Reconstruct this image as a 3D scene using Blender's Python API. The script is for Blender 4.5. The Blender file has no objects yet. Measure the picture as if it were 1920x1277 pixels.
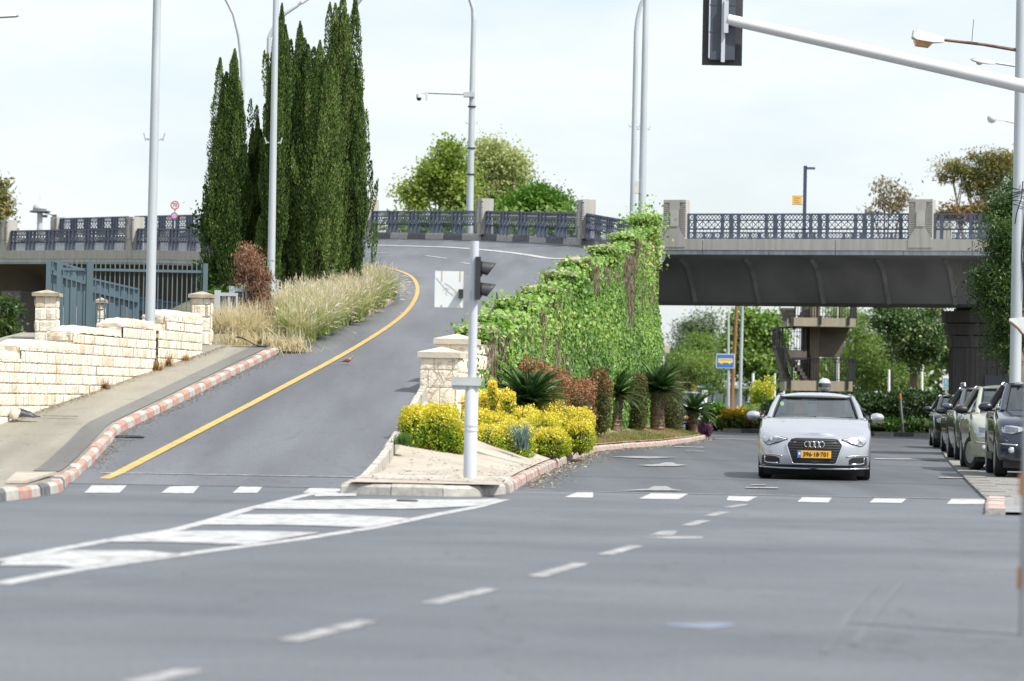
import bpy, bmesh, math, random
import numpy as np
from math import radians, sin, cos, pi, atan2, sqrt
from mathutils import Vector, Matrix

S = bpy.context.scene
COL = S.collection

# ------------------------------------------------------------------ camera
F_PX, CX, CY = 5600.0, 960.0, 638.5            # 105 mm lens on a 1920 px wide frame
CAM_H, PITCH, ROLL = 1.22, radians(1.081), 0.020
_f = Vector((0, cos(PITCH), sin(PITCH)))
_r0 = Vector((1, 0, 0)); _u0 = Vector((0, -sin(PITCH), cos(PITCH)))
_R = cos(ROLL) * _r0 + sin(ROLL) * _u0
_U = -sin(ROLL) * _r0 + cos(ROLL) * _u0
cam_data = bpy.data.cameras.new('camera')
cam = bpy.data.objects.new('camera', cam_data); COL.objects.link(cam)
M = Matrix.Identity(4)
for i in range(3):
    M[i][0], M[i][1], M[i][2] = _R[i], _U[i], -_f[i]
M.translation = (0, 0, CAM_H)
cam.matrix_world = M
cam_data.sensor_width = 36; cam_data.lens = 105
cam_data.clip_start = 0.3; cam_data.clip_end = 6000
cam_data.dof.use_dof = True
cam_data.dof.focus_distance = 60; cam_data.dof.aperture_fstop = 2.4
S.camera = cam

# ------------------------------------------------------------------ world, sun, exposure
SUN_DIR = Vector((0.82, -0.57, 0)).normalized()
SUN_EL = radians(54)
SUN_DIR = Vector((SUN_DIR.x * cos(SUN_EL), SUN_DIR.y * cos(SUN_EL), sin(SUN_EL)))
W = bpy.data.worlds.new('World'); S.world = W
W.use_nodes = True
nt = W.node_tree; nt.nodes.clear()
sky = nt.nodes.new('ShaderNodeTexSky'); sky.sky_type = 'NISHITA'; sky.sun_disc = False
sky.sun_elevation = SUN_EL; sky.sun_rotation = atan2(SUN_DIR.x, SUN_DIR.y)
sky.air_density = 1.0; sky.dust_density = 2.0
tc = nt.nodes.new('ShaderNodeTexCoord'); mp = nt.nodes.new('ShaderNodeMapping')
mp.inputs['Scale'].default_value = (5, 5, 16)
nz = nt.nodes.new('ShaderNodeTexNoise'); nz.inputs['Scale'].default_value = 1.6; nz.inputs['Detail'].default_value = 6; nz.inputs['Roughness'].default_value = .55
cr = nt.nodes.new('ShaderNodeMapRange'); cr.inputs['From Min'].default_value = .36; cr.inputs['From Max'].default_value = .62
cr.inputs['To Min'].default_value = .56; cr.inputs['To Max'].default_value = .96
mx = nt.nodes.new('ShaderNodeMix'); mx.data_type = 'RGBA'
mx.inputs[7].default_value = (5.0, 5.28, 5.45, 1)         # thin bright cloud cover
bg = nt.nodes.new('ShaderNodeBackground'); bg.inputs['Strength'].default_value = 0.100
out = nt.nodes.new('ShaderNodeOutputWorld')
L = nt.links.new
L(tc.outputs['Generated'], mp.inputs['Vector']); L(mp.outputs['Vector'], nz.inputs['Vector'])
L(nz.outputs['Fac'], cr.inputs['Value']); L(cr.outputs['Result'], mx.inputs[0])
L(sky.outputs['Color'], mx.inputs[6]); L(mx.outputs[2], bg.inputs['Color']); L(bg.outputs[0], out.inputs[0])
sun = bpy.data.lights.new('sun', 'SUN'); sun.energy = 3.4; sun.angle = radians(2.2); sun.color = (1.0, .95, .87)
sun_o = bpy.data.objects.new('sun', sun); COL.objects.link(sun_o)
sun_o.rotation_euler = SUN_DIR.to_track_quat('Z', 'Y').to_euler(); sun_o.location = (40, -20, 60)
S.view_settings.view_transform = 'Standard'; S.view_settings.look = 'None'
S.view_settings.exposure = 0.98; S.view_settings.gamma = 1
S.cycles.max_bounces = 6; S.cycles.transparent_max_bounces = 12
S.cycles.caustics_reflective = False; S.cycles.caustics_refractive = False

# ------------------------------------------------------------------ measuring helpers (photo pixel -> point in the world)
def ray(px, py):
    d = _f + ((px - CX) / F_PX) * _R - ((py - CY) / F_PX) * _U
    return d / d.y
def at(px, py, Y):
    return Vector((0, 0, CAM_H)) + ray(px, py) * Y
def gr(px, py, z=0.0):
    d = ray(px, py)
    return Vector((0, 0, CAM_H)) + d * ((z - CAM_H) / d.z)
def sst(a, b, x):
    t = np.clip((x - a) / (b - a), 0, 1); return t * t * (3 - 2 * t)
def zr(X, Y):                                   # height of the ramp surface
    t = Y - 39.4
    base = 0.0 if t <= -1 else (.096 * (t + 1) ** 2 / 4 if t < 1 else .096 * t)
    return base + .089 * float(sst(60, 105, Y)) * X
def ra(px, py, dz=0.0):                         # pixel -> point on the ramp surface
    d = ray(px, py); Y = 36.0
    while Y < 170:
        if CAM_H + d.z * Y <= zr(d.x * Y, Y) + dz: break
        Y += .05
    return Vector((d.x * Y, Y, zr(d.x * Y, Y) + dz))

# ------------------------------------------------------------------ materials
def new_mat(name):
    m = bpy.data.materials.new(name); m.use_nodes = True
    n = m.node_tree.nodes; b = n['Principled BSDF']
    return m, n, m.node_tree.links.new, b
def rgb(c): return (c[0], c[1], c[2], 1)
def pm(name, col, rough=.7, var=.18, scale=4.0, metal=0.0, bump=0.0, bscale=60.0, spec=.5, coat=0.0, stretch=None, col2=None, detail=5):
    m, n, l, b = new_mat(name)
    t = n.new('ShaderNodeTexCoord'); src = t.outputs['Object']
    if stretch:
        mp = n.new('ShaderNodeMapping'); mp.inputs['Scale'].default_value = stretch; l(src, mp.inputs['Vector']); src = mp.outputs['Vector']
    nz = n.new('ShaderNodeTexNoise'); nz.inputs['Scale'].default_value = scale; nz.inputs['Detail'].default_value = detail
    l(src, nz.inputs['Vector'])
    mr = n.new('ShaderNodeMapRange'); mr.inputs['From Min'].default_value = .3; mr.inputs['From Max'].default_value = .7
    l(nz.outputs['Fac'], mr.inputs['Value'])
    mx = n.new('ShaderNodeMix'); mx.data_type = 'RGBA'
    c2 = col2 if col2 else [min(1, c * (1 + var)) for c in col]
    c1 = col if col2 else [c * (1 - var) for c in col]
    mx.inputs[6].default_value = rgb(c1); mx.inputs[7].default_value = rgb(c2)
    l(mr.outputs['Result'], mx.inputs[0]); l(mx.outputs[2], b.inputs['Base Color'])
    b.inputs['Roughness'].default_value = rough; b.inputs['Metallic'].default_value = metal
    b.inputs['Specular IOR Level'].default_value = spec
    if coat: b.inputs['Coat Weight'].default_value = coat; b.inputs['Coat Roughness'].default_value = .04
    if bump:
        n2 = n.new('ShaderNodeTexNoise'); n2.inputs['Scale'].default_value = bscale; n2.inputs['Detail'].default_value = 4
        l(t.outputs['Object'], n2.inputs['Vector'])
        bp = n.new('ShaderNodeBump'); bp.inputs['Strength'].default_value = bump; bp.inputs['Distance'].default_value = .02
        l(n2.outputs['Fac'], bp.inputs['Height']); l(bp.outputs['Normal'], b.inputs['Normal'])
    return m
def leaf_mat(name, cols, rough=.55, trans=.25, spec=.35):
    """colour of each leaf from its own random value"""
    m, n, l, b = new_mat(name)
    a = n.new('ShaderNodeAttribute'); a.attribute_name = 'rnd'
    cr = n.new('ShaderNodeValToRGB'); e = cr.color_ramp.elements
    e[0].position = 0; e[0].color = rgb(cols[0]); e[1].position = 1; e[1].color = rgb(cols[-1])
    for i, c in enumerate(cols[1:-1]):
        q = e.new((i + 1) / (len(cols) - 1)); q.color = rgb(c)
    l(a.outputs['Fac'], cr.inputs['Fac']); l(cr.outputs['Color'], b.inputs['Base Color'])
    b.inputs['Roughness'].default_value = rough; b.inputs['Specular IOR Level'].default_value = spec
    tr = n.new('ShaderNodeBsdfTranslucent'); hs = n.new('ShaderNodeHueSaturation')
    hs.inputs['Saturation'].default_value = 1.15; hs.inputs['Value'].default_value = 1.3
    l(cr.outputs['Color'], hs.inputs['Color']); l(hs.outputs['Color'], tr.inputs['Color'])
    ms = n.new('ShaderNodeMixShader'); ms.inputs[0].default_value = trans
    o = n['Material Output']
    l(b.outputs[0], ms.inputs[1]); l(tr.outputs[0], ms.inputs[2]); l(ms.outputs[0], o.inputs[0])
    return m
def glass_mat(name, tint=(.55, .62, .62), refl=.25):
    m, n, l, b = new_mat(name); n.remove(b)
    tr = n.new('ShaderNodeBsdfTransparent'); tr.inputs[0].default_value = rgb(tint)
    gl = n.new('ShaderNodeBsdfGlossy'); gl.inputs['Roughness'].default_value = .03; gl.inputs['Color'].default_value = (.9, .95, .97, 1)
    lw = n.new('ShaderNodeLayerWeight'); lw.inputs[0].default_value = .35
    mr = n.new('ShaderNodeMapRange'); mr.inputs['To Min'].default_value = refl; mr.inputs['To Max'].default_value = min(1, refl + .6)
    l(lw.outputs['Fresnel'], mr.inputs['Value'])
    ms = n.new('ShaderNodeMixShader'); l(mr.outputs['Result'], ms.inputs[0]); l(tr.outputs[0], ms.inputs[1]); l(gl.outputs[0], ms.inputs[2])
    l(ms.outputs[0], n['Material Output'].inputs[0])
    return m

# ------------------------------------------------------------------ object helpers
def finish(me, smooth):
    if smooth:
        me.polygons.foreach_set('use_smooth', np.ones(len(me.polygons), dtype=bool))
        if smooth is not True: me.set_sharp_from_angle(angle=radians(smooth))
    me.update()
def parent_to(o, root):
    o.parent = root
    chain = Vector((0, 0, 0)); q = root
    o.matrix_parent_inverse = Matrix.Translation(-WORLD_LOC.get(root.name, Vector((0, 0, 0))))
WORLD_LOC = {}
def tag(o, label=None, cat=None, group=None, kind=None):
    if label: o['label'] = label
    if cat: o['category'] = cat
    if group: o['group'] = group
    if kind: o['kind'] = kind
    return o
def thing(name, label, cat, loc=(0, 0, 0), group=None):
    o = bpy.data.objects.new(name, None); COL.objects.link(o); o.location = loc
    o.empty_display_size = .3
    WORLD_LOC[o.name] = Vector(loc)
    return tag(o, label, cat, group)
def fast_obj(name, V, Fc, mat, parent=None, rnd=None, smooth=False):
    """mesh object from numpy arrays (all faces with the same number of corners)"""
    V = np.asarray(V, dtype=np.float32); Fc = np.asarray(Fc, dtype=np.int32)
    me = bpy.data.meshes.new(name); k = Fc.shape[1]
    me.vertices.add(len(V)); me.vertices.foreach_set('co', V.ravel())
    me.loops.add(Fc.size); me.loops.foreach_set('vertex_index', Fc.ravel())
    me.polygons.add(len(Fc)); me.polygons.foreach_set('loop_start', np.arange(0, Fc.size, k, dtype=np.int32))
    me.update(calc_edges=True)
    if rnd is not None:
        a = me.attributes.new('rnd', 'FLOAT', 'FACE'); a.data.foreach_set('value', np.asarray(rnd, dtype=np.float32))
    me.materials.append(mat); finish(me, smooth)
    o = bpy.data.objects.new(name, me); COL.objects.link(o)
    if parent: parent_to(o, parent)
    return o
class MB:
    def __init__(s): s.v, s.f, s.m, s.r = [], [], [], []
    def add(s, vs, fs, mi=0, rnd=0.0):
        o = len(s.v); s.v += [tuple(p) for p in vs]; s.f += [tuple(i + o for i in f) for f in fs]; s.m += [mi] * len(fs); s.r += [rnd] * len(fs)
        return s
    def box(s, lo, hi, mi=0, rot=None, piv=None, rnd=0.0):
        x0, y0, z0 = lo; x1, y1, z1 = hi
        vs = [Vector(p) for p in ((x0, y0, z0), (x1, y0, z0), (x1, y1, z0), (x0, y1, z0), (x0, y0, z1), (x1, y0, z1), (x1, y1, z1), (x0, y1, z1))]
        if rot is not None:
            pv = Vector(piv) if piv is not None else (Vector(lo) + Vector(hi)) / 2
            vs = [rot @ (p - pv) + pv for p in vs]
        return s.add(vs, [(0, 3, 2, 1), (4, 5, 6, 7), (0, 1, 5, 4), (1, 2, 6, 5), (2, 3, 7, 6), (3, 0, 4, 7)], mi, rnd)
    def bar(s, a, b, w, h, mi=0, up=(0, 0, 1)):
        """rectangular bar from a to b, w across, h along up"""
        a, b = Vector(a), Vector(b); d = (b - a).normalized(); up = Vector(up)
        sd = d.cross(up)
        if sd.length < 1e-4: sd = d.cross(Vector((0, 1, 0)))
        sd.normalize(); u = sd.cross(d).normalized()
        c = [sd * (-w / 2) + u * (-h / 2), sd * (w / 2) + u * (-h / 2), sd * (w / 2) + u * (h / 2), sd * (-w / 2) + u * (h / 2)]
        vs = [a + q for q in c] + [b + q for q in c]
        return s.add(vs, [(0, 3, 2, 1), (4, 5, 6, 7), (0, 1, 5, 4), (1, 2, 6, 5), (2, 3, 7, 6), (3, 0, 4, 7)][::1], mi)
    def tube(s, pts, rad, n=10, mi=0, cap=True):
        pts = [Vector(p) for p in pts]
        if not hasattr(rad, '__len__'): rad = [rad] * len(pts)
        d0 = (pts[1] - pts[0]).normalized()
        ref = Vector((1, 0, 0)) if abs(d0.x) < .8 else Vector((0, 1, 0))
        vs = []
        for i, p in enumerate(pts):
            d = (pts[min(i + 1, len(pts) - 1)] - pts[max(i - 1, 0)]).normalized()
            a = d.cross(ref).normalized(); b = d.cross(a).normalized()
            vs += [p + rad[i] * (cos(2 * pi * k / n) * a + sin(2 * pi * k / n) * b) for k in range(n)]
        fs = []
        for i in range(len(pts) - 1):
            for k in range(n):
                k2 = (k + 1) % n
                fs.append((i * n + k, (i + 1) * n + k, (i + 1) * n + k2, i * n + k2))
        if cap:
            fs.append(tuple(range(n))); fs.append(tuple(reversed(range((len(pts) - 1) * n, len(pts) * n))))
        return s.add(vs, fs, mi)
    def lathe(s, prof, c=(0, 0, 0), n=16, mi=0, axis='z'):
        vs = []; c = Vector(c)
        for r, h in prof:
            for k in range(n):
                a = 2 * pi * k / n
                p = Vector((r * cos(a), r * sin(a), h))
                if axis == 'x': p = Vector((p.z, p.x, p.y))
                if axis == 'y': p = Vector((p.x, p.z, p.y))
                vs.append(p + c)
        fs = []
        for i in range(len(prof) - 1):
            for k in range(n):
                k2 = (k + 1) % n; fs.append((i * n + k, i * n + k2, (i + 1) * n + k2, (i + 1) * n + k))
        fs.append(tuple(reversed(range(n)))); fs.append(tuple(range((len(prof) - 1) * n, len(prof) * n)))
        return s.add(vs, fs, mi)
    def poly(s, pts, mi=0): return s.add(pts, [tuple(range(len(pts)))], mi)
    def prism(s, pts, off, mi=0):
        """closed solid: polygon pts pushed along off"""
        n = len(pts); off = Vector(off); vs = [Vector(p) for p in pts] + [Vector(p) + off for p in pts]
        fs = [tuple(range(n)), tuple(reversed(range(n, 2 * n)))] + [(i, i + n, (i + 1) % n + n, (i + 1) % n) for i in range(n)]
        return s.add(vs, fs, mi)
    def grid(s, P, mi=0):
        """P[i][j] points"""
        ni, nj = len(P), len(P[0]); vs = [p for row in P for p in row]
        fs = [(i * nj + j, i * nj + j + 1, (i + 1) * nj + j + 1, (i + 1) * nj + j) for i in range(ni - 1) for j in range(nj - 1)]
        return s.add(vs, fs, mi)
    def build(s, name, mats, parent=None, smooth=False, recalc=True, rnd=False):
        me = bpy.data.meshes.new(name); me.from_pydata([tuple(p) for p in s.v], [], s.f)
        for m in (mats if isinstance(mats, (list, tuple)) else [mats]): me.materials.append(m)
        me.polygons.foreach_set('material_index', np.array(s.m, dtype=np.int32))
        if rnd:
            a = me.attributes.new('rnd', 'FLOAT', 'FACE'); a.data.foreach_set('value', np.array(s.r, dtype=np.float32))
        if recalc:
            bm = bmesh.new(); bm.from_mesh(me); bmesh.ops.recalc_face_normals(bm, faces=bm.faces); bm.to_mesh(me); bm.free()
        finish(me, smooth)
        o = bpy.data.objects.new(name, me); COL.objects.link(o)
        if parent: parent_to(o, parent)
        return o
def evaluated(o):
    """bake the modifiers of o into its mesh"""
    dg = bpy.context.evaluated_depsgraph_get(); dg.update()
    me = bpy.data.meshes.new_from_object(o.evaluated_get(dg), depsgraph=dg)
    o.modifiers.clear(); o.data = me
    return o
def children_of(o): return [c for c in bpy.data.objects if c.parent == o]
def copy_tree(o, loc=None, rz=None, parent=None):
    c = o.copy(); COL.objects.link(c)
    if parent: c.parent = parent
    if loc is not None: c.location = loc
    if rz is not None: c.rotation_euler = (0, 0, rz)
    for ch in children_of(o): copy_tree(ch, parent=c)
    return c
def text_obj(name, body, size, mat, M4, parent=None, extrude=.002, align='CENTER', bold=0.0, sx=1.0):
    cu = bpy.data.curves.new(name, 'FONT'); cu.body = body; cu.size = size; cu.align_x = align; cu.align_y = 'CENTER'
    cu.extrude = extrude; cu.offset = bold; cu.resolution_u = 3
    o = bpy.data.objects.new(name, cu); COL.objects.link(o)
    dg = bpy.context.evaluated_depsgraph_get(); dg.update()
    me = bpy.data.meshes.new_from_object(o.evaluated_get(dg), depsgraph=dg)
    bpy.data.objects.remove(o)
    me.transform(M4 @ Matrix.Diagonal((sx, 1, 1, 1))); me.materials.clear(); me.materials.append(mat)
    o = bpy.data.objects.new(name, me); COL.objects.link(o)
    if parent: parent_to(o, parent)
    return o
FRONT = Matrix(((1, 0, 0, 0), (0, 0, -1, 0), (0, 1, 0, 0), (0, 0, 0, 1)))   # lettering in the xz plane, facing -y
# ------------------------------------------------------------------ leaves
def leaf_arrays(P, A, size, aspect, rng, N=None, fold=.25):
    """one folded 4-corner leaf per point: P centres, A axis, N roughly the face normal (random if None)"""
    n = len(P); A = A / np.linalg.norm(A, axis=1, keepdims=True)
    if N is None: N = rng.normal(size=(n, 3))
    B = np.cross(A, N); B /= (np.linalg.norm(B, axis=1, keepdims=True) + 1e-9)
    Nn = np.cross(B, A)
    s = size * rng.uniform(.65, 1.3, (n, 1)) if not hasattr(size, '__len__') else np.asarray(size).reshape(-1, 1)
    l = A * s * .5; w = B * s * .5 * aspect
    V = np.empty((n, 4, 3), dtype=np.float32)
    V[:, 0] = P - l; V[:, 1] = P + w + Nn * s * fold * .3; V[:, 2] = P + l; V[:, 3] = P - w + Nn * s * fold * .3
    return V.reshape(-1, 3), np.arange(n * 4, dtype=np.int32).reshape(-1, 4)
def unit(rng, n):
    v = rng.normal(size=(n, 3)); return v / np.linalg.norm(v, axis=1, keepdims=True)
def crown_points(blobs, n, rng, sigma=.28, nclump=None, inner=.45):
    """leaf positions gathered in clumps near the surfaces of the blobs [(centre, (rx,ry,rz))]"""
    vol = np.array([b[1][0] * b[1][1] * b[1][2] for b in blobs]) ** .67; vol = vol / vol.sum()
    k = nclump or max(12, n // 160)
    bi = rng.choice(len(blobs), k, p=vol)
    c = np.array([blobs[i][0] for i in bi]); r = np.array([blobs[i][1] for i in bi])
    d = unit(rng, k); rad = rng.uniform(inner ** 2, 1, (k, 1)) ** .5 * rng.uniform(.85, 1.12, (k, 1))
    C = c + d * r * rad
    ci = rng.integers(0, k, n)
    sg = sigma * rng.uniform(.6, 1.4, k)
    P = C[ci] + rng.normal(size=(n, 3)) * sg[ci][:, None] * np.array([1, 1, .75])
    tint = rng.uniform(0, 1, k)
    return P, d[ci], tint[ci]
def tree(name, label, cat, base, blobs, mat, bark, n=6000, leaf=.16, aspect=.55, sigma=.3, trunk_r=.18, seed=1, limbs=6, droop=0.0, inner=.45, group=None, nclump=None, lean=(0, 0), trunk_h=None):
    rng = np.random.default_rng(seed); base = Vector(base)
    t = thing(name, label, cat, base, group)
    top = max(blobs, key=lambda b: b[0][2])[0]
    th = trunk_h if trunk_h else (Vector(top) - base).z * .55
    fork = base + Vector((lean[0], lean[1], th))
    mb = MB()
    mb.tube([base - Vector((0, 0, .15)), base + Vector((.03, .02, th * .4)), fork], [trunk_r * 1.25, trunk_r, trunk_r * .75], 9)
    order = sorted(blobs, key=lambda b: -b[1][0])[:limbs]
    for b in order:
        e = Vector(b[0]); m = fork.lerp(e, .5) + Vector((rng.normal() * .15, rng.normal() * .15, .2))
        mb.tube([fork - Vector((0, 0, th * .15)), m, e], [trunk_r * .6, trunk_r * .35, trunk_r * .12], 6)
        for _ in range(5):
            d = Vector(unit(rng, 1)[0]); q = e + Vector((d.x * b[1][0], d.y * b[1][1], abs(d.z) * b[1][2])) * .85
            mb.tube([m.lerp(e, rng.uniform(.2, .9)), q], [trunk_r * .16, trunk_r * .05], 5)
    mb.build('trunk', bark, t, smooth=True)
    P, D, tint = crown_points(blobs, n, rng, sigma, nclump, inner)
    A = D * .5 + rng.normal(size=(n, 3)) * .8; A[:, 2] -= droop
    Nn = np.array([0, 0, .7]) + rng.normal(size=(n, 3)) * .7
    V, Fc = leaf_arrays(P, A, leaf, aspect, rng, Nn)
    V -= 0
    fast_obj('crown', V, Fc, mat, t, rnd=np.clip(tint * .55 + rng.uniform(0, .45, n), 0, 1))
    return t
# ================================================================== MATERIALS OF THE SETTING
def asphalt(name, a, b, grain=.35, patch=.18, stretch=(1, .18, 1), rz=0.0, rough=.6, crack=.72, track=(1.1, .05, 1), trot=0.0, tmin=.78):
    m, n, l, p = new_mat(name)
    t = n.new('ShaderNodeTexCoord'); mp = n.new('ShaderNodeMapping'); mp.inputs['Scale'].default_value = stretch; mp.inputs['Rotation'].default_value = (0, 0, rz)
    l(t.outputs['Object'], mp.inputs['Vector'])
    big = n.new('ShaderNodeTexNoise'); big.inputs['Scale'].default_value = patch; big.inputs['Detail'].default_value = 6; big.inputs['Roughness'].default_value = .62
    l(mp.outputs['Vector'], big.inputs['Vector'])
    mr = n.new('ShaderNodeMapRange'); mr.inputs['From Min'].default_value = .32; mr.inputs['From Max'].default_value = .68; l(big.outputs['Fac'], mr.inputs['Value'])
    mx = n.new('ShaderNodeMix'); mx.data_type = 'RGBA'; mx.inputs[6].default_value = rgb(a); mx.inputs[7].default_value = rgb(b); l(mr.outputs['Result'], mx.inputs[0])
    fine = n.new('ShaderNodeTexNoise'); fine.inputs['Scale'].default_value = 26; fine.inputs['Detail'].default_value = 8; fine.inputs['Roughness'].default_value = .8
    l(t.outputs['Object'], fine.inputs['Vector'])
    m2 = n.new('ShaderNodeMapRange'); m2.inputs['From Min'].default_value = .3; m2.inputs['From Max'].default_value = .7
    m2.inputs['To Min'].default_value = 1 - grain; m2.inputs['To Max'].default_value = 1 + grain; l(fine.outputs['Fac'], m2.inputs['Value'])
    mul = n.new('ShaderNodeMix'); mul.data_type = 'RGBA'; mul.blend_type = 'MULTIPLY'; mul.inputs[0].default_value = 1
    l(mx.outputs[2], mul.inputs[6]); l(m2.outputs['Result'], mul.inputs[7]); l(mul.outputs[2], p.inputs['Base Color'])
    # hairline cracks here and there
    vo = n.new('ShaderNodeTexVoronoi'); vo.feature = 'DISTANCE_TO_EDGE'; vo.inputs['Scale'].default_value = .42
    wn = n.new('ShaderNodeTexNoise'); wn.inputs['Scale'].default_value = 1.7; wn.inputs['Detail'].default_value = 5; l(t.outputs['Object'], wn.inputs['Vector'])
    wm = n.new('ShaderNodeMix'); wm.data_type = 'RGBA'; wm.blend_type = 'ADD'; wm.inputs[0].default_value = 1.3; l(t.outputs['Object'], wm.inputs[6]); l(wn.outputs['Color'], wm.inputs[7]); l(wm.outputs[2], vo.inputs['Vector'])
    ck = n.new('ShaderNodeMapRange'); ck.inputs['From Min'].default_value = 0; ck.inputs['From Max'].default_value = .010; ck.inputs['To Min'].default_value = crack; ck.inputs['To Max'].default_value = 1; l(vo.outputs['Distance'], ck.inputs['Value'])
    mk = n.new('ShaderNodeMix'); mk.data_type = 'RGBA'; mk.blend_type = 'MULTIPLY'; mk.inputs[0].default_value = 1; l(mul.outputs[2], mk.inputs[6]); l(ck.outputs['Result'], mk.inputs[7])
    tr = n.new('ShaderNodeTexNoise'); tr.inputs['Scale'].default_value = 1; tr.inputs['Detail'].default_value = 4; m3 = n.new('ShaderNodeMapping'); m3.inputs['Scale'].default_value = track; m3.inputs['Rotation'].default_value = (0, 0, trot); l(t.outputs['Object'], m3.inputs['Vector']); l(m3.outputs['Vector'], tr.inputs['Vector'])
    m4 = n.new('ShaderNodeMapRange'); m4.inputs['From Min'].default_value = .36; m4.inputs['From Max'].default_value = .62; m4.inputs['To Min'].default_value = tmin; m4.inputs['To Max'].default_value = 1.08; l(tr.outputs['Fac'], m4.inputs['Value'])
    mt = n.new('ShaderNodeMix'); mt.data_type = 'RGBA'; mt.blend_type = 'MULTIPLY'; mt.inputs[0].default_value = 1; l(mk.outputs[2], mt.inputs[6]); l(m4.outputs['Result'], mt.inputs[7]); l(mt.outputs[2], p.inputs['Base Color'])
    bp = n.new('ShaderNodeBump'); bp.inputs['Strength'].default_value = .35; bp.inputs['Distance'].default_value = .012
    l(fine.outputs['Fac'], bp.inputs['Height']); l(bp.outputs['Normal'], p.inputs['Normal'])
    p.inputs['Roughness'].default_value = rough; p.inputs['Specular IOR Level'].default_value = .5
    return m
def paint(name, col, under, wear=.5, scale=7):
    m, n, l, p = new_mat(name)
    t = n.new('ShaderNodeTexCoord'); nz = n.new('ShaderNodeTexNoise'); nz.inputs['Scale'].default_value = scale; nz.inputs['Detail'].default_value = 9; nz.inputs['Roughness'].default_value = .72
    l(t.outputs['Object'], nz.inputs['Vector'])
    mr = n.new('ShaderNodeMapRange'); mr.inputs['From Min'].default_value = wear - .12; mr.inputs['From Max'].default_value = wear + .12; l(nz.outputs['Fac'], mr.inputs['Value'])
    mx = n.new('ShaderNodeMix'); mx.data_type = 'RGBA'; mx.inputs[6].default_value = rgb(col); mx.inputs[7].default_value = rgb(under); l(mr.outputs['Result'], mx.inputs[0])
    l(mx.outputs[2], p.inputs['Base Color']); p.inputs['Roughness'].default_value = .7
    return m
MT = {}
MT['asph_near'] = asphalt('asphalt_worn', (.070, .079, .094), (.112, .122, .139), .48, .30, (.8, 1, 1), .25, crack=.7, track=(.3, .5, 1), trot=.35, tmin=.93)
MT['asph_far'] = asphalt('asphalt_dark', (.058, .065, .077), (.09, .097, .11), .45, .2, (1, .12, 1), trot=.11)
MT['asph_ramp'] = asphalt('asphalt_ramp', (.078, .085, .10), (.122, .13, .146), .42, .22, (1, .1, 1), trot=.05)
MT['asph_path'] = asphalt('asphalt_path', (.20, .188, .155), (.275, .258, .21), .3, .4, (1, .5, 1))
MT['earth'] = pm('dry_earth', (.13, .12, .07), .95, .35, .8, bump=.4)
MT['sand'] = pm('sandy_earth', (.355, .32, .275), .95, .16, 1.6, bump=.5, bscale=25)
MT['white'] = paint('road_paint_white', (.44, .45, .46), (.15, .155, .165), .545)
MT['white_worn'] = paint('road_paint_worn', (.36, .36, .365), (.125, .13, .14), .50, 5)
MT['yellow'] = paint('road_paint_yellow', (.52, .33, .085), (.24, .19, .10), .56, 5)
MT['kerb_white'] = paint('kerb_white', (.43, .415, .385), (.26, .245, .22), .53, 9)
MT['kerb_red'] = paint('kerb_red', (.38, .155, .125), (.37, .28, .23), .50, 9)
MT['kerb_pink'] = paint('kerb_pink', (.44, .2, .18), (.48, .42, .36), .53, 8)
MT['kerb_black'] = paint('kerb_black', (.085, .09, .10), (.2, .2, .2), .60, 9)
MT['kerb_plain'] = paint('kerb_concrete', (.44, .42, .38), (.25, .24, .22), .54, 8)
MT['concrete'] = pm('concrete', (.37, .36, .335), .85, .14, 1.2, bump=.15, stretch=(6, 6, .5), bscale=30)
MT['concrete_pale'] = pm('concrete_pale', (.42, .41, .385), .85, .12, 1.5, bump=.15, bscale=30)
MT['concrete_lip'] = pm('concrete_lip', (.40, .43, .45), .8, .22, 2.0, stretch=(3, 3, .3))
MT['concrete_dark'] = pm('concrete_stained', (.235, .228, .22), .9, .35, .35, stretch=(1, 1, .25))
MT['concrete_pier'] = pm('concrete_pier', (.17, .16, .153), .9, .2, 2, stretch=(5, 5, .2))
MT['tiles'] = pm('paving_tiles', (.21, .215, .22), .85, .15, 2)
MT['steel'] = pm('galvanised_steel', (.44, .485, .52), .5, .1, 2.5, metal=.25, stretch=(1, 1, .25))
MT['steel_white'] = pm('painted_white_steel', (.50, .53, .585), .4, .06, 3, metal=.1, stretch=(2, 2, .3))
MT['black'] = pm('black_plastic', (.022, .024, .027), .5, .2, 8)
MT['rail'] = pm('slate_blue_paint', (.072, .092, .135), .5, .15, 3)
MT['rail_pale'] = pm('slate_grey_paint', (.085, .10, .125), .55, .15, 3)

# ================================================================== GROUND, ROADS, PAVEMENT
def sheet(name, pts, z, mat, kind='structure', parent=None):
    mb = MB(); mb.poly([(p[0], p[1], z) for p in pts]); o = mb.build(name, mat, parent, recalc=False)
    me = o.data
    if me.polygons[0].normal.z < 0: me.flip_normals()
    if kind: o['kind'] = kind
    return o
ground = sheet('ground', [(-2500, -60), (2500, -60), (2500, 4500), (-2500, 4500)], -.06, MT['earth'])
main_road = sheet('main_road', [(-60, -8), (60, -8), (60, 39.15), (-60, 39.15)], 0, MT['asph_near'])
side_road = sheet('underpass_road', [(-8, 39.15), (40, 39.15), (40, 60), (48, 120), (48, 320), (-8, 320)], -.003, MT['asph_far'])

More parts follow.
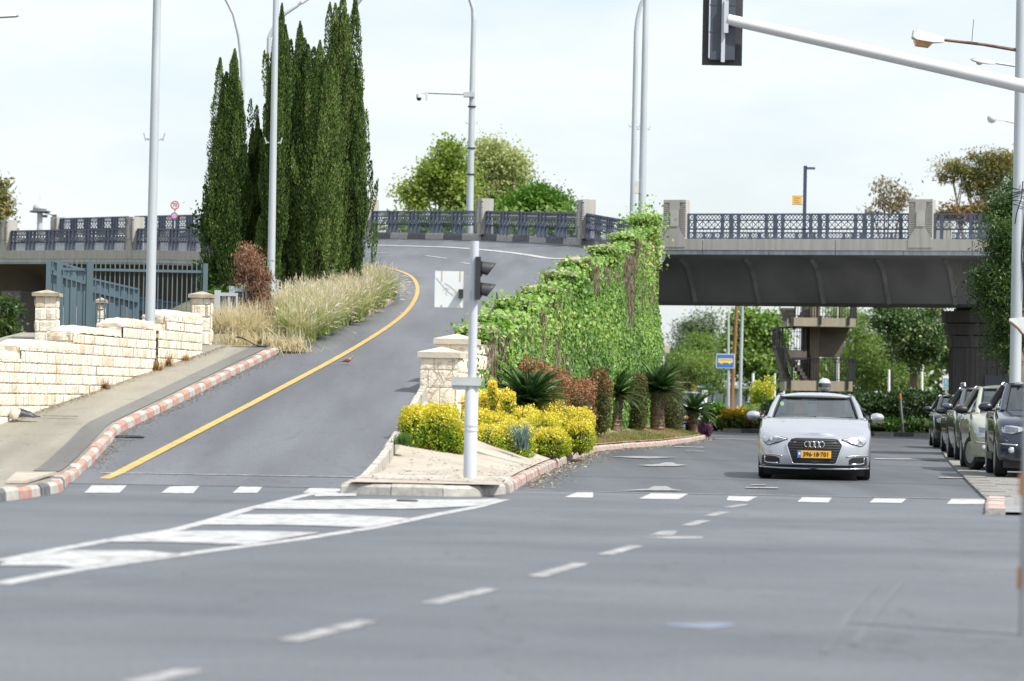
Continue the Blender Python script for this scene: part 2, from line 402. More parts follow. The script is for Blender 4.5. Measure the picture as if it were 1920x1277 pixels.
# ramp: left and right edges, bottom to top
RL = [ra(148, 893), ra(188, 852), ra(222, 813), ra(320, 764), ra(420, 713), ra(530, 658), ra(620, 612), ra(704, 578)]
RL = [(-5.64, 38.2)] + [(p.x, p.y) for p in RL] + [(-3.1, 81), (-3.5, 87), (-4.7, 93), (-6.8, 100), (-9.4, 106.5), (-11.9, 113), (-15.3, 119), (-21.8, 128), (-32, 141)]
RR = [(-2.05, 38.4), (-1.85, 42), (-1.75, 46), (-1.62, 52.4), (-1.4, 56), (-1.05, 59.5), (-.65, 63), (.3, 71), (.85, 75), (1.45, 79.5), (2.3, 84), (3.1, 88.5), (4.1, 94), (4.55, 98.5), (2.6, 107), (-1.25, 117), (-6.3, 127), (-14.5, 139), (-26, 152)]
def resample(pl, n):
    d = [0]
    for a, b in zip(pl, pl[1:]): d.append(d[-1] + math.dist(a, b))
    ts = np.linspace(0, d[-1], n)
    return list(zip(np.interp(ts, d, [p[0] for p in pl]), np.interp(ts, d, [p[1] for p in pl])))
def smooth_line(pl, it=2):
    for _ in range(it):
        q = [pl[0]]
        for a, b in zip(pl, pl[1:]):
            q += [tuple(np.array(a) * .75 + np.array(b) * .25), tuple(np.array(a) * .25 + np.array(b) * .75)]
        pl = q + [pl[-1]]
    return pl
RLs = resample(smooth_line(RL, 1), 140); RRs = resample(smooth_line(RR, 1), 140)
# keep the two edges level with one another along the straight part
mb = MB(); P = []
for (a, b) in zip(RLs, RRs):
    P.append([(a[0] + (b[0] - a[0]) * k / 12, a[1] + (b[1] - a[1]) * k / 12, 0) for k in range(13)])
P = [[(x, y, zr(x, y) + (.004 if y < 42 else 0)) for x, y, _ in row] for row in P]
mb.grid(P)
ramp_road = mb.build('ramp_road', MT['asph_ramp'], smooth=True, recalc=False); ramp_road['kind'] = 'structure'
if ramp_road.data.polygons[0].normal.z < 0: ramp_road.data.flip_normals()

def edge_x(pl, Y):
    ys = [p[1] for p in pl]; xs = [p[0] for p in pl]
    return float(np.interp(Y, ys, xs))
RLlow = RL[:12]; RRlow = RR[:13]

# footpath to the left of the ramp, and the planted bank after it
WALL_A, WALL_B = (-7.82, 45.2), (-6.02, 60.3)
def wall_x(Y): return WALL_A[0] + (WALL_B[0] - WALL_A[0]) * (Y - WALL_A[1]) / (WALL_B[1] - WALL_A[1])
mb = MB(); P = []
for Y in np.linspace(31.3, 62.5, 54):
    xl = edge_x(RLlow, Y) - .10 if Y > 38.2 else float(np.interp(Y, [31.3, 33, 35, 38.2], [-5.42, -5.28, -5.24, -5.64])) - .10
    xw = min(wall_x(Y) - .5, xl - .3)
    z0 = zr(xl, Y) + .13
    P.append([(xw - 4 * (k == 0) + (xl - xw) * k / 6, Y, z0 + .02 * (6 - k) / 6) for k in range(7)])
mb.grid(P)
path = mb.build('footpath', MT['asph_path'], smooth=True, recalc=False); path['kind'] = 'structure'
if path.data.polygons[0].normal.z < 0: path.data.flip_normals()
corner = [gr(0, 936, .1), gr(150, 889, .1)]
sheet('corner_pavement', [(-30, 29.2), (-9, 29.9), (-6.6, 30.3), (-5.55, 31.32), (-30, 31.32)], .128, MT['asph_path'])
mb = MB(); P = []
for Y in np.linspace(62.5, 104, 50):
    xl = (edge_x(RLlow, Y) if Y < 81 else edge_x([(-3.1, 81), (-3.5, 87), (-4.7, 93), (-6.8, 100), (-8.6, 104.5)], Y)) - .14
    xr = -8.2 if Y < 95 else -8.2 - (Y - 95) * .12
    row = [(xr + (xl - xr) * k / 6, Y, zr(xl, Y) + .12 + .15 * sin(pi * k / 6)) for k in range(7)]
    P.append([(xr - 1.5, Y, -.2), (xr - .6, Y, zr(xl, Y) * .5)] + row)
mb.grid(P)
bank = mb.build('planted_bank', MT['earth'], smooth=True, recalc=False); bank['kind'] = 'structure'
if bank.data.polygons[200].normal.z < 0: bank.data.flip_normals()

# traffic island between ramp and main road
IK = [gr(955, 925), gr(985, 905), gr(1020, 886), gr(1060, 868), gr(1085, 857), gr(1120, 846), gr(1180, 840), gr(1240, 836), (5.4, 88.5), (6.4, 97)]
IK = [(p[0], p[1]) for p in IK]
def island_l(Y):   # left edge x, z
    if Y <= 52.4: x = edge_x(RRlow, Y) + .12; return x, max(.15, zr(x, Y) - .06)
    x = edge_x(RRlow, Y) + .3; return x, float(np.interp(Y, [52.4, 60, 75, 97], [.95, .8, .6, .45]))
mb = MB(); P = []
for Y in list(np.linspace(36.3, 60, 30)) + list(np.linspace(61, 97, 30)):
    xl, zl = island_l(Y); x1 = float(np.interp(Y, [p[1] for p in IK], [p[0] for p in IK])) - .1
    row = []
    for k in range(13):
        t = k / 12; e = (1 - t) ** 1.1
        row.append((xl + (x1 - xl) * t, Y, .15 + (zl - .15) * e))
    P.append(row)
ISL = P
mb.grid(P)
isl = mb.build('traffic_island', [MT['sand'], pm('dry_lawn_soil', (.26, .20, .11), .95, .3, 2, bump=.5)], smooth=True, recalc=False); isl['kind'] = 'structure'
if isl.data.polygons[100].normal.z < 0: isl.data.flip_normals()
for pg in isl.data.polygons:
    if pg.center.y > 57.5: pg.material_index = 1
def island_z(X, Y):
    xl, zl = island_l(Y); x1 = float(np.interp(Y, [p[1] for p in IK], [p[0] for p in IK])) - .1
    t = min(1, max(0, (X - xl) / (x1 - xl))); return .15 + (zl - .15) * (1 - t) ** 1.3

# the shoulder on the right where the cars are parked, and the planted bed beyond the bridge
SH = [gr(1848, 965), gr(1850, 940), gr(1815, 905), gr(1790, 880), gr(1775, 862), gr(1768, 850), (13.3, 92), (15.6, 104)]
SH = [(p[0], p[1]) for p in SH]
shoulder = sheet('parking_shoulder', SH + [(40, 104), (40, SH[0][1])], .035, MT['tiles'])
mb = MB()
for Y in np.arange(36, 50, .6):
    x0 = float(np.interp(Y, [p[1] for p in SH], [p[0] for p in SH])) + .35
    mb.box((x0, Y, .036), (12, Y + .03, .040))
for X in np.arange(6.6, 11, .6):
    y1 = float(np.interp(X - .45, [p[0] for p in SH], [p[1] for p in SH]))
    if y1 > 37: mb.box((X, 36.2, .036), (X + .025, min(50, y1), .0395))
mb.build('paving_joint', pm('tile_joint', (.30, .27, .23), .9), shoulder)
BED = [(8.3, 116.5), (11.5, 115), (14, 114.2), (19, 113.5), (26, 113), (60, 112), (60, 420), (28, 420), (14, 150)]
bed = sheet('planting_bed', BED, .12, pm('dark_ground_cover', (.055, .065, .025), .95, .4, .8, bump=.5))  # bed covered in dark green-brown growth
shoulder['kind'] = 'structure'

# ------------------------------------------------------------------ kerbs: separate blocks, painted in turn
def kerb(name, line, mats, blk=.5, w=.13, h=.125, zf=None, seed=3, jit=.008, gap=.006):
    """line of (x,y); zf gives the road height; blocks alternate through the materials"""
    rng = random.Random(seed); d = [0]
    for a, b in zip(line, line[1:]): d.append(d[-1] + math.dist(a, b))
    n = max(1, int(d[-1] / blk)); mb = MB()
    xs = [p[0] for p in line]; ys = [p[1] for p in line]
    for i in range(n):
        s0, s1 = d[-1] * i / n + gap, d[-1] * (i + 1) / n - gap
        a = Vector((np.interp(s0, d, xs), np.interp(s0, d, ys), 0)); b = Vector((np.interp(s1, d, xs), np.interp(s1, d, ys), 0))
        t = (b - a).normalized(); nrm = Vector((t.y, -t.x, 0)); j = rng.uniform(-jit, jit); dz = rng.uniform(-jit, jit)
        za = (zf(a.x, a.y) if zf else 0); zb = (zf(b.x, b.y) if zf else 0)
        prof = [(-w, -.12), (0.02, -.12), (0.0, h * .72), (-.03, h), (-w, h)]
        va = [a + nrm * (u + j) + Vector((0, 0, za + v + (dz if v > 0 else 0))) for u, v in prof]
        vb = [b + nrm * (u + j) + Vector((0, 0, zb + v + (dz if v > 0 else 0))) for u, v in prof]
        m = len(prof)
        mb.add(va + vb, [tuple(range(m)), tuple(reversed(range(m, 2 * m)))] + [(k, k + m, (k + 1) % m + m, (k + 1) % m) for k in range(m)], i % len(mats))
    o = mb.build(name, mats); o['kind'] = 'structure'
    return o
kl = [(p[0], p[1]) for p in RL[1:8]]
kerb('red_white_kerb', [(-5.64, 38.2)] + kl, [MT['kerb_red'], MT['kerb_white']], .5, zf=lambda x, y: zr(x, y))
kerb('red_white_kerb', [(-3.62, 70.2), (-3.3, 75.4), (-3.15, 78.6)], [MT['kerb_white'], MT['kerb_red']], .55, zf=lambda x, y: zr(x, y))
kerb('corner_kerb', [(-14, 29.4), (-9, 29.8), (-6.6, 30.2), (-5.42, 31.3), (-5.28, 33), (-5.24, 35), (-5.64, 38.15)], [MT['kerb_black'], MT['kerb_plain'], MT['kerb_red'], MT['kerb_plain']], .55, h=.13)
kerb('island_kerb', list(IK)[::-1][::-1], [MT['kerb_white'], MT['kerb_pink']], .34, h=.125, seed=5)
il = [(edge_x(RRlow, Y) + .0, Y) for Y in (36.4, 38, 40, 42, 44, 46, 48, 50, 52.5)]
kerb('island_kerb', il[::-1], [MT['kerb_plain'], MT['kerb_white']], .55, h=.13, zf=lambda x, y: zr(x, y), seed=8)
kerb('island_kerb', [il[0], (-1.2, 36.15), (-.4, 36.1), (IK[0][0] - .05, 37.6)], [MT['kerb_white'], MT['kerb_plain']], .6, h=.13, seed=9)
kerb('island_step', [(-1.75, 38.5), (IK[0][0] + .05, 38.9)], [MT['kerb_plain']], 1.0, h=.17, seed=2)
kerb('far_kerb', BED[:6], [MT['kerb_white'], MT['kerb_black']], .75, h=.15)
kerb('shoulder_kerb', [(p[0], p[1]) for p in (SH[0], SH[1])][::-1], [MT['kerb_pink'], MT['kerb_white']], .45, h=.07, w=.22)
kerb('gutter', SH[1:6][::-1], [pm('gutter_concrete', (.19, .185, .175), .9, .2, 3)], 1.0, h=.042, w=.35)
orail = RR[13:18] ; orail = [(p[0], p[1]) for p in RR[12:19]]
kerb('black_white_kerb', orail[::-1], [MT['kerb_white'], MT['kerb_black']], 1.7, h=.26, w=.5, zf=zr, seed=4)

# ------------------------------------------------------------------ painted markings (4 mm above the road)
def marks(name, polys, mat, parent, z=.004, surf=None):
    mb = MB()
    for p in polys:
        mb.poly([(q[0], q[1], (surf(q[0], q[1]) if surf else 0) + z) for q in p])
    o = mb.build(name, mat, parent, recalc=False)
    for pg in o.data.polygons:
        if pg.normal.z < 0: o.data.flip_normals(); break
    return o
def quad_px(*ps): return [tuple(gr(*p)[:2]) for p in ps]
def strip_px(line, w):
    """line of ground pixels -> ribbon of width w"""
    p = [gr(*q) for q in line]; return ribbon([(q.x, q.y) for q in p], w)
def ribbon(p, w):
    out = []
    for i, q in enumerate(p):
        a = Vector(p[max(i - 1, 0)]); b = Vector(p[min(i + 1, len(p) - 1)]); t = (b - a).normalized(); nrm = Vector((-t.y, t.x))
        ww = w[i] if hasattr(w, '__len__') else w
        out.append((tuple(Vector(q) + nrm * ww / 2), tuple(Vector(q) - nrm * ww / 2)))
    return [[out[i][0], out[i][1], out[i + 1][1], out[i + 1][0]] for i in range(len(out) - 1)]
# lane dashes running away to the right
dash_px = [((250, 1283), (360, 1257)), ((538, 1203), (690, 1165)), ((806, 1132), (918, 1105)), ((1004, 1082), (1090, 1057)), ((1133, 1041), (1192, 1024)),
           ((1288, 986), (1323, 976)), ((1330, 968), (1360, 960)), ((1364, 952), (1398, 946))]
polys = []
for a, b in dash_px:
    A, B = gr(*a), gr(*b); polys += ribbon([(A.x, A.y), (B.x, B.y)], .13)
marks('lane_dashes', polys, MT['white_worn'], main_road)
# worn arrow by the stop line
pa = quad_px((1197, 1008), (1250, 1011), (1318, 1011), (1318, 1007), (1250, 1006)) 
pb = quad_px((1215, 1004.5), (1240, 996), (1272, 996), (1262, 1004.5))
marks('turn_arrow', [pa, pb], MT['white_worn'], main_road)
# crossing blocks, both roads
cb = [[(158, 925), (172, 911), (238, 911), (224, 925)], [(302, 925), (318, 913), (374, 912), (362, 926)], [(436, 925), (450, 913), (492, 914), (482, 925)],
      [(568, 925), (580, 916), (642, 915), (640, 922)],
      [(1058, 933), (1082, 924), (1112, 924), (1112, 934)], [(1198, 936), (1222, 925), (1290, 927), (1272, 937)], [(1362, 939), (1366, 931), (1420, 932), (1402, 941)],
      [(1495, 942), (1505, 933), (1560, 934), (1553, 943)], [(1630, 943), (1640, 935), (1700, 936), (1690, 944)], [(1775, 946), (1785, 935), (1850, 936), (1850, 946)]]
marks('crossing_blocks', [quad_px(*q) for q in cb], paint('road_paint_crossing', (.46, .47, .48), (.15, .155, .165), .56), main_road, z=.006)
marks('stop_line', strip_px([(985, 919), (1200, 925), (1480, 930), (1846, 937)], .10), MT['white_worn'], side_road, z=.010)
sp = [quad_px((1160, 921), (1215, 918), (1225, 913), (1250, 913), (1260, 918), (1280, 921)), quad_px((1145, 857), (1200, 856), (1272, 858), (1215, 861)),
      quad_px((1195, 873), (1235, 871), (1245, 868), (1262, 868), (1268, 871), (1290, 873), (1268, 875), (1215, 875)),
      quad_px((1396, 916), (1400, 914.5), (1460, 915), (1458, 917)), quad_px((1405, 911), (1410, 909.5), (1438, 909.5), (1434, 911)), quad_px((1285, 847), (1285, 846), (1320, 846.5), (1320, 847.5)),
      quad_px((1265, 839), (1265, 837.5), (1320, 838.5), (1320, 840)), quad_px((1640, 862), (1640, 860), (1760, 861), (1760, 863)), quad_px((1340, 824), (1340, 823), (1420, 824), (1420, 825)), quad_px((1760, 897), (1760, 895), (1806, 896), (1806, 898))]
marks('arrow_marks', sp, MT['white_worn'], side_road, z=.011)
# chevron island: two border lines and bars between them
up = [(0, 1053), (120, 1029), (250, 1006), (330, 994), (400, 975), (470, 954), (540, 937), (590, 925), (628, 908), (660, 885), (682, 871)]
lo = [(0, 1096), (60, 1084), (150, 1068), (260, 1052), (420, 1030), (560, 1012), (700, 990), (820, 965), (890, 952), (945, 937)]
P1 = strip_px(up, .14) + strip_px(lo, .15)
bars = [[(0, 1060), (20, 1050), (130, 1034), (270, 1034), (340, 1041), (250, 1052), (140, 1066), (110, 1062), (0, 1062)],
        [(205, 1017), (330, 997), (480, 997), (600, 1000), (460, 1023), (330, 1018)],
        [(380, 985), (450, 966), (620, 965), (770, 973), (690, 990), (560, 986)],
        [(470, 955), (520, 940), (680, 937), (860, 938), (935, 936), (890, 950), (780, 955), (600, 956)],
        [(590, 926), (600, 921), (668, 926), (668, 931), (590, 932)]]
chev = [quad_px(*b) for b in bars]
marks('chevron_border', P1, MT['white'], main_road, z=.0045)
marks('chevron_bars', chev, paint('road_paint_chevron', (.44, .45, .46), (.15, .155, .165), .55, 4), main_road, z=.008)
# skid marks and the odd darker patch
marks('skid_mark', [p for q in ([(1545, 1225), (1590, 1155), (1640, 1098)], [(1600, 1210), (1640, 1150), (1690, 1092)]) for p in strip_px(q, .05)],
      asphalt('asphalt_skid', (.085, .094, .11), (.128, .138, .155)), main_road, z=.003)
marks('worn_blue_mark', [quad_px((1230, 1172), (1340, 1168), (1390, 1172), (1330, 1180))], paint('faded_blue', (.14, .2, .31), (.16, .165, .18), .5), main_road, z=.003)
marks('road_joint', ribbon([(-2.4, 39.15), (9, 38.9)], .05) , asphalt('asphalt_joint', (.06, .06, .065), (.1, .1, .1)), main_road, z=.009)
# darker strip of asphalt along the footpath's kerb
margin = [(edge_x(RLlow, Y) - .32, Y) for Y in np.linspace(38.6, 60.5, 30)]
marks('kerb_margin', ribbon(margin, .34), asphalt('asphalt_margin', (.12, .118, .112), (.16, .155, .145)), path, z=.140, surf=lambda x, y: zr(edge_x(RLlow, y) - .1, y) + .004)
# ramp lines
yl = [(196, 899), (300, 848), (420, 785), (500, 743), (560, 711), (640, 668), (700, 632), (740, 605), (765, 583), (779, 562), (784, 545), (780, 528), (768, 516), (745, 507), (715, 500), (680, 497)]
yp = [ra(*q) for q in yl]; yp2 = smooth_line([(p.x, p.y) for p in yp] + [(-7.5, 104), (-12, 112)], 2)
marks('yellow_line', ribbon(resample(yp2, 120), [.15 - .045 * min(1, i / 70) for i in range(120)]), MT['yellow'], ramp_road, z=.012, surf=zr)
wl = [ra(*q) for q in [(680, 460), (780, 462), (860, 465), (940, 472), (1000, 480), (1035, 487)]]
wl = smooth_line([(-20, 144), (-13, 134)] + [(p.x, p.y) for p in wl] + [(3.9, 96)], 2)
marks('edge_line', ribbon(resample(wl, 80), .26), MT['white'], ramp_road, z=.014, surf=zr)
def rline(pp, w): return ribbon(resample([(ra(*q).x, ra(*q).y) for q in pp], 12), w)
marks('lane_line', rline([(672, 473), (728, 475)], .1) + rline([(672, 482), (736, 480)], .1) + rline([(798, 480), (838, 485)], .1) + rline([(865, 493), (885, 496)], .1), MT['white'], ramp_road, z=.013, surf=zr)
marks('faint_joint_line', rline([(735, 520), (860, 514), (905, 509), (1000, 503)], .07), MT['white_worn'], ramp_road, z=.013, surf=zr)
marks('ramp_stop_line', ribbon([(-5.5, 40.2), (-2.1, 40.3)], .07), MT['white_worn'], ramp_road, z=.014, surf=zr)
# ================================================================== BRIDGES
def parapet_post(P, face, w=.75, d=.62, z0=0.0, h=1.45, flare=True):
    """concrete parapet post with grooved edges and a pale plaque; P base point on the kerb, face = outward direction in plan"""
    f = Vector((face[0], face[1], 0)).normalized(); r = Vector((-f.y, f.x, 0))      # r = to the right seen from outside
    r = -r if r.cross(Vector((0, 0, 1))).dot(f) > 0 else r
    body = MB(); P = Vector(P)
    def q(u, v, z): return P + r * u + f * v + Vector((0, 0, z))
    hw = w / 2
    def blk(u0, u1, v0, v1, a, b, mi=0):
        body.add([q(u0, v0, a), q(u1, v0, a), q(u1, v1, a), q(u0, v1, a), q(u0, v0, b), q(u1, v0, b), q(u1, v1, b), q(u0, v1, b)],
                 [(0, 3, 2, 1), (4, 5, 6, 7), (0, 1, 5, 4), (1, 2, 6, 5), (2, 3, 7, 6), (3, 0, 4, 7)], mi)
    blk(-hw, hw, -d, -.05, z0, h); blk(-hw * .98, hw * .98, -.05, 0, h - .1, h - .002)
    blk(-hw * .45, hw * .45, -.05, 0, z0 - .05, h - .1)
    n = 17
    for i in range(n):                                       # grooved edges
        za = z0 + .12 + (h - z0 - .26) * i / n; zb = za + (h - z0 - .26) / n * .58
        t = i / n; inn = .45 + .0 * t if .25 < t < .8 else .45 + .45 * (max(0, .25 - t) / .25 + max(0, t - .8) / .2) * .8
        for sgn in (-1, 1):
            a, b = sorted((sgn * hw, sgn * hw * min(.95, inn + .01))); blk(a, b, -.05, .012, za, zb)
    if flare:                                                # foot spreading over the fascia
        body.prism([q(-hw * .42, .014, z0 + .42), q(hw * .42, .014, z0 + .42), q(hw * 1.0, .014, z0 + .0), q(hw * 1.0, .014, z0 - .30), q(-hw * 1.0, .014, z0 - .30), q(-hw * 1.0, .014, z0 + .0)], -f * .05)
    pl = MB(); pl.prism([q(-hw * .34, .03, z0 + .45), q(hw * .34, .03, z0 + .45), q(hw * .34, .03, z0 + 1.0), q(-hw * .34, .03, z0 + 1.0)], -f * .04)
    return body, pl
def railing(A, B, h, npan, root, name='railing', h0=.0, dense=True):
    """slate blue cast railing from A to B (points on the kerb): rails, paired posts, lattice"""
    A, B = Vector(A), Vector(B); fr, la = MB(), MB(); zz = Vector((0, 0, 1))
    for k in range(npan):
        a, b = A.lerp(B, k / npan), A.lerp(B, (k + 1) / npan); d = b - a
        def p(t, z): return a + d * t + zz * (h0 + z * h)
        for z, hh in ((.975, .06), (.74, .05), (.40, .055), (.03, .03) if not dense else (.40, .055)):
            fr.bar(p(0, z), p(1, z), .06, hh)
        for t, w in ((.02, .07), (.17, .11), (.80, .11), (.98, .07)):
            c = d.normalized()
            fr.bar(p(t, 0) , p(t, 1), w, .09, up=c.cross(zz))
        for t0, t1 in ((.05, .145), (.205, .765), (.835, .96)):
            n = max(1, round((t1 - t0) * d.length / .13))
            for i in range(n):
                u0, u1 = t0 + (t1 - t0) * i / n, t0 + (t1 - t0) * (i + 1) / n
                la.bar(p(u0, .77), p(u1, .95), .02, .022); la.bar(p(u0, .95), p(u1, .77), .02, .022)
            n = max(1, round((t1 - t0) * d.length / .26))
            for i in range(n):
                u0, u1 = t0 + (t1 - t0) * i / n, t0 + (t1 - t0) * (i + 1) / n
                la.bar(p(u0, .43), p(u1, .71), .02, .026); la.bar(p(u0, .71), p(u1, .43), .02, .026); la.bar(p(u0, .43), p(u0, .71), .02, .024)
            n = max(1, round((t1 - t0) * d.length / .13))
            for i in range(n + 1):
                u0 = t0 + (t1 - t0) * i / n; la.bar(p(u0, 0.03), p(u0, .38), .018, .018)
    o = fr.build(name, MT['rail'], root); la.build('lattice', MT['rail'], o)
    return o

# ---- road bridge over the main road
BR = radians(19); bo = at(1243, 448, 108.5); bo.z = 0
be = Vector((cos(BR), -sin(BR), 0)); bn = Vector((sin(BR), cos(BR), 0))
ZK = at(1250, 448, 108.5).z                                   # kerb top of the bridge edge
bridge = thing('road_bridge', 'grey concrete road bridge with slate blue railings crossing above the silver sedan\'s road', 'bridge', bo)
def bp(t, w, z): return bo + be * t + bn * w + Vector((0, 0, z))
def sweep(mb, prof, t0, t1, mi=0, cap=True):
    n = len(prof); va = [bp(t0, w, z) for w, z in prof]; vb = [bp(t1, w, z) for w, z in prof]
    fs = [(i, i + n, (i + 1) % n + n, (i + 1) % n) for i in range(n)]
    if cap: fs += [tuple(range(n)), tuple(reversed(range(n, 2 * n)))]
    mb.add(va + vb, fs, mi)
T0, T1 = -3.4, 34
JOINT = pm('concrete_joint', (.26, .255, .248), .9, .3, 1.5)
web = [(.5, ZK - .57), (1.5, ZK - .62), (2.1, ZK - .74), (2.6, ZK - .98), (3.0, ZK - 1.35), (3.5, ZK - 1.9), (3.75, ZK - 2.15)]
deck = [(.05, ZK - .12), (.05, ZK - .50)] + web + [(8.2, ZK - 2.15), (8.5, ZK - 1.9), (9.2, ZK - .9), (11, ZK - .6), (11.9, ZK - .5), (11.9, ZK - .12)]
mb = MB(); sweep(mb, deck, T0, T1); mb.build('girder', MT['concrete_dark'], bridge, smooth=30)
for t in np.arange(-2.2, 33, 2.45):                           # shutter joints across the curved web
    n = len(web); mb = MB()
    for i in range(1, n - 1):
        a, b = web[i], web[i + 1]
        mb.bar(bp(t, a[0] - .02, a[1] - .012), bp(t, b[0] - .02, b[1] - .012), .16, .05, up=(0, -1, -.4))
    mb.build('shutter_joint', JOINT, bridge)
mb = MB()
t = T0
while t < T1:                                                 # fascia cast in lengths
    t2 = min(T1, t + 4.9)
    sweep(mb, [(-.02, ZK), (-.02, ZK - .40), (.5, ZK - .40), (.5, ZK)], t + .012, t2 - .012); t = t2
mb.build('fascia', MT['concrete'], bridge)
mb = MB(); t = T0
while t < T1:
    t2 = min(T1, t + 2.45)
    sweep(mb, [(.03, ZK - .401), (.03, ZK - .56), (.52, ZK - .565), (.52, ZK - .401)], t + .012, t2 - .012); t = t2
mb.build('drip_edge', MT['concrete_lip'], bridge)
mb = MB(); sweep(mb, [(11.5, ZK), (11.5, ZK - .6), (11.93, ZK - .6), (11.93, ZK)], T0, T1); mb.build('far_fascia', MT['concrete'], bridge)
POST_T = [.42, 9.45, 18.5, 27.5]
for t in POST_T:
    body, pl = parapet_post(bp(t, -.02, ZK), -bn, .85, .55, 0, 1.42)
    o = body.build('parapet_post', MT['concrete'], bridge); pl.build('plaque', MT['concrete_pale'], o)
rz_mats = MT['rail']
for i, (a, b) in enumerate(zip(POST_T, POST_T[1:])):
    railing(bp(a + .43, .25, ZK), bp(b - .43, .25, ZK), .93, 5, bridge)
railing(bp(-3.2, 11.7, ZK), bp(14, 11.7, ZK), .93, 9, bridge)
railing(bp(14, 11.7, ZK), bp(33, 11.7, ZK), .93, 9, bridge)
for t in (-3.2, 8, 19, 30):
    body, pl = parapet_post(bp(t, 12.0, ZK), bn, .75, .5, 0, 1.4, False); o = body.build('parapet_post', MT['concrete'], bridge); pl.build('plaque', MT['concrete_pale'], o)
# pier with a stepped capital
pc = at(1834, 730, 113.5); pc.z = 0
mb = MB(); ang = [radians(22.5 + 45 * k) for k in range(8)]
def octring(r, z): return [(pc.x + r * cos(a) * 1.0, pc.y + r * sin(a), z) for a in ang]
def stack(mb, levels):
    for (r0, z0, r1, z1) in levels:
        a, b = octring(r0, z0), octring(r1, z1); mb.add(a + b, [(k, (k + 1) % 8, (k + 1) % 8 + 8, k + 8) for k in range(8)] + [tuple(reversed(range(8))), tuple(range(8, 16))])
zb = ZK - 2.15
stack(mb, [(1.12, -.1, 1.12, 3.42)])
for k in range(8):                                            # fluted shaft
    a = ang[k] + pi / 8
    for u in (-.22, .22): 
        c = Vector((pc.x + 1.05 * cos(a) - u * sin(a), pc.y + 1.05 * sin(a) + u * cos(a), 0)); mb.bar(c, c + Vector((0, 0, 3.40)), .10, .08, up=(cos(a), sin(a), 0))
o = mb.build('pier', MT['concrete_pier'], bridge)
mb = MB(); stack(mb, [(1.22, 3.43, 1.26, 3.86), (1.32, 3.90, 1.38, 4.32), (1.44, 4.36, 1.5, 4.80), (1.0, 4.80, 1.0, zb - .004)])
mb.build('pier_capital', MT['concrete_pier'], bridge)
mb = MB(); a0 = ang[4] ; mb.prism([(pc.x + .06, pc.y - 1.13, 1.15), (pc.x + .98, pc.y - 1.10, 1.15), (pc.x + .98, pc.y - 1.10, 2.38), (pc.x + .7, pc.y - 1.10, 2.42), (pc.x + .4, pc.y - 1.12, 2.36), (pc.x + .06, pc.y - 1.13, 2.42)], (0, -.02, 0))
mb.build('painted_patch', pm('grey_patch', (.17, .18, .20), .8, .08, 2), bridge)

# ---- ramp viaduct: inner edge on the left and outer parapet along the far side
ramp_br = thing('ramp_viaduct', 'curving concrete ramp viaduct with ribbed parapet posts and slate railings behind the cypresses', 'bridge', (-12, 112, 0))
inn = resample(smooth_line([(-9.0, 105.6), (-11.85, 113), (-15.3, 119), (-21.8, 128), (-32, 141), (-44, 154)], 2), 60)
def inner_z(x, y): return zr(x, y) + .5 + .0
def nrm_at(pl, i):
    a, b = Vector(pl[max(i - 1, 0)]), Vector(pl[min(i + 1, len(pl) - 1)]); t = (b - a).normalized(); return Vector((-t.y, t.x, 0)) * 1.0
def sweep_line(mb, pl, prof, zf, sgn=1, mi=0):
    """prof: (distance inwards, height over the edge)"""
    n = len(prof); rows = []
    for i, p in enumerate(pl):
        nn = nrm_at(pl, i) * sgn; z = zf(*p); rows.append([(p[0] + nn.x * w, p[1] + nn.y * w, z + h) for w, h in prof])
    vs = [q for r in rows for q in r]; fs = []
    for i in range(len(pl) - 1):
        for k in range(n): fs.append((i * n + k, (i + 1) * n + k, (i + 1) * n + (k + 1) % n, i * n + (k + 1) % n))
    fs += [tuple(range(n)), tuple(reversed(range((len(pl) - 1) * n, len(pl) * n)))]
    mb.add(vs, fs, mi)
# inwards = to the right of the direction of travel (towards the roadway)
mb = MB(); sweep_line(mb, inn, [(0, 0), (0, -.36), (.5, -.36), (.5, 0)], inner_z, -1); mb.build('fascia', MT['concrete'], ramp_br)
mb = MB(); sweep_line(mb, inn, [(.04, -.361), (.04, -.56), (.5, -.565), (.5, -.361)], inner_z, -1); mb.build('drip_edge', MT['concrete_lip'], ramp_br)
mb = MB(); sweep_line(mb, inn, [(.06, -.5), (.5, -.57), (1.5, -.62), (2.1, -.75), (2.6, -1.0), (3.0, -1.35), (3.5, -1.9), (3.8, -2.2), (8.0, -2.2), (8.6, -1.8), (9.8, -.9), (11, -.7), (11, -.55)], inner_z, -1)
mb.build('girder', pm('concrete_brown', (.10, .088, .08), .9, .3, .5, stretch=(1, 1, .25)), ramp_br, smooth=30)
def along(pl, px_list, zf, Yg):
    return [at(px, 500, Y) for px, Y in zip(px_list, Yg)]
dI = [0]
for a, b in zip(inn, inn[1:]): dI.append(dI[-1] + math.dist(a, b))
def ipt(s): 
    x = float(np.interp(s, dI, [p[0] for p in inn])); y = float(np.interp(s, dI, [p[1] for p in inn])); return x, y
def s_at_px(px):                                               # place along the edge that shows at this photo column
    best = min(np.linspace(0, dI[-1], 900), key=lambda s: abs((lambda q: CX + F_PX * (Vector((q[0], q[1], 7 - CAM_H)).dot(_R)) / Vector((q[0], q[1], 7 - CAM_H)).dot(_f))(ipt(s)) - px))
    return float(best)
ip = [s_at_px(242), s_at_px(5)]; ip = [ip[0] - (ip[1] - ip[0])] + ip + [ip[1] + 9.5]
ip = [max(.4, s) for s in ip]
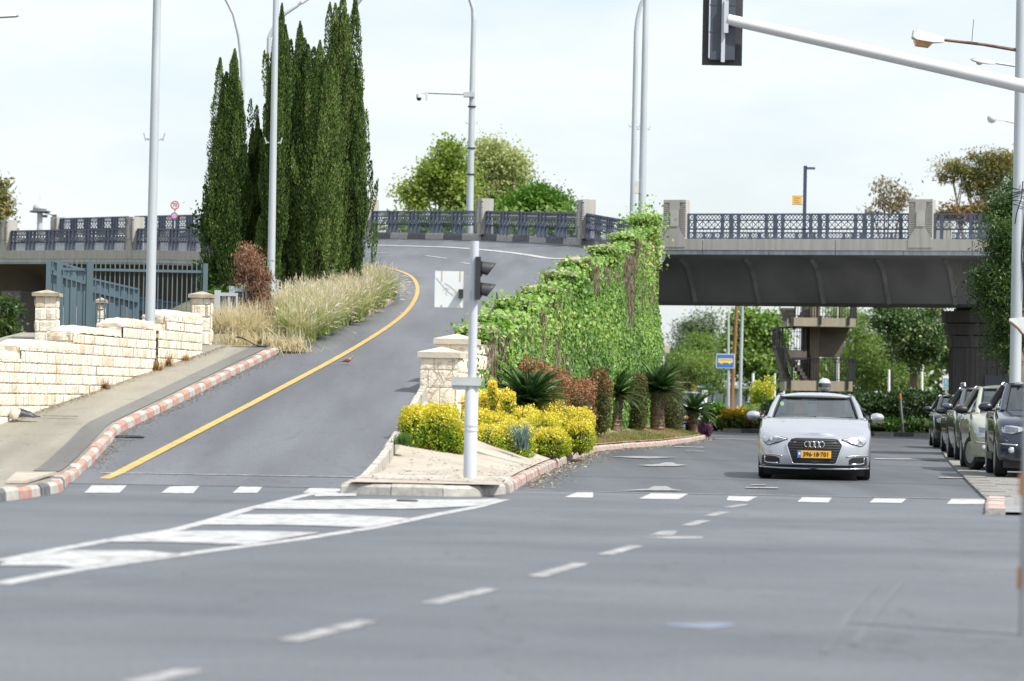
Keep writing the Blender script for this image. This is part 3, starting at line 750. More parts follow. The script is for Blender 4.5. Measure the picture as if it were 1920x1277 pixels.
for s in ip:
    x, y = ipt(s); x2, y2 = ipt(s + .2); t = Vector((x2 - x, y2 - y, 0)).normalized(); face = Vector((-t.y, t.x, 0))
    body, pl = parapet_post((x, y, inner_z(x, y)), face, .62, .5, 0, 1.32); o = body.build('parapet_post', MT['concrete'], ramp_br); pl.build('plaque', MT['concrete_pale'], o)
for a, b in zip(ip, ip[1:]):
    m = (a + b) / 2
    for s0, s1 in ((a + .35, m), (m, b - .35)):
        p, q = ipt(s0), ipt(s1); t = Vector((q[0] - p[0], q[1] - p[1], 0)).normalized(); o = Vector((t.y, -t.x, 0)) * .2
        railing(Vector((p[0], p[1], inner_z(*p))) + o, Vector((q[0], q[1], inner_z(*q))) + o, .86, 3, ramp_br)
# outer parapet, seen from the road
op = [(1086, 107), (897, 117), (684, 127), (530, 133), (380, 139), (240, 145), (100, 150.5)]
opts = []
for px, Y in op:
    p = at(px, 420, Y); opts.append(Vector((p.x, p.y, zr(p.x, p.y) + .24)))
for i, p in enumerate(opts):
    a, b = opts[max(i - 1, 0)], opts[min(i + 1, len(opts) - 1)]; t = (b - a).normalized(); face = Vector((-t.y, t.x, 0)); face = -face if face.y > 0 else face
    if i < 3 or i == len(opts) - 1:
        body, pl = parapet_post(p - face * .0, face, .62, .5, 0, 1.4 if i < 3 else 1.0, False); o = body.build('parapet_post', MT['concrete'], ramp_br); pl.build('plaque', MT['concrete_pale'], o)
start = at(1205, 424, 97.5); start.z = zr(start.x, start.y) + .1
seq = [start] + opts
for i, (a, b) in enumerate(zip(seq, seq[1:])):
    t = (b - a).normalized(); n2 = Vector((-t.y, t.x, 0)) * .22; n2 = n2 if n2.y > 0 else -n2
    railing(a + t * .32 + n2, b - t * .32 + n2, .93, 5 if i else 5, ramp_br)
# round pier standing under the left end, in the shade
pp = at(44, 600, 131); mb = MB()
for (r0, z0, r1, z1) in ((1.0, -.1, 1.0, 2.3), (1.1, 2.34, 1.2, 2.9), (1.3, 2.94, 1.4, 3.5), (1.5, 3.54, 1.6, 4.1), (1.0, 4.1, 1.0, 5.4)):
    mb.lathe([(r0, z0), (r1, z1)], (pp.x, pp.y, 0), 8)
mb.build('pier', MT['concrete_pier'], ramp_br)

# ================================================================== STEPPED RETAINING WALL WITH IVY
def stone_mat(name, base, dark, tan):
    m, n, l, p = new_mat(name)
    a = n.new('ShaderNodeAttribute'); a.attribute_name = 'rnd'
    t = n.new('ShaderNodeTexCoord'); mp = n.new('ShaderNodeMapping'); mp.inputs['Scale'].default_value = (7, 7, 1.6); l(t.outputs['Object'], mp.inputs['Vector'])
    nz = n.new('ShaderNodeTexNoise'); nz.inputs['Scale'].default_value = 1.5; nz.inputs['Detail'].default_value = 6; l(mp.outputs['Vector'], nz.inputs['Vector'])
    mr = n.new('ShaderNodeMapRange'); mr.inputs['From Min'].default_value = .5; mr.inputs['From Max'].default_value = .72; l(nz.outputs['Fac'], mr.inputs['Value'])
    mx = n.new('ShaderNodeMix'); mx.data_type = 'RGBA'; mx.inputs[6].default_value = rgb(base); mx.inputs[7].default_value = rgb(tan); l(mr.outputs['Result'], mx.inputs[0])
    ad = n.new('ShaderNodeMapRange'); ad.inputs['From Min'].default_value = .72; l(a.outputs['Fac'], ad.inputs['Value'])
    mx2 = n.new('ShaderNodeMix'); mx2.data_type = 'RGBA'; l(ad.outputs['Result'], mx2.inputs[0]); l(mx.outputs[2], mx2.inputs[6]); mx2.inputs[7].default_value = rgb(dark)
    l(mx2.outputs[2], p.inputs['Base Color']); p.inputs['Roughness'].default_value = .9; p.inputs['Specular IOR Level'].default_value = .2
    n2 = n.new('ShaderNodeTexNoise'); n2.inputs['Scale'].default_value = 22; n2.inputs['Detail'].default_value = 5; l(t.outputs['Object'], n2.inputs['Vector'])
    b = n.new('ShaderNodeBump'); b.inputs['Strength'].default_value = .55; b.inputs['Distance'].default_value = .03; l(n2.outputs['Fac'], b.inputs['Height']); l(b.outputs['Normal'], p.inputs['Normal'])
    return m
MT['stone'] = stone_mat('limestone', (.70, .655, .57), (.56, .46, .33), (.56, .44, .30))
MT['stone_smooth'] = stone_mat('limestone_ashlar', (.74, .68, .575), (.70, .635, .525), (.68, .61, .49))
MT['stone_cap'] = pm('limestone_cap', (.50, .46, .385), .9, .10, 3, bump=.4, bscale=20)
MT['stone_old'] = stone_mat('limestone_weathered', (.46, .40, .32), (.28, .23, .18), (.22, .18, .14))
MT['mortar'] = pm('mortar', (.46, .40, .31), .95, .2, 5)
def rough_stones(mb, O, ux, w, z0, zfun=None, ch=.19, lmin=.16, lmax=.5, rng=None, dep=.06, top=None, nout=None):
    """courses of rock-faced stones on the plane through O along ux (unit), from z0(s) up to top(s)"""
    nout = Vector(nout)
    z = 0; k = 0
    zmin = min(z0(s) for s in np.linspace(0, w, 12)); zmax = max(top(s) for s in np.linspace(0, w, 12))
    z = zmin - .05
    while z < zmax:
        s = -rng.uniform(0, lmin)
        c = ch * rng.uniform(.9, 1.12)
        while s < w:
            l = rng.uniform(lmin, lmax) if rng.random() < .8 else rng.uniform(lmin * .5, lmin)
            a, b = max(0, s + .004), min(w, s + l - .004); s += l
            if b - a < .03: continue
            zt = min(z + c - .009, top((a + b) / 2) - .0); zl = z + .0
            if zt - zl < .05 or zt < z0((a + b) / 2) - .1: continue
            n = max(2, int((b - a) / .08)); rows = []
            g = rng.uniform(.4, 1.2) * dep; rv = rng.random()
            for (vz, e) in ((0, 0), (.12, .85), (.5, 1), (.88, .95), (1, 0)):
                row = []
                for i in range(n + 1):
                    u = i / n; ed = 0 if i in (0, n) else 1
                    o = (g * e * (.35 + .65 * ed) + (rng.uniform(-.3, .3) * dep if e and ed else 0)) if ed or e else 0
                    row.append(O + ux * (a + (b - a) * u) + nout * o + Vector((0, 0, zl + (zt - zl) * vz)))
                rows.append(row)
            nj = n + 1; vs = [q for r in rows for q in r]
            mb.add(vs, [(i * nj + j, i * nj + j + 1, (i + 1) * nj + j + 1, (i + 1) * nj + j) for i in range(4) for j in range(n)], 0, rv)
        z += c
WY = [52.4, 54.3, 56.9, 59.5, 62.4, 66.2, 70.1, 74.2, 80.2, 86.3, 92.6]
WPX = [824, 852, 890, 928, 963, 1008, 1044, 1080, 1128, 1168, 1207]
WTOP = [657, 632, 612, 590, 560, 537, 508, 484, 461, 436, 405]
wall = thing('retaining_wall', 'stepped limestone retaining wall climbing beside the ramp, mostly hidden by ivy', 'wall', (-1.2, 52.6, .8))
WC = []
for px, y, Y in zip(WPX, WTOP, WY):
    p = at(px, y, Y); WC.append((p.x, Y, p.z))
wrng = random.Random(7)
core, cap, cap2, st, st2 = MB(), MB(), MB(), MB(), MB()
HW = .33
for i, (x, y, z) in enumerate(WC):
    nx, ny = (WC[i + 1][0], WC[i + 1][1]) if i + 1 < len(WC) else (x + .12, y + 1.0)
    d = Vector((nx - x, ny - y, 0)); L_ = d.length; d.normalize(); r = Vector((d.y, -d.x, 0))
    zb = -.3
    def q(s, u, zz): return Vector((x, y, 0)) + d * s + r * u + Vector((0, 0, zz))
    hw = HW - (.008 if i < 2 else .05)
    core.add([q(.04, -hw, zb), q(.04, hw, zb), q(L_ + .04, hw, zb), q(L_ + .04, -hw, zb), q(.04, -hw, z - .1), q(.04, hw, z - .1), q(L_ + .04, hw, z - .1), q(L_ + .04, -hw, z - .1)],
             [(0, 3, 2, 1), (4, 5, 6, 7), (0, 1, 5, 4), (1, 2, 6, 5), (2, 3, 7, 6), (3, 0, 4, 7)])
    # cap: low pyramid over the pier at the near end, then a flat coping
    pl = .78 if i else .72; e = HW + .05
    (cap if i < 2 else cap2).add([q(-.05, -e, z - .13), q(-.05, e, z - .13), q(pl, e, z - .13), q(pl, -e, z - .13), q(-.05, -e, z - .03), q(-.05, e, z - .03), q(pl, e, z - .03), q(pl, -e, z - .03), q(pl * .45, 0, z + .07)],
            [(0, 3, 2, 1), (0, 1, 5, 4), (1, 2, 6, 5), (2, 3, 7, 6), (3, 0, 4, 7), (4, 5, 8), (5, 6, 8), (6, 7, 8), (7, 4, 8)])
    if i: cap2.add([q(pl, -e + .04, z - .2), q(pl, e - .04, z - .2), q(L_, e - .04, z - .2), q(L_, -e + .04, z - .2), q(pl, -e + .04, z - .1), q(pl, e - .04, z - .1), q(L_, e - .04, z - .1), q(L_, -e + .04, z - .1)],
            [(0, 3, 2, 1), (4, 5, 6, 7), (0, 1, 5, 4), (1, 2, 6, 5), (2, 3, 7, 6), (3, 0, 4, 7)])
    zp = WC[i - 1][2] - .35 if i else .2
    tgt = st if i < 2 else st2
    def lo(s, zz=zp): return zz
    def hi(s, zz=z - .13): return zz
    rough_stones(tgt, Vector((x, y, 0)) - r * HW, r, 2 * HW, lo, lo, ch=.30 if i < 2 else .2, lmin=.3 if i < 2 else .2, lmax=.66 if i < 2 else .4, rng=wrng, dep=.010 if i < 2 else .05, top=hi, nout=-d)
    def lo2(s, zz=.3): return zz
    rough_stones(tgt, Vector((x, y, 0)) + r * hw, d, L_, lo2, lo2, ch=.27, lmin=.3, lmax=.7, rng=wrng, dep=.04, top=hi, nout=r)
    rough_stones(tgt, Vector((x, y, 0)) - r * hw, d, L_, lo2, lo2, ch=.27, lmin=.4, lmax=.8, rng=wrng, dep=.04, top=hi, nout=-r)
core.build('wall_core', MT['mortar'], wall); cap.build('coping', MT['stone_cap'], wall); cap2.build('weathered_coping', pm('weathered_limestone', (.30, .265, .21), .95, .35, 4, bump=.5, bscale=18), wall)
st.build('stone_pier', MT['stone_smooth'], wall, rnd=True, recalc=False); st2.build('stone_facing', MT['stone_old'], wall, rnd=True, recalc=False)

# ivy over the wall
IVY = leaf_mat('ivy_leaf', [(.05, .115, .025), (.10, .21, .040), (.175, .315, .062), (.27, .41, .09), (.40, .44, .16)], .5, .3)
IVYD = leaf_mat('ivy_stem', [(.10, .075, .055), (.20, .155, .12), (.29, .235, .19)], .9, 0)
rng = np.random.default_rng(11)
wx = np.array([c[0] for c in WC] + [WC[-1][0] + .12]); wy = np.array([c[1] for c in WC] + [WC[-1][1] + 1.0]); wz = np.array([c[2] for c in WC] + [WC[-1][2]])
def wall_top(Y): 
    i = np.clip(np.searchsorted(wy, Y, side='right') - 1, 0, len(wx) - 1); return wz[i]
def vnoise(seed, k=24):
    r = np.random.default_rng(seed); f = r.normal(size=(k, 2)) * 1.3; ph = r.uniform(0, 6.28, k); am = 1 / (1 + np.abs(f).sum(1))
    return lambda a, b: (np.sin(np.outer(a, f[:, 0]) + np.outer(b, f[:, 1]) + ph) * am).sum(1)
vn, vn2 = vnoise(5), vnoise(9, 30)
# leaves on the long face towards the main road
n = 135000
Y = rng.uniform(54, wy[-1], n); X0 = np.interp(Y, wy, wx) + HW
ztop = wall_top(Y); u = rng.uniform(0, 1, n); Z = .25 + (ztop - .1 - .25) * u
dep = ztop - Z
dens = 1 / (1 + np.exp(-(vn(Y * .45, Z * 1.6) * 1.6 + (dep - 2.0) * 1.9)))          # bare stone shows in the top metre or so
dens = np.clip(dens + .12 + .35 * (vn2(Y * .6, Z * 1.6) > .45), 0, 1); dens[Y < 57] *= np.clip((Z[Y < 57] * 0 + .55), 0, 1)
keep = rng.uniform(0, 1, n) < dens
Y, X0, Z = Y[keep], X0[keep], Z[keep]; n = len(Y)
thick = .06 + .10 * (vn2(Y * .5, Z * 2) * .5 + .5)
P = np.stack([X0 + rng.uniform(0, 1, n) * thick + .02, Y + rng.normal(size=n) * .05, Z], 1)
A = np.stack([rng.normal(size=n) * .35 + .25, rng.normal(size=n) * .7, -np.abs(rng.normal(size=n)) * .8 - .35], 1)
Nn = np.stack([np.full(n, .8), np.full(n, -.45), np.full(n, .45)], 1) + rng.normal(size=(n, 3)) * .5
V1, F1 = leaf_arrays(P, A, .108, .85, rng, Nn)
r1 = np.clip(.40 + .12 * vn(Y * .3, Z * 1.4) + rng.normal(size=n) * .24, 0, 1)
# mounds over the copings and down the fronts of the piers
Ps, rs = [], []
for i, (x, y, z) in enumerate(WC):
    if i < 2: continue
    m = int((1300 if i in (3, 4, 10) else 750) * (1 + .2 * rng.normal()))
    c = np.array([x + .06, y + .35, z - .10]); sg = np.array([.25, .45, .075]) * (1.1 if i in (3, 4, 10) else .85)
    p = c + rng.normal(size=(m, 3)) * sg; p[:, 2] = np.maximum(p[:, 2], z - .2); hang = rng.uniform(size=m) < .42; k2 = hang.sum(); fr = rng.uniform(size=k2) < .45; p[hang, 0] = np.where(fr, x + rng.uniform(-HW, HW, k2), x + HW + .08 * rng.uniform(size=k2)); p[hang, 1] = np.where(fr, y - .08 * rng.uniform(size=k2), y + rng.uniform(0, 1.2, k2)); p[hang, 2] = z - .05 - np.abs(rng.normal(size=k2)) * .30
    Ps.append(p); rs.append(np.clip(rng.normal(size=m) * .2 + .52, 0, 1))
    for k in range(1 + i % 2):                                         # streamers hanging down the pier front and the panel face
        xx = x + rng.uniform(-HW, HW); ln = rng.uniform(.4, 1.5); m = int(150 * ln * 1.4)
        zz = z - .1 - rng.uniform(0, 1, m) * ln; p = np.stack([xx + rng.normal(size=m) * .07, y - .06 - rng.uniform(0, .1, m), zz], 1); Ps.append(p); rs.append(np.clip(rng.normal(size=m) * .2 + .6, 0, 1))
    if 1 < i < 10:                                             # sprays bridging one step to the next
        m = 520; f = rng.uniform(0.05, 1, m); x2, y2, z2 = WC[i + 1]; p = np.stack([x + (x2 - x) * f + rng.normal(size=m) * .2 + .08, y + (y2 - y) * f, z + (z2 - z) * (f - .25) - np.abs(rng.normal(size=m)) * .15 - .03], 1); Ps.append(p); rs.append(np.clip(rng.normal(size=m) * .2 + .5, 0, 1))
    if i == 10:
        m = 3600; p = np.array([x + .04, y + .4, z - .75]) + rng.normal(size=(m, 3)) * np.array([.26, .4, .42]); Ps.append(p); rs.append(np.clip(rng.normal(size=m) * .2 + .6, 0, 1))
P2 = np.concatenate(Ps); r2 = np.concatenate(rs); n2 = len(P2)
A2 = np.stack([rng.normal(size=n2) * .6, rng.normal(size=n2) * .6 - .2, -np.abs(rng.normal(size=n2)) * .5 - .1], 1)
V2, F2 = leaf_arrays(P2, A2, .10, .85, rng, np.array([.3, -.5, .8]) + rng.normal(size=(n2, 3)) * .5)
# far end of the wall, leaves round the corner and a few sprays in the air
m = 11000; P3 = np.stack([rng.uniform(wx[-1] - HW, wx[-1] + HW + .08, m), wy[-1] + rng.uniform(-.1, .2, m), rng.uniform(.3, wz[-1] - .2, m)], 1)
A3 = rng.normal(size=(m, 3)) + np.array([0, 0, -.6]); V3, F3 = leaf_arrays(P3, A3, .11, .85, rng); r3 = np.clip(rng.normal(size=m) * .2 + .55, 0, 1)
V = np.concatenate([V1, V2, V3]); Fc = np.arange(len(V), dtype=np.int32).reshape(-1, 4)
ivy = fast_obj('ivy', V, Fc, IVY, None, rnd=np.concatenate([r1, r2, r3]))
tag(ivy, 'bright green ivy hanging thickly over the stepped retaining wall', 'ivy')
# dry brown stems over the bare stone
m = 24000
Y = rng.uniform(56, wy[-1], m); zt = wall_top(Y); Z = zt - .1 - np.abs(rng.normal(size=m)) * 1.0
band = vn2(Y * 2.2, Y * 0 + 1.0) > -.1; Y, zt, Z = Y[band], zt[band], Z[band]; m = len(Y)
X0 = np.interp(Y, wy, wx) + HW
Pd = np.stack([X0 + rng.uniform(.0, .12, m), Y, Z], 1); Ad = np.stack([rng.normal(size=m) * .12, rng.normal(size=m) * .3, np.full(m, -1.0)], 1)
Pe, Ae = [], []
for i, (x, y, z) in enumerate(WC[2:]):
    k = 1100; zz = z - .15 - np.abs(rng.normal(size=k)) * .6; xx = x + np.where(rng.uniform(size=k) < .6, rng.normal(size=k) * .1 + rng.uniform(-.25, .3), rng.uniform(-HW, HW, k))
    Pe.append(np.stack([xx, y - .05 - rng.uniform(0, .05, k), zz], 1)); Ae.append(np.stack([rng.normal(size=k) * .3, rng.normal(size=k) * .1, np.full(k, -1.0)], 1))
Pd = np.concatenate([Pd] + Pe); Ad = np.concatenate([Ad] + Ae); m = len(Pd)
Vd, Fd = leaf_arrays(Pd, Ad, .26, .05, rng)
fast_obj('dry_stems', Vd, Fd, IVYD, ivy, rnd=rng.uniform(0, 1, m))
# thin bare tendrils over the two clean piers
mb = MB(); tr = random.Random(4)
for i in (0, 1):
    x, y, z = WC[i]
    for k in range(8):
        p = Vector((x + tr.uniform(-.05, .34), y - .03, z - .2)); pts = [p]
        for s in range(6):
            p = p + Vector((tr.uniform(-.16, .10), tr.uniform(-.01, .003), tr.uniform(-.17, .02))); pts.append(p.copy())
        mb.tube(pts, .004, 4)
mb.build('tendrils', pm('dry_tendril', (.36, .30, .24), .9), ivy)
# ================================================================== LIMESTONE WALL BESIDE THE FOOTPATH
swall = thing('stone_wall', 'cream limestone wall with rounded coping stepping down along the footpath', 'wall', (WALL_A[0], WALL_A[1], .7))
srng = random.Random(21)
dW = Vector((WALL_B[0] - WALL_A[0], WALL_B[1] - WALL_A[1], 0)); LW = dW.length; dW.normalize(); nW = Vector((dW.y, -dW.x, 0))
OW = Vector((WALL_A[0], WALL_A[1], 0)) - dW * 4.5
def wall_s(px, py_hint=640):                                   # distance along the wall that shows at photo column px
    d = ray(px, py_hint); t = (OW.x * dW.y - OW.y * dW.x) / (d.x * dW.y - d.y * dW.x)
    return (Vector((d.x * t, d.y * t, 0)) - OW).dot(dW), d.y * t
stone, coping, wcore = MB(), MB(), MB()
segs = [(-60, 12, 650), (12, 113, 632), (113, 204, 607), (204, 268, 592), (270, 288, 600), (288, 358, 578)]
def ground_s(s):
    p = OW + dW * s; return zr(edge_x(RLlow, p.y) - .2, p.y) + .10 if p.y > 38.4 else .1
steps = []
for (pa_, pb_, ytop) in segs:
    s0, Y0 = wall_s(pa_); s1, Y1 = wall_s(pb_); steps.append((s0, s1, at((pa_ + pb_) / 2, ytop, (Y0 + Y1) / 2).z, .16 if pa_ == 270 else .22))
def top_at(s):
    for s0, s1, zt, w in steps:
        if s < s1: return zt - .17
    return steps[-1][2] - .17
sa, sb = steps[0][0], steps[-1][1]
gap = steps[4]
for (u0, u1) in ((sa, gap[0] - .03), (gap[0] + .18, sb)):       # two runs of masonry with a slot behind the lamp post
    rough_stones(stone, OW + dW * u0 + nW * .22, dW, u1 - u0, lambda s: ground_s(u0 + s) - .05, ch=.168, lmin=.07, lmax=.34, rng=srng, dep=.022, top=lambda s: top_at(u0 + s), nout=nW)
for i, (s0, s1, zt, wid) in enumerate(steps):
    o = OW + dW * s0
    rough_stones(stone, o - nW * wid, nW, 2 * wid, lambda s: zt - .5, ch=.205, lmin=.2, lmax=.45, rng=srng, dep=.03, top=lambda s: zt - .17, nout=-dW)
    c = [o - nW * (wid - .03), o + nW * (wid - .03), o + dW * (s1 - s0) + nW * (wid - .03), o + dW * (s1 - s0) - nW * (wid - .03)]
    wcore.add([p + Vector((0, 0, -.3)) for p in c] + [p + Vector((0, 0, zt - .16)) for p in c], [(0, 3, 2, 1), (4, 5, 6, 7), (0, 1, 5, 4), (1, 2, 6, 5), (2, 3, 7, 6), (3, 0, 4, 7)])
    m = 10; rows = []; n = max(3, int((s1 - s0) / .14))          # rounded coping running down at the near end
    for j in range(n + 1):
        s = (s1 - s0) * j / n; fall = max(0, 1 - s / .6); row = []
        for k in range(m + 1):
            a = pi * k / m; row.append(o + dW * (s - .02) + nW * (math.copysign(abs(cos(a)) ** .6, cos(a)) * (wid + .012)) + Vector((0, 0, zt - .185 - .05 * fall ** 2.2 + max(0, sin(a)) ** .6 * .12 * (1 - .5 * fall) * 1.1 + srng.uniform(-.012, .012))))
        rows.append(row)
    coping.grid(rows); coping.poly(rows[0]); coping.poly(rows[-1])
wcore.build('wall_core', MT['mortar'], swall); stone.build('stone_facing', MT['stone'], swall, rnd=True, recalc=False)
coping.build('coping', pm('rough_coping', (.46, .40, .31), .95, .22, 2.2, bump=1.0, bscale=14, col2=(.60, .55, .46)), swall, smooth=40)
def stone_pillar(name, label, px0, px1, ytop, Y, zb, depth=None, mat='stone', ch=.26, cap=True):
    a = at(px0, ytop, Y); b = at(px1, ytop, Y); w = b.x - a.x; d = depth or w; zt = a.z
    t = thing(name, label, 'pillar', ((a.x + b.x) / 2, Y + d / 2, zb))
    mb, co, cp = MB(), MB(), MB(); e = .03
    co.box((a.x + e, Y + e, zb - .2), (b.x - e, Y + d - e, zt - .12)); co.build('pillar_core', MT['mortar'], t)
    lo = lambda s: zb - .1
    hi = lambda s: zt - .13
    for (o, u, n_, L_) in (((a.x + e, Y + e), (1, 0), (0, -1), w - 2 * e), ((b.x - e, Y + e), (0, 1), (1, 0), d - 2 * e), ((a.x + e, Y + e), (0, 1), (-1, 0), d - 2 * e), ((a.x + e, Y + d - e), (1, 0), (0, 1), w - 2 * e)):
        rough_stones(mb, Vector((o[0], o[1], 0)), Vector((u[0], u[1], 0)), L_, lo, ch=ch, lmin=.18, lmax=.36, rng=srng, dep=.03, top=hi, nout=(n_[0], n_[1], 0))
    mb.build('stones', MT[mat], t, rnd=True, recalc=False)
    x0, x1, y0, y1 = a.x - .04, b.x + .04, Y - .04, Y + d + .04; c = Vector(((x0 + x1) / 2, (y0 + y1) / 2, zt + .01))
    cp.add([(x0, y0, zt - .13), (x1, y0, zt - .13), (x1, y1, zt - .13), (x0, y1, zt - .13), (x0, y0, zt - .06), (x1, y0, zt - .06), (x1, y1, zt - .06), (x0, y1, zt - .06), c],
           [(0, 3, 2, 1), (0, 1, 5, 4), (1, 2, 6, 5), (2, 3, 7, 6), (3, 0, 4, 7), (4, 5, 8), (5, 6, 8), (6, 7, 8), (7, 4, 8)])
    cp.build('coping', pm('weathered_cap', (.33, .29, .22), .9, .3, 6, bump=.4), t)
    return t
stone_pillar('stone_pillar', 'square limestone pillar at the end of the stepped wall beside the grass', 357, 398, 546, 60.2, 1.8, .42)
stone_pillar('stone_pillar', 'limestone gate pillar in front of the blue boarded fence', 64, 108, 543, 60.5, .3, .46, ch=.24)
stone_pillar('stone_pillar', 'narrow weathered limestone pillar showing through the metal fence bars', 181, 197, 558, 72, .3, .25, ch=.22)
# two stone steps and the drop behind the end pillar
sp_ = at(412, 622, 61.5)
mb = MB(); mb.box((sp_.x - .25, 61.0, .5), (sp_.x + .35, 62.1, at(412, 626, 61).z)); mb.box((sp_.x - .2, 60.85, .5), (sp_.x + .55, 61.0, at(412, 640, 61).z))
tag(mb.build('stone_steps', MT['stone_cap']), 'two pale stone steps between the end pillar and the dry grass', 'steps')

# ================================================================== BLUE-GREY METAL FENCE
MT['fence'] = pm('blue_grey_paint', (.105, .155, .19), .5, .10, 1.5, stretch=(3, 3, .3))
fence = thing('bar_fence', 'tall blue-grey metal bar fence under the viaduct edge', 'fence', (at(240, 600, 70).x, 70, .2))
mb = MB(); fx = [at(px, 500, 70).x for px in (90, 387)]; ft = at(240, 493, 70).z; nb = 33
for i in range(nb + 1):
    x = fx[0] + (fx[1] - fx[0]) * i / nb; mb.box((x - .012, 69.985, .1), (x + .012, 70.015, ft))
mb.build('fence_bars', MT['fence'], fence)
zr1 = at(240, 507, 70).z
for z in (zr1, zr1 - 2.2): mb = MB(); mb.box((fx[0], 69.94, z - .03), (fx[1], 69.978, z + .03)); mb.build('fence_rail', MT['fence'], fence)
for px in (92, 112, 170, 386):
    x = at(px, 500, 70).x; w = .05 if px != 170 else .07; mb = MB(); mb.box((x - w, 69.9, 0), (x + w, 70.0, ft + .02)); mb.build('fence_post', MT['fence'], fence)
board = thing('board_fence', 'blue-grey boarded fence stepping downhill behind the bar fence', 'fence', (at(180, 600, 72.5).x, 72.5, .2))
def panel(px0, px1, y0, y1, Y):
    a, b = at(px0, y0, Y), at(px1, y1, Y); n = max(2, int((b.x - a.x) / .15)); mb = MB()
    for i in range(n):
        t0, t1 = i / n, (i + 1) / n; x0, x1 = a.x + (b.x - a.x) * t0, a.x + (b.x - a.x) * t1; z0, z1 = a.z + (b.z - a.z) * t0, a.z + (b.z - a.z) * t1
        q = .02 if i % 2 else 0
        mb.prism([(x0 + .004, Y - q, -.2), (x1 - .004, Y - q, -.2), (x1 - .004, Y - q, z1), (x0 + .004, Y - q, z0)], (0, .04, 0))
    mb.build('board_panel', MT['fence'], board)
    mb = MB(); mb.bar((a.x, Y - .05, a.z - .3), (b.x, Y - .05, b.z - .3), .05, .07); mb.bar((a.x, Y - .03, a.z), (b.x, Y - .03, b.z), .05, .05); mb.build('board_rail', MT['fence'], board)
panel(96, 170, 488, 510, 72.6); panel(170, 262, 522, 543, 74.4); panel(258, 305, 558, 564, 76.2); panel(288, 342, 563, 570, 78)
# pale grey louvred panels at the end of the ramp planting
lv = thing('louvre_screen', 'pale grey metal louvre screen standing behind the dry grass clump', 'screen', (at(430, 620, 63).x, 63, 2.0))
for (x0, x1, yt, Y) in ((413, 446, 546, 63.0), (440, 464, 538, 64.2), (506, 518, 520, 67)):
    a, b = at(x0, yt, Y), at(x1, yt, Y); zb = a.z - 1.0; mb = MB()
    mb.box((a.x - .12, Y - .01, zb), (a.x, Y + .16, a.z + .02))
    mb.box((b.x - .04, Y, zb), (b.x, Y + .06, a.z - .06))
    for k in range(3): z = a.z - .05 - .36 * k; mb.box((a.x, Y + .002, z - .05), (b.x, Y + .07, z + .02))
    mb.box((a.x + .16, Y + .01, zb), (a.x + .2, Y + .05, a.z - .05))
    mb.build('screen_frame', MT['steel'], lv)
    mb = MB(); mb.box((a.x, Y + .05, zb + .05), (b.x - .04, Y + .065, a.z - .1)); mb.build('screen_mesh', pm('grey_mesh', (.13, .14, .16), .6, .2, 12), lv)

# ================================================================== LAMP POSTS
def lamp_post(name, label, px, pybase, Y, zb, top, r0, r1, mat='steel', arm=None, lean=.0, collars=(), brackets=(), head=None, base_r=None, group=None, lamp_mat=None):
    """slender tapered column; arm = list of offsets from the top (curved outreach), head = kind of lantern at the arm's end"""
    b = at(px, pybase, Y); b.z = zb
    t = thing(name, label, 'lamp post', b, group)
    mb = MB(); n = 9
    up = Vector((lean, 0, 1))
    mb.tube([b + up * (top - zb) * k / n for k in range(n + 1)], [r0 + (r1 - r0) * k / n for k in range(n + 1)], 16)
    mb.build('column', MT[mat], t, smooth=40)
    if base_r:
        mb = MB(); mb.tube([b, b + up * .5], base_r, 16); mb.build('base_sleeve', MT[mat], t, smooth=40)
        mb = MB(); mb.box((b.x - base_r * 1.8, b.y - base_r * 1.8, zb - .05), (b.x + base_r * 1.8, b.y + base_r * 1.8, zb + .03)); mb.build('base_plate', MT['steel'], t)
    for zc in collars:
        c = b + up * (zc - zb); mb = MB(); mb.lathe([(r0 * 1.06, -.03), (r0 * 1.12, 0), (r0 * 1.06, .03)], c, 16); mb.build('collar', MT['black'], t)
    for zc in brackets:
        c = b + up * (zc - zb); mb = MB()
        for sg in (-1, 1):
            mb.bar(c + Vector((sg * r0, 0, 0)), c + Vector((sg * (r0 + .07), 0, .02)), .03, .03); mb.bar(c + Vector((sg * (r0 + .06), 0, -.02)), c + Vector((sg * (r0 + .10), 0, .12)), .025, .025)
        mb.build('bracket', MT['steel'], t)
    if arm:
        tp = b + up * (top - zb); pts = [tp + Vector(o) for o in arm]
        mb = MB(); mb.tube(pts, [r1 + (r1 * .6 - r1) * i / (len(pts) - 1) for i in range(len(pts))], 12); mb.build('outreach_arm', MT[lamp_mat or mat], t, smooth=40)
        if head:
            e = pts[-1]; d = (pts[-1] - pts[-2]).normalized(); lantern(t, e, d, head)
    return t
MT['lamp_glass'] = pm('lamp_glass', (.55, .52, .45), .15, .1, 5)
MT['lamp_amber'] = pm('lamp_amber', (.45, .25, .10), .2, .25, 9)
MT['lamp_pale'] = pm('lamp_pale', (.55, .565, .56), .5, .08, 4)
MT['rust'] = pm('rusty_iron', (.16, .10, .065), .85, .4, 6)
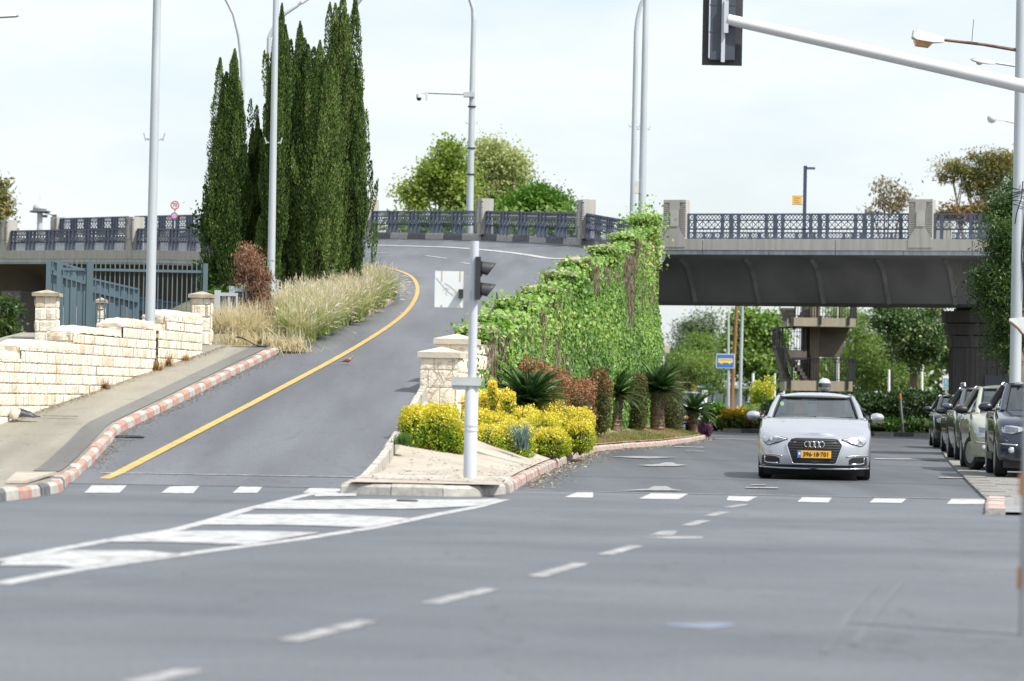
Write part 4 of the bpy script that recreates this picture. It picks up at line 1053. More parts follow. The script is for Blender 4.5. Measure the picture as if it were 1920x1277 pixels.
def lantern(t, e, d, kind, s=1.0):
    sd = d.cross(Vector((0, 0, 1))).normalized(); up = sd.cross(d).normalized()
    def q(a, u, v): return e + d * a * s + sd * u * s + up * v * s
    def loft(st):
        mb = MB(); rows = []
        for a, w, hb, ht in st: rows.append([q(a, -w, hb), q(a, w, hb), q(a, w * .8, ht), q(a, -w * .8, ht)])
        vs = [p for r in rows for p in r]; fs = []
        for i in range(len(rows) - 1):
            for k in range(4): fs.append((i * 4 + k, i * 4 + (k + 1) % 4, (i + 1) * 4 + (k + 1) % 4, (i + 1) * 4 + k))
        fs += [(0, 1, 2, 3), tuple(reversed(range((len(rows) - 1) * 4, len(rows) * 4)))]
        return mb.add(vs, fs)
    if kind == 'box':
        o = loft([(0, .05, -.05, .04), (.22, .13, -.09, .08), (.55, .15, -.08, .12), (.62, .14, -.04, .10)]).build('lantern', MT['lamp_pale'], t)
        m = MB(); m2 = [(.18, .09), (.58, .13)]
        a = [q(.20, -.11, -.085), q(.58, -.13, -.078), q(.58, .13, -.078), q(.20, .11, -.085)]; b2 = [q(.28, -.09, -.19), q(.53, -.10, -.19), q(.53, .10, -.19), q(.28, .09, -.19)]
        m.add(a + b2, [(0, 1, 2, 3), (4, 7, 6, 5), (0, 4, 5, 1), (1, 5, 6, 2), (2, 6, 7, 3), (3, 7, 4, 0)]); m.build('lamp_bowl', MT['lamp_amber'], o)
    elif kind == 'cobra':
        o = loft([(0, .04, -.04, .04), (.18, .07, -.06, .05), (.45, .12, -.06, .09), (.62, .10, -.04, .06), (.7, .05, -.01, .02)]).build('lantern', MT['lamp_pale'], t, smooth=50)
        m = MB(); m.lathe([(.02, -.13), (.07, -.11), (.10, -.06), (.10, -.045)], q(.45, 0, 0), 12); m.build('lamp_bowl', MT['lamp_glass'], o, smooth=40)
    elif kind == 'flat':
        o = loft([(0, .05, -.02, .04), (.15, .12, -.03, .07), (.6, .12, -.02, .06), (.66, .1, 0, .04)]).build('lantern', MT['lamp_pale'], t)
        m = MB(); m.add([q(.2, -.09, -.034), q(.58, -.09, -.026), q(.58, .09, -.026), q(.2, .09, -.034)], [(0, 1, 2, 3)]); m.build('lamp_bowl', MT['lamp_glass'], o)
    elif kind == 'globe':
        o = loft([(0, .03, -.03, .03), (.3, .06, -.06, .06), (.42, .10, -.04, .09)]).build('lantern', MT['lamp_pale'], t, smooth=50)
        m = MB(); m.lathe([(.03, -.2), (.12, -.16), (.17, -.07), (.17, .02), (.12, .10), (.03, .14)], q(.5, 0, -.02), 14); m.build('lamp_bowl', MT['lamp_pale'], o, smooth=60)
curve_l = lambda w, h: [(-w * (1 - cos(a)), 0, h * sin(a)) for a in np.linspace(0, pi / 2, 9)] + [(-w * 1.35, 0, h * 1.02)]
curve_r = lambda w, h: [(w * (1 - cos(a)), 0, h * sin(a)) for a in np.linspace(0, pi / 2, 9)] + [(w * 1.35, 0, h * 1.02)]
pb = at(279, 705, 54.6)
lamp_post('street_lamp', 'pale grey lamp post standing against the cream limestone wall', 279, 705, 54.6, 1.45, 10.5, .094, .07, base_r=None, brackets=(at(288, 262, 54.6).z,), arm=curve_l(1.2, 1.3), head='flat')
lamp_post('street_lamp', 'pale grey lamp post standing in the dry grass in front of the cypresses', 507, 600, 66, 2.3, 10.2, .092, .062, brackets=(at(512, 268, 66).z,), arm=curve_l(1.2, 1.3), head='flat', lean=-.004)
lamp_post('street_lamp', 'slim lamp post with its arched arm showing between the two cypress groups', 447, 520, 128, 6.5, at(447, 150, 128).z, .16, .10, arm=[(-x * .55, 0, z * 1.25) for x, z in [(0, 0), (.1, .7), (.35, 1.5), (.8, 2.25), (1.4, 2.75), (2.2, 3.1), (3.1, 3.35)]], head='flat')
lamp_post('street_lamp', 'thin lamp post half hidden by the cypress with a flat lantern on its raised arm', 495, 520, 105, 6.0, at(497, 70, 105).z, .10, .08, arm=[(0, 0, 0), (.15, 0, .35), (.55, 0, .85), (1.0, 0, 1.15)], head='flat')
lamp_post('street_lamp', 'lamp post whose lantern arm shows above the tallest cypress', 650, 480, 120, 7.0, at(650, 40, 120).z, .12, .10, arm=curve_r(1.2, 1.3), head='flat')
l4 = lamp_post('street_lamp', 'tall tapering lamp post carrying a security camera arm beside the plane trees', 880, 440, 122, 7.6, at(886, 40, 122).z, .155, .10, collars=[at(883, y, 122).z for y in (200, 278, 327)], arm=[(0, 0, 0), (-.03, 0, .5), (-.2, 0, 1.0), (-.6, 0, 1.5), (-1.2, 0, 1.8)], head='flat', brackets=(at(884, 232, 122).z,))
c = at(884, 177, 121.8); mb = MB(); mb.tube([c, c + Vector((-1.78, 0, .03))], .045, 8); mb.box((c.x - .32, c.y - .05, c.z - .1), (c.x + .12, c.y + .3, c.z + .09)); arm_o = mb.build('camera_arm', MT['steel'], l4)
c2 = c + Vector((-1.85, 0, 0)); mb = MB(); mb.box((c2.x - .04, c2.y - .04, c2.z - .28), (c2.x + .05, c2.y + .05, c2.z + .05)); mb.tube([c2 + Vector((-.02, 0, .0)), c2 + Vector((-.2, 0, .02)), c2 + Vector((-.28, 0, -.05))], .025, 6); mb.build('camera_bracket', MT['lamp_pale'], arm_o)
cc = c2 + Vector((-.29, 0, -.18)); mb = MB(); mb.lathe([(.03, .16), (.11, .14), (.12, 0)], cc, 12); cam_o = mb.build('dome_camera', MT['lamp_pale'], arm_o, smooth=40); mb = MB(); mb.lathe([(.11, -.005), (.09, -.08), (.02, -.13)], cc, 12); mb.build('dome', MT['black'], arm_o, smooth=40)
lamp_post('street_lamp', 'lamp post with a slack arched top beside its straighter twin near the ivy pier', 1186, 420, 112, 6.8, at(1190, 60, 112).z, .12, .09, arm=[(0, 0, 0), (.04, 0, .5), (.14, 0, 1.0), (.3, 0, 1.4), (.6, 0, 1.8)], head='flat', brackets=(at(1188, 238, 112).z,))
lamp_post('street_lamp', 'lamp post with a grey cable box rising from the ivy-covered end pier', 1203, 420, 106, 6.6, at(1208, -10, 106).z, .14, .10, arm=[(0, 0, 0), (-.05, 0, .5), (-.3, 0, 1.0)], brackets=(at(1206, 243, 106).z,), collars=())
c = at(1199, 348, 105.9); mb = MB(); mb.box((c.x - .16, c.y - .1, c.z - .28), (c.x - .02, c.y + .1, c.z + .15)); tag(mb.build('cable_box', MT['lamp_pale']), 'small pale cable box strapped to a lamp post above the ivy', 'box')
# lamp column on the right, by the parked cars, and the lanterns beyond it
l7 = lamp_post('street_lamp', 'thick galvanised lamp column with coiled wires beside the parked cars', 1902, 800, 58, 0.0, 11.5, .115, .10, lean=.0)
a0 = at(1918, 96, 58); a1 = at(1770, 75, 58)
mb = MB(); mb.tube([a0, a0.lerp(a1, .5) + Vector((0, 0, .02)), a1], [.035, .03, .028], 8); arm7 = mb.build('outreach_arm', MT['rust'], l7)
lantern(l7, a1, (a1 - a0).normalized(), 'box', 1.0)
mb = MB(); p = at(1822, 80, 58); mb.tube([p, p + Vector((.03, 0, .45))], .006, 4); mb.bar(p + Vector((-.1, 0, .01)), p + Vector((.12, 0, -.01)), .05, .03); mb.build('bird_spike', MT['black'], arm7)
mb = MB()
for k, y in enumerate((352, 358, 364, 372, 380, 386)):
    p = at(1910, y, 58); mb.tube([p + Vector((.125 * cos(a), .125 * sin(a), .04 * sin(a + k))) for a in np.linspace(0, 2 * pi, 17)], .008, 5)
p = at(1918, 340, 57.86); mb.tube([p, at(1915, 372, 57.8), at(1906, 400, 57.8), at(1903, 420, 57.86)], .012, 5); mb.tube([at(1921, 380, 57.9), at(1916, 480, 57.9), at(1919, 560, 57.9)], .012, 5)
mb.build('coiled_wire', MT['black'], l7)
mb = MB(); p = at(1901, 672, 57.87); mb.box((p.x - .1, p.y - .012, p.z - .2), (p.x + .08, p.y, p.z + .2)); 
for (px, y, Y, kind, lab) in ((1912, 121, 84, 'cobra', 'lamp post with a slim pale lantern, mostly hidden behind the galvanised column'), (1913, 229, 112, 'globe', 'lamp post with a round pale globe lantern, mostly hidden behind the galvanised column')):
    b = at(px, 760, Y); e0 = at(px, y + 4, Y); e1 = at({'cobra': 1866, 'globe': 1884}[kind], y - 3, Y)
    t = thing('street_lamp', lab, 'lamp post', (b.x, Y, 0))
    mb = MB(); mb.tube([(b.x, Y, 0), (e0.x, Y, e0.z + .4)], [.09, .07], 12); mb.build('column', MT['steel'], t, smooth=40)
    mb = MB(); mb.tube([e0, e1], .035, 8); mb.build('outreach_arm', MT['steel'], t, smooth=40)
    lantern(t, e1, (e1 - e0).normalized(), kind, 1.0)
e = at(0, 41, 60)
t = lamp_post('street_lamp', 'lamp post outside the frame whose flat lantern tip reaches in by the sky', -150, 700, 60, .6, e.z - .1, .1, .07, arm=[(0, 0, 0), (.1, 0, .15), (1.15, 0, .20)], head='flat')
# bridge lamp with yellow notice
bl = at(1508, 420, 110)
t = thing('bridge_lamp', 'square dark blue lamp post on the bridge with a small amber notice', 'lamp post', (bl.x, 110, ZK))
zt = at(1509, 311, 110).z; mb = MB(); mb.box((bl.x - .06, 109.94, ZK - .1), (bl.x + .06, 110.06, zt)); mb.build('column', pm('navy_paint', (.035, .05, .095), .45, .1, 3), t)
p = at(1513, 316, 110); mb = MB(); mb.box((p.x + .0, 109.93, p.z - .03), (p.x + .3, 110.07, p.z + .05)); mb.build('lantern', MT['rail'], t)
p = at(1495, 376, 109.9); mb = MB(); mb.box((p.x - .19, p.y - .03, p.z - .14), (p.x + .17, p.y - .005, p.z + .16)); o = mb.build('notice', pm('amber_sheet', (.72, .40, .05), .5, .05, 3), t)
mb = MB()
for k, w in enumerate((.22, .14, .2)): mb.box((p.x - .12, p.y - .034, p.z + .08 - .08 * k), (p.x - .12 + w, p.y - .0305, p.z + .095 - .08 * k))
for z in (-.15, .165): mb.box((p.x - .19, p.y - .02, p.z + z - .008), (p.x + .25, p.y + .0, p.z + z + .008))
mb.build('notice_lettering', MT['rail'], o)

# ================================================================== TRAFFIC SIGNALS
b = at(881, 905, 37.2); b.z = .2
sig = thing('pedestrian_signal', 'pale steel signal pole on the island with a black two-lamp pedestrian signal', 'traffic signal', b)
up = Vector((.010, 0, 1)); zc = at(880, 722, 37.2).z; zt = at(881, 452, 37.2).z
mb = MB(); mb.lathe([(.083, 0), (.083, zc - b.z), (.075, zc - b.z + .01)], b, 20); mb.build('lower_tube', MT['steel_white'], sig, smooth=40)
mb = MB(); mb.lathe([(.088, .58), (.088, .60)], b, 20); mb.lathe([(.088, .64), (.088, .66)], b, 20); mb.lathe([(.086, zc - b.z - .02), (.094, zc - b.z), (.086, zc - b.z + .03)], b, 20); mb.build('collar', MT['steel_white'], sig, smooth=40)
mb = MB(); mb.lathe([(.056, zc - b.z), (.054, zt - b.z)], b, 18); mb.build('upper_tube', MT['steel_white'], sig, smooth=40)
p = at(872, 716, 37.1); mb = MB(); mb.box((p.x - .17, 37.1, p.z - .045), (p.x + .20, 37.16, p.z + .06)); mb.box((p.x - .16, 37.12, p.z - .10), (p.x + .0, 37.15, p.z - .045)); mb.build('clamp_plate', pm('grey_plate', (.42, .45, .44), .6, .1, 4), sig)
a, c = at(816, 508, 37.2), at(868, 577, 37.2)
mb = MB(); mb.box((a.x, 37.18, c.z), (c.x, 37.20, a.z)); pl = mb.build('sign_back', pm('sign_back', (.66, .69, .69), .5, .06, 3), sig)
mb = MB(); gx = [(.10, .06), (.26, .05)]
for fx_ in (.24, .88):
    x = a.x + (c.x - a.x) * fx_; mb.box((x - .008, 37.1775, a.z - .13), (x + .006, 37.1795, a.z)); mb.box((x - .01, 37.1775, c.z + .005), (x + .01, 37.1795, c.z + .03))
mb.build('rust_streak', pm('rust_stain', (.42, .33, .22), .8, .2, 6), pl)
mb = MB()
def gl(pts): mb.tube([at(x, y, 37.176) for x, y in pts], .002, 5)
gl([(818, 520), (828, 532), (840, 546), (851, 554)]); gl([(834, 530), (846, 538), (856, 547), (852, 550)]); gl([(830, 545), (836, 540), (842, 541), (836, 548), (838, 553)])
mb.build('scrawl', pm('scrawl_grey', (.34, .35, .36), .7, .1, 5), pl)
p = at(864, 550, 37.1); mb = MB(); mb.box((p.x - .028, 37.08, p.z - .06), (p.x + .03, 37.176, p.z + .05)); mb.build('push_box', MT['black'], sig)
h0, h1 = at(892, 482, 37.2), at(900, 562, 37.2)
mb = MB(); mb.box((h0.x, 37.08, h1.z), (h0.x + .065, 37.36, h0.z)); mb.box((h0.x - .03, 37.16, h0.z - .12), (h0.x, 37.26, h0.z - .08)); mb.box((h0.x - .03, 37.16, h1.z + .08), (h0.x, 37.26, h1.z + .12)); mb.build('signal_body', MT['black'], sig)
for y, nm in ((505, (.16, .02, .02)), (545, (.03, .09, .06))):
    c = at(897, y, 37.22); c.x = h0.x + .066; mb = MB(); n = 15; rows = []
    for i in range(7):
        u = i / 6; L2 = .19
        rows.append([(c.x + u * (L2 if ang_ is None else L2 * (.62 + .38 * sin(ang_))), c.y + .105 * cos(ang_), c.z + .105 * sin(ang_) - .02 * u) for ang_ in np.linspace(-.5, pi + .5, n)])
    mb.grid(rows); v = mb.build('visor', MT['black'], sig, smooth=True); sm = v.modifiers.new('s', 'SOLIDIFY'); sm.thickness = .006; evaluated(v)
    mb = MB(); mb.lathe([(.1, 0), (.08, .02), (.0, .03)], (c.x, c.y, c.z), 16, axis='x'); mb.build('lens', pm('signal_lens', nm, .2, .1, 5), sig, smooth=True)
# overhead signal on a mast arm reaching in from the right
YA = 44.0
A0, A1 = at(1362, 36, YA), at(1925, 163, YA); d = (A1 - A0).normalized(); A2 = A1 + d * 2.2
mast = thing('mast_signal', 'overhead traffic signal with black backboard on a white mast arm', 'traffic signal', (A2.x, YA, 0))
mb = MB(); mb.tube([A0 + d * .02, A0.lerp(A2, .5), A2], [.082, .095, .115], 18); mb.build('mast_arm', pm('white_arm', (.60, .615, .63), .35, .04, 2, metal=.05), mast, smooth=40)
mb = MB(); mb.tube([(A2.x, YA, -.05), (A2.x, YA, A2.z + .2)], [.15, .11], 18); mb.build('mast', MT['steel_white'], mast, smooth=40)
b0, b1 = at(1316, 122, YA + .2), at(1391, 122, YA + .2); ztop = b0.z + 1.35
mb = MB(); mb.box((b0.x, YA + .20, b0.z), (b1.x, YA + .22, ztop)); mb.build('backboard', pm('backboard_black', (.045, .043, .045), .55, .15, 2), mast)
mb = MB(); m0, m1 = at(1329, 114, YA + .1).x, at(1377, 114, YA + .1).x
mb.box((m0, YA + .05, b0.z + .07), (m1, YA + .198, ztop - .1)); 
for k in range(1, 3): mb.box((m0 - .004, YA + .045, b0.z + .07 + k * .4), (m1 + .004, YA + .197, b0.z + .085 + k * .4))
mb.build('signal_body', pm('signal_body_grey', (.05, .062, .078), .4, .15, 3), mast)
mb = MB(); xm = at(1356, 60, YA + .04).x; mb.box((xm - .028, YA + .0, b0.z + .03), (xm + .028, YA + .044, ztop - .02)); mb.box((m0 - .012, YA + .048, b0.z + .09), (m0 + .008, YA + .07, ztop - .1)); mb.build('hanger_strip', MT['steel_white'], mast)
mb = MB(); c = at(1361, 32, YA); mb.box((c.x - .03, YA - .06, c.z - .24), (c.x + .035, YA + .0, c.z + .24)); mb.build('arm_clamp', MT['steel_white'], mast)

# ================================================================== SIGNS AND SMALL STREET FURNITURE
SIGN_W = pm('sign_white', (.75, .75, .75), .5, .03, 3); SIGN_R = pm('sign_red', (.50, .05, .06), .5, .05, 3); SIGN_B = pm('sign_blue', (.05, .16, .50), .5, .05, 3); SIGN_Y = pm('sign_yellow', (.80, .62, .12), .5, .05, 3)
p = at(328, 385, 141); t = thing('speed_sign', 'round white speed sign with red rim reading 70 above the railings', 'road sign', (p.x, 141, zr(p.x, 141)))
mb = MB(); mb.tube([(p.x, 141.03, 8), (p.x, 141.03, p.z + .1)], .035, 8); mb.build('sign_post', MT['steel'], t)
mb = MB(); mb.lathe([(.21, 0), (.21, .015)], (p.x, 140.97, p.z), 28, axis='y'); o = mb.build('sign_disc', SIGN_R, t); mb = MB(); mb.lathe([(.155, 0), (.155, .004)], (p.x, 140.964, p.z), 28, axis='y'); mb.build('sign_face', SIGN_W, o)
text_obj('numerals', '70', .27, MT['black'], Matrix.Translation((p.x, 140.962, p.z)) @ FRONT, o, bold=.006, sx=.85)
mb = MB(); mb.lathe([(.17, 0), (.17, .015)], (p.x - .02, 140.97, p.z - .50), 24, axis='y'); o = mb.build('lower_disc', SIGN_R, t); mb = MB(); mb.lathe([(.12, 0), (.12, .004)], (p.x - .02, 140.964, p.z - .50), 24, axis='y'); mb.build('lower_face', pm('faded_lilac', (.4, .36, .6), .6, .05, 3), o)
# radar mast with white domes at the far left
p = at(75, 397, 170); t = thing('radar_mast', 'white radome on a platform mast with small cameras above the railing', 'mast', (p.x, 170, 3))
mb = MB(); mb.tube([(p.x, 170, 0), (p.x, 170, p.z)], .16, 10); mb.build('mast_column', MT['steel'], t); mb = MB(); mb.lathe([(.55, 0), (.62, .05), (.5, .12)], (p.x, 170, p.z - .05), 18); mb.bar((p.x, 170, p.z), (p.x + .8, 170, p.z - .2), .05, .05); mb.box((p.x + .18, 169.9, p.z - .32), (p.x + .42, 170.1, p.z - .18)); mb.box((p.x + .7, 169.9, p.z - .27), (p.x + .95, 170.1, p.z - .15)); mb.build('platform', MT['rail_pale'], t)
mb = MB(); mb.lathe([(.38, .0), (.40, .12), (.34, .3), (.2, .42), (.02, .46)], (p.x - .02, 170, p.z + .08), 18); mb.build('radome', pm('radome_grey', (.5, .52, .54), .5, .05, 3), t, smooth=True); mb = MB(); mb.tube([(p.x - .02, 170, p.z + .5), (p.x - .02, 170, p.z + 1.0)], .012, 5); mb.build('aerial', MT['steel'], t)
# bus stop sign on its pole
p = at(1360, 677, 150); t = thing('bus_stop_sign', 'blue bus stop sign with a yellow bus on a slim pole', 'road sign', (p.x + .05, 150, .12))
mb = MB(); q0, q1 = at(1366, 778, 150.05), at(1364, 586, 150.05); mb.tube([(q0.x, 150.05, .1), (q1.x + .05, 150.05, q1.z)], [.09, .05], 10); mb.build('sign_post', MT['steel'], t)
mb = MB(); mb.box((p.x - .46, 149.94, p.z - .36), (p.x + .46, 149.96, p.z + .36)); o = mb.build('sign_plate', SIGN_W, t); mb = MB(); mb.box((p.x - .43, 149.934, p.z - .33), (p.x + .43, 149.939, p.z + .33)); mb.build('sign_face', SIGN_B, o)
mb = MB(); mb.prism([(p.x - .36, 149.932, p.z - .09), (p.x + .33, 149.932, p.z - .09), (p.x + .37, 149.932, p.z - .02), (p.x + .36, 149.932, p.z + .13), (p.x - .33, 149.932, p.z + .13), (p.x - .36, 149.932, p.z + .10)], (0, -.004, 0))
for s in (-.2, .2): mb.lathe([(.055, 0), (.055, .003)], (p.x + s, 149.927, p.z - .10), 12, axis='y')
mb.build('bus_symbol', SIGN_Y, o)
mb = MB()
for k in range(6): x = p.x - .29 + k * .105; mb.box((x, 149.922, p.z + .03), (x + .075, 149.926, p.z + .09))
mb.build('bus_windows', pm('symbol_olive', (.42, .34, .12), .6, .05, 3), o)
# other slim poles seen under the bridge
def pole(name, label, px, y0, y1, Y, r, mat, cat='pole', head=None):
    a, b = at(px[0], y0, Y), at(px[1], y1, Y); t = thing(name, label, cat, (a.x, Y, max(.0, a.z)))
    mb = MB(); mb.tube([(a.x, Y, min(a.z, .1)), (b.x, Y, b.z)], [r, r * .75], 10); mb.build('pole_shaft', mat, t, smooth=40)
    return t, b
WOOD = pm('brown_timber', (.24, .12, .055), .8, .2, 4, stretch=(5, 5, .5))
pole('utility_pole', 'leaning brown timber pole behind the blue bus stop sign', (1371, 1382), 740, 560, 160, .12, WOOD)
pole('street_lamp', 'tall grey pole just beyond the brown timber pole', (1387, 1393), 770, 540, 155, .10, MT['steel'], 'lamp post')
pole('marker_post', 'short white post beyond the bus shelter end', (1412, 1412), 772, 700, 170, .10, SIGN_W, 'post')
pole('street_lamp', 'thin pole rising behind the concrete stair tower', (1572, 1571), 720, 560, 175, .10, MT['lamp_pale'], 'lamp post')
for px, y0, y1, lab in ((1667, 742, 693, 'white post with a dark backing in front of the willow'), (1717, 716, 676, 'slimmer of two white posts over the hedge near the bridge pier'), (1729, 735, 684, 'thicker of two white posts over the hedge near the bridge pier')):
    t, b = pole('marker_post', lab, (px, px), y0, y1, 165, .085 if px != 1717 else .06, SIGN_W, 'post')
    if px == 1667: mb = MB(); mb.box((b.x + .09, 165.0, 1.0), (b.x + .2, 165.2, b.z)); mb.build('dark_backing', MT['black'], t)
for px, lab in ((1453, 'faint pale post showing beside the stair tower foot'), (1470, 'short pale post under the stair tower edge')):
    pole('marker_post', lab, (px, px), 745, 700, 180, .07, SIGN_W, 'post')
t, b = pole('delineator_post', 'leaning grey roadside post with an orange top', (1693, 1688), 803, 748, 119, .06, pm('grey_post', (.22, .24, .26), .6, .1, 3), 'post')
mb = MB(); d_ = Vector((-.1, 0, 1)).normalized(); mb.tube([Vector((b.x, 119, b.z - .02)), Vector((b.x, 119, b.z)) + d_ * .22], .056, 10); mb.build('reflector_top', pm('orange_top', (.55, .2, .03), .5, .1, 3), t)
# small poster board by the bridge pier
p = at(1774, 718, 140); t = thing('poster_board', 'small blue and white poster board beside the bridge pier', 'sign', (p.x, 140, .1)); mb = MB(); mb.box((p.x - .16, 140, p.z - .34), (p.x + .2, 140.05, p.z + .34)); o = mb.build('board', SIGN_W, t); mb = MB(); mb.box((p.x - .12, 139.99, p.z - .3), (p.x + .16, 139.998, p.z + .22)); mb.build('poster', pm('poster_blue', (.2, .36, .42), .6, .6, 9), o); mb = MB(); mb.box((p.x - .02, 140.01, .1), (p.x + .04, 140.04, p.z - .34)); mb.build('board_post', MT['steel'], t)
# white box on a post peeping out by the ivy edge
p = at(1250, 655, 160); t = thing('utility_box', 'beige box on a pole at the far edge of the ivy wall', 'utility box', (p.x - .2, 160, 0)); mb = MB(); mb.tube([(p.x - .22, 160, 0), (p.x - .2, 160, p.z + .5)], .1, 8); mb.build('pole_shaft', MT['steel'], t); mb = MB(); mb.box((p.x - .12, 159.85, p.z - .18), (p.x + .16, 160.1, p.z + .2)); mb.build('box_body', pm('beige_box', (.45, .40, .33), .7, .1, 3), t)
# grey post at the very edge, close to the camera
e0 = gr(1921, 1192)
t = thing('roadside_post', 'blurred grey metal post with rusty clips at the edge of the road', 'post', (e0.x, e0.y, 0))
zt = at(1914, 690, e0.y).z
mb = MB(); mb.box((e0.x - .02, e0.y, .0), (e0.x + .05, e0.y + .06, zt)); mb.build('post_shaft', pm('dull_grey_steel', (.21, .23, .25), .5, .15, 3, metal=.2), t)
for y in (908, 1085):
    p = at(1909, y, e0.y); mb = MB(); mb.box((e0.x - .035, e0.y + .005, p.z - .06), (e0.x - .021, e0.y + .055, p.z + .06)); mb.build('rusty_clip', pm('orange_rust', (.36, .16, .06), .8, .3, 8), t)
# torn white panel with a rusty edge on a bracket
a = at(1893, 597, 52); t = thing('metal_sign', 'white sheet metal panel with a peeling rusty lower edge', 'sign', (a.x + .3, 52, 0))
pts = [at(x, y, 52) for x, y in ((1893, 597), (1925, 594), (1925, 628), (1916, 625), (1908, 614), (1893, 606))]
mb = MB(); mb.prism(pts, (0, .05, 0)); mb.build('panel_sheet', pm('peeling_white', (.62, .64, .66), .6, .1, 8), t)
mb = MB(); mb.tube([at(x, y, 51.99) for x, y in ((1893, 603), (1900, 608), (1909, 616), (1917, 626), (1926, 630))], .022, 6); mb.build('rusty_edge', MT['rust'], t)
mb = MB(); b = at(1936, 610, 52); mb.tube([(b.x, 52.08, 0), (b.x, 52.08, b.z + .3)], .04, 8); mb.build('panel_post', MT['steel'], t)

# ================================================================== STAIR TOWER UNDER THE BRIDGE
YS = 134.0
def sx(px): return at(px, 740, YS).x
def sz(y, px=1530): return at(px, y, YS).z
CT = pm('concrete_tan', (.34, .295, .225), .85, .10, 2, stretch=(4, 4, .6)); CTD = pm('concrete_tan_shade', (.13, .115, .095), .9, .15, 2)  # second tone: the tan concrete darkened, shade put into its colour
RB = pm('railing_black', (.018, .019, .020), .5, .1, 4)
st = thing('stair_tower', 'concrete pedestrian stair tower with black railings under the bridge', 'stairs', (sx(1530), YS, 0))
mb = MB()
colx = (sx(1524), sx(1540)); mb.box((colx[0], YS + 1.2, -.1), (colx[1], YS + 2.0, ZK - 1.0))
mb.build('column', CT, st)
mb = MB()
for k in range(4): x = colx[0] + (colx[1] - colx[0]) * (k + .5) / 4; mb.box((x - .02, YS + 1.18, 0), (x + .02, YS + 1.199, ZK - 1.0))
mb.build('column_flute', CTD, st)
mb = MB(); mb.box((sx(1510), YS + 1.9, 0), (sx(1524), YS + 2.6, ZK - 1.0)); mb.build('column_shaded_side', CTD, st)  # separate dark box, the side's shade painted as its colour
landings = [(sz(596), sz(612), 1486, 1602), (sz(714), sz(733), 1483, 1598)]
for (z1, z0, x0, x1) in landings:
    mb = MB(); mb.box((sx(x0), YS - .05, z0), (sx(x1), YS + 2.4, z1)); mb.box((sx(x0 - 12), YS + .1, z0 - .02), (sx(x0), YS + 2.4, z1 - .06)); mb.build('landing', CT, st)
# left-hand half landing
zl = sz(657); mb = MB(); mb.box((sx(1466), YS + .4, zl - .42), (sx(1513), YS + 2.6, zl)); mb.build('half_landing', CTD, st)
def flight(x0, z0, x1, z1, y0, y1, n=11, soffit=True):
    mb = MB(); s = 1 if x1 > x0 else -1
    for i in range(n):
        xa = x0 + (x1 - x0) * i / n; xb = x0 + (x1 - x0) * (i + 1) / n; z = z0 + (z1 - z0) * (i + 1) / n
        a, b = sorted((xa, xb)); mb.box((a, y0, z - (z1 - z0) / n - .12), (b, y1, z))
    return mb
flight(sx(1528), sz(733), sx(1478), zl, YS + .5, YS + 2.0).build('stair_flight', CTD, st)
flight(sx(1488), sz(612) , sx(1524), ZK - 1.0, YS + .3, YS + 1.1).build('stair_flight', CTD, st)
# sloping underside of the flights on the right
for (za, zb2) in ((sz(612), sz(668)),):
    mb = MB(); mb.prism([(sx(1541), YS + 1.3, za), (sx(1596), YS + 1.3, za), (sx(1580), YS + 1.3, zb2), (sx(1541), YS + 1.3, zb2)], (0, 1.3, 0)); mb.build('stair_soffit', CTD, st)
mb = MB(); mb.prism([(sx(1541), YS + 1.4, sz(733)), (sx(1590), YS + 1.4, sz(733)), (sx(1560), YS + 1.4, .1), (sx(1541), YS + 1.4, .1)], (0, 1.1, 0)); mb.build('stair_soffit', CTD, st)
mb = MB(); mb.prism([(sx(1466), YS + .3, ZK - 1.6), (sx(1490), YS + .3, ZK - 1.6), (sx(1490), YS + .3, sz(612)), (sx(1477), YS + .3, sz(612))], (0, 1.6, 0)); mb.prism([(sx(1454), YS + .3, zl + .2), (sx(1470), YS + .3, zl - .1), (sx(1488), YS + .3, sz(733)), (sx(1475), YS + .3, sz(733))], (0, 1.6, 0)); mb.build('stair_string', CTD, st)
def guard(pts, h, curl=True):
    """railing along pts"""
    mb = MB(); zz = Vector((0, 0, h))
    for a, b in zip(pts, pts[1:]):
        a, b = Vector(a), Vector(b); mb.bar(a + zz, b + zz, .05, .05); mb.bar(a + Vector((0, 0, .08)), b + Vector((0, 0, .08)), .03, .03); mb.bar(a + zz * .82, b + zz * .82, .025, .025)
        n = max(2, int((b - a).length / .12))
        for i in range(n + 1):
            p = a.lerp(b, i / n); mb.bar(p, p + zz, .026 if i % 8 else .07, .026 if i % 8 else .07)
        if curl:
            m = max(1, int((b - a).length / .2))
            for i in range(m):
                c = a.lerp(b, (i + .5) / m) + zz * .91; dd = (b - a).normalized(); mb.tube([c + dd * .07 * cos(t) + Vector((0, 0, .07 * sin(t))) for t in np.linspace(0, 2 * pi, 9)], .010, 4, cap=False)
    mb.build('guard_rail', RB, st)
z1 = landings[1][0]; guard([(sx(1484), YS, z1), (sx(1601), YS, z1), (sx(1601), YS + 2.3, z1)], 1.0)
z1 = landings[0][0]; guard([(sx(1488), YS, z1), (sx(1602), YS, z1), (sx(1602), YS + 2.3, z1)], 1.0)
guard([(sx(1510), YS + .4, zl), (sx(1456), YS + .4, zl), (sx(1456), YS + 2.4, zl)], 1.0)
guard([(sx(1456), YS + .25, zl + .1), (sx(1487), YS + .25, sz(733))], 1.05, False)
for x in (1478, 1535, 1588):
    for (a, b, c, d_) in landings:
        mb = MB(); mb.box((sx(x) - .06, YS - .1, b + .1), (sx(x) + .06, YS - .052, a + .1)); mb.build('rail_bracket', RB, st)

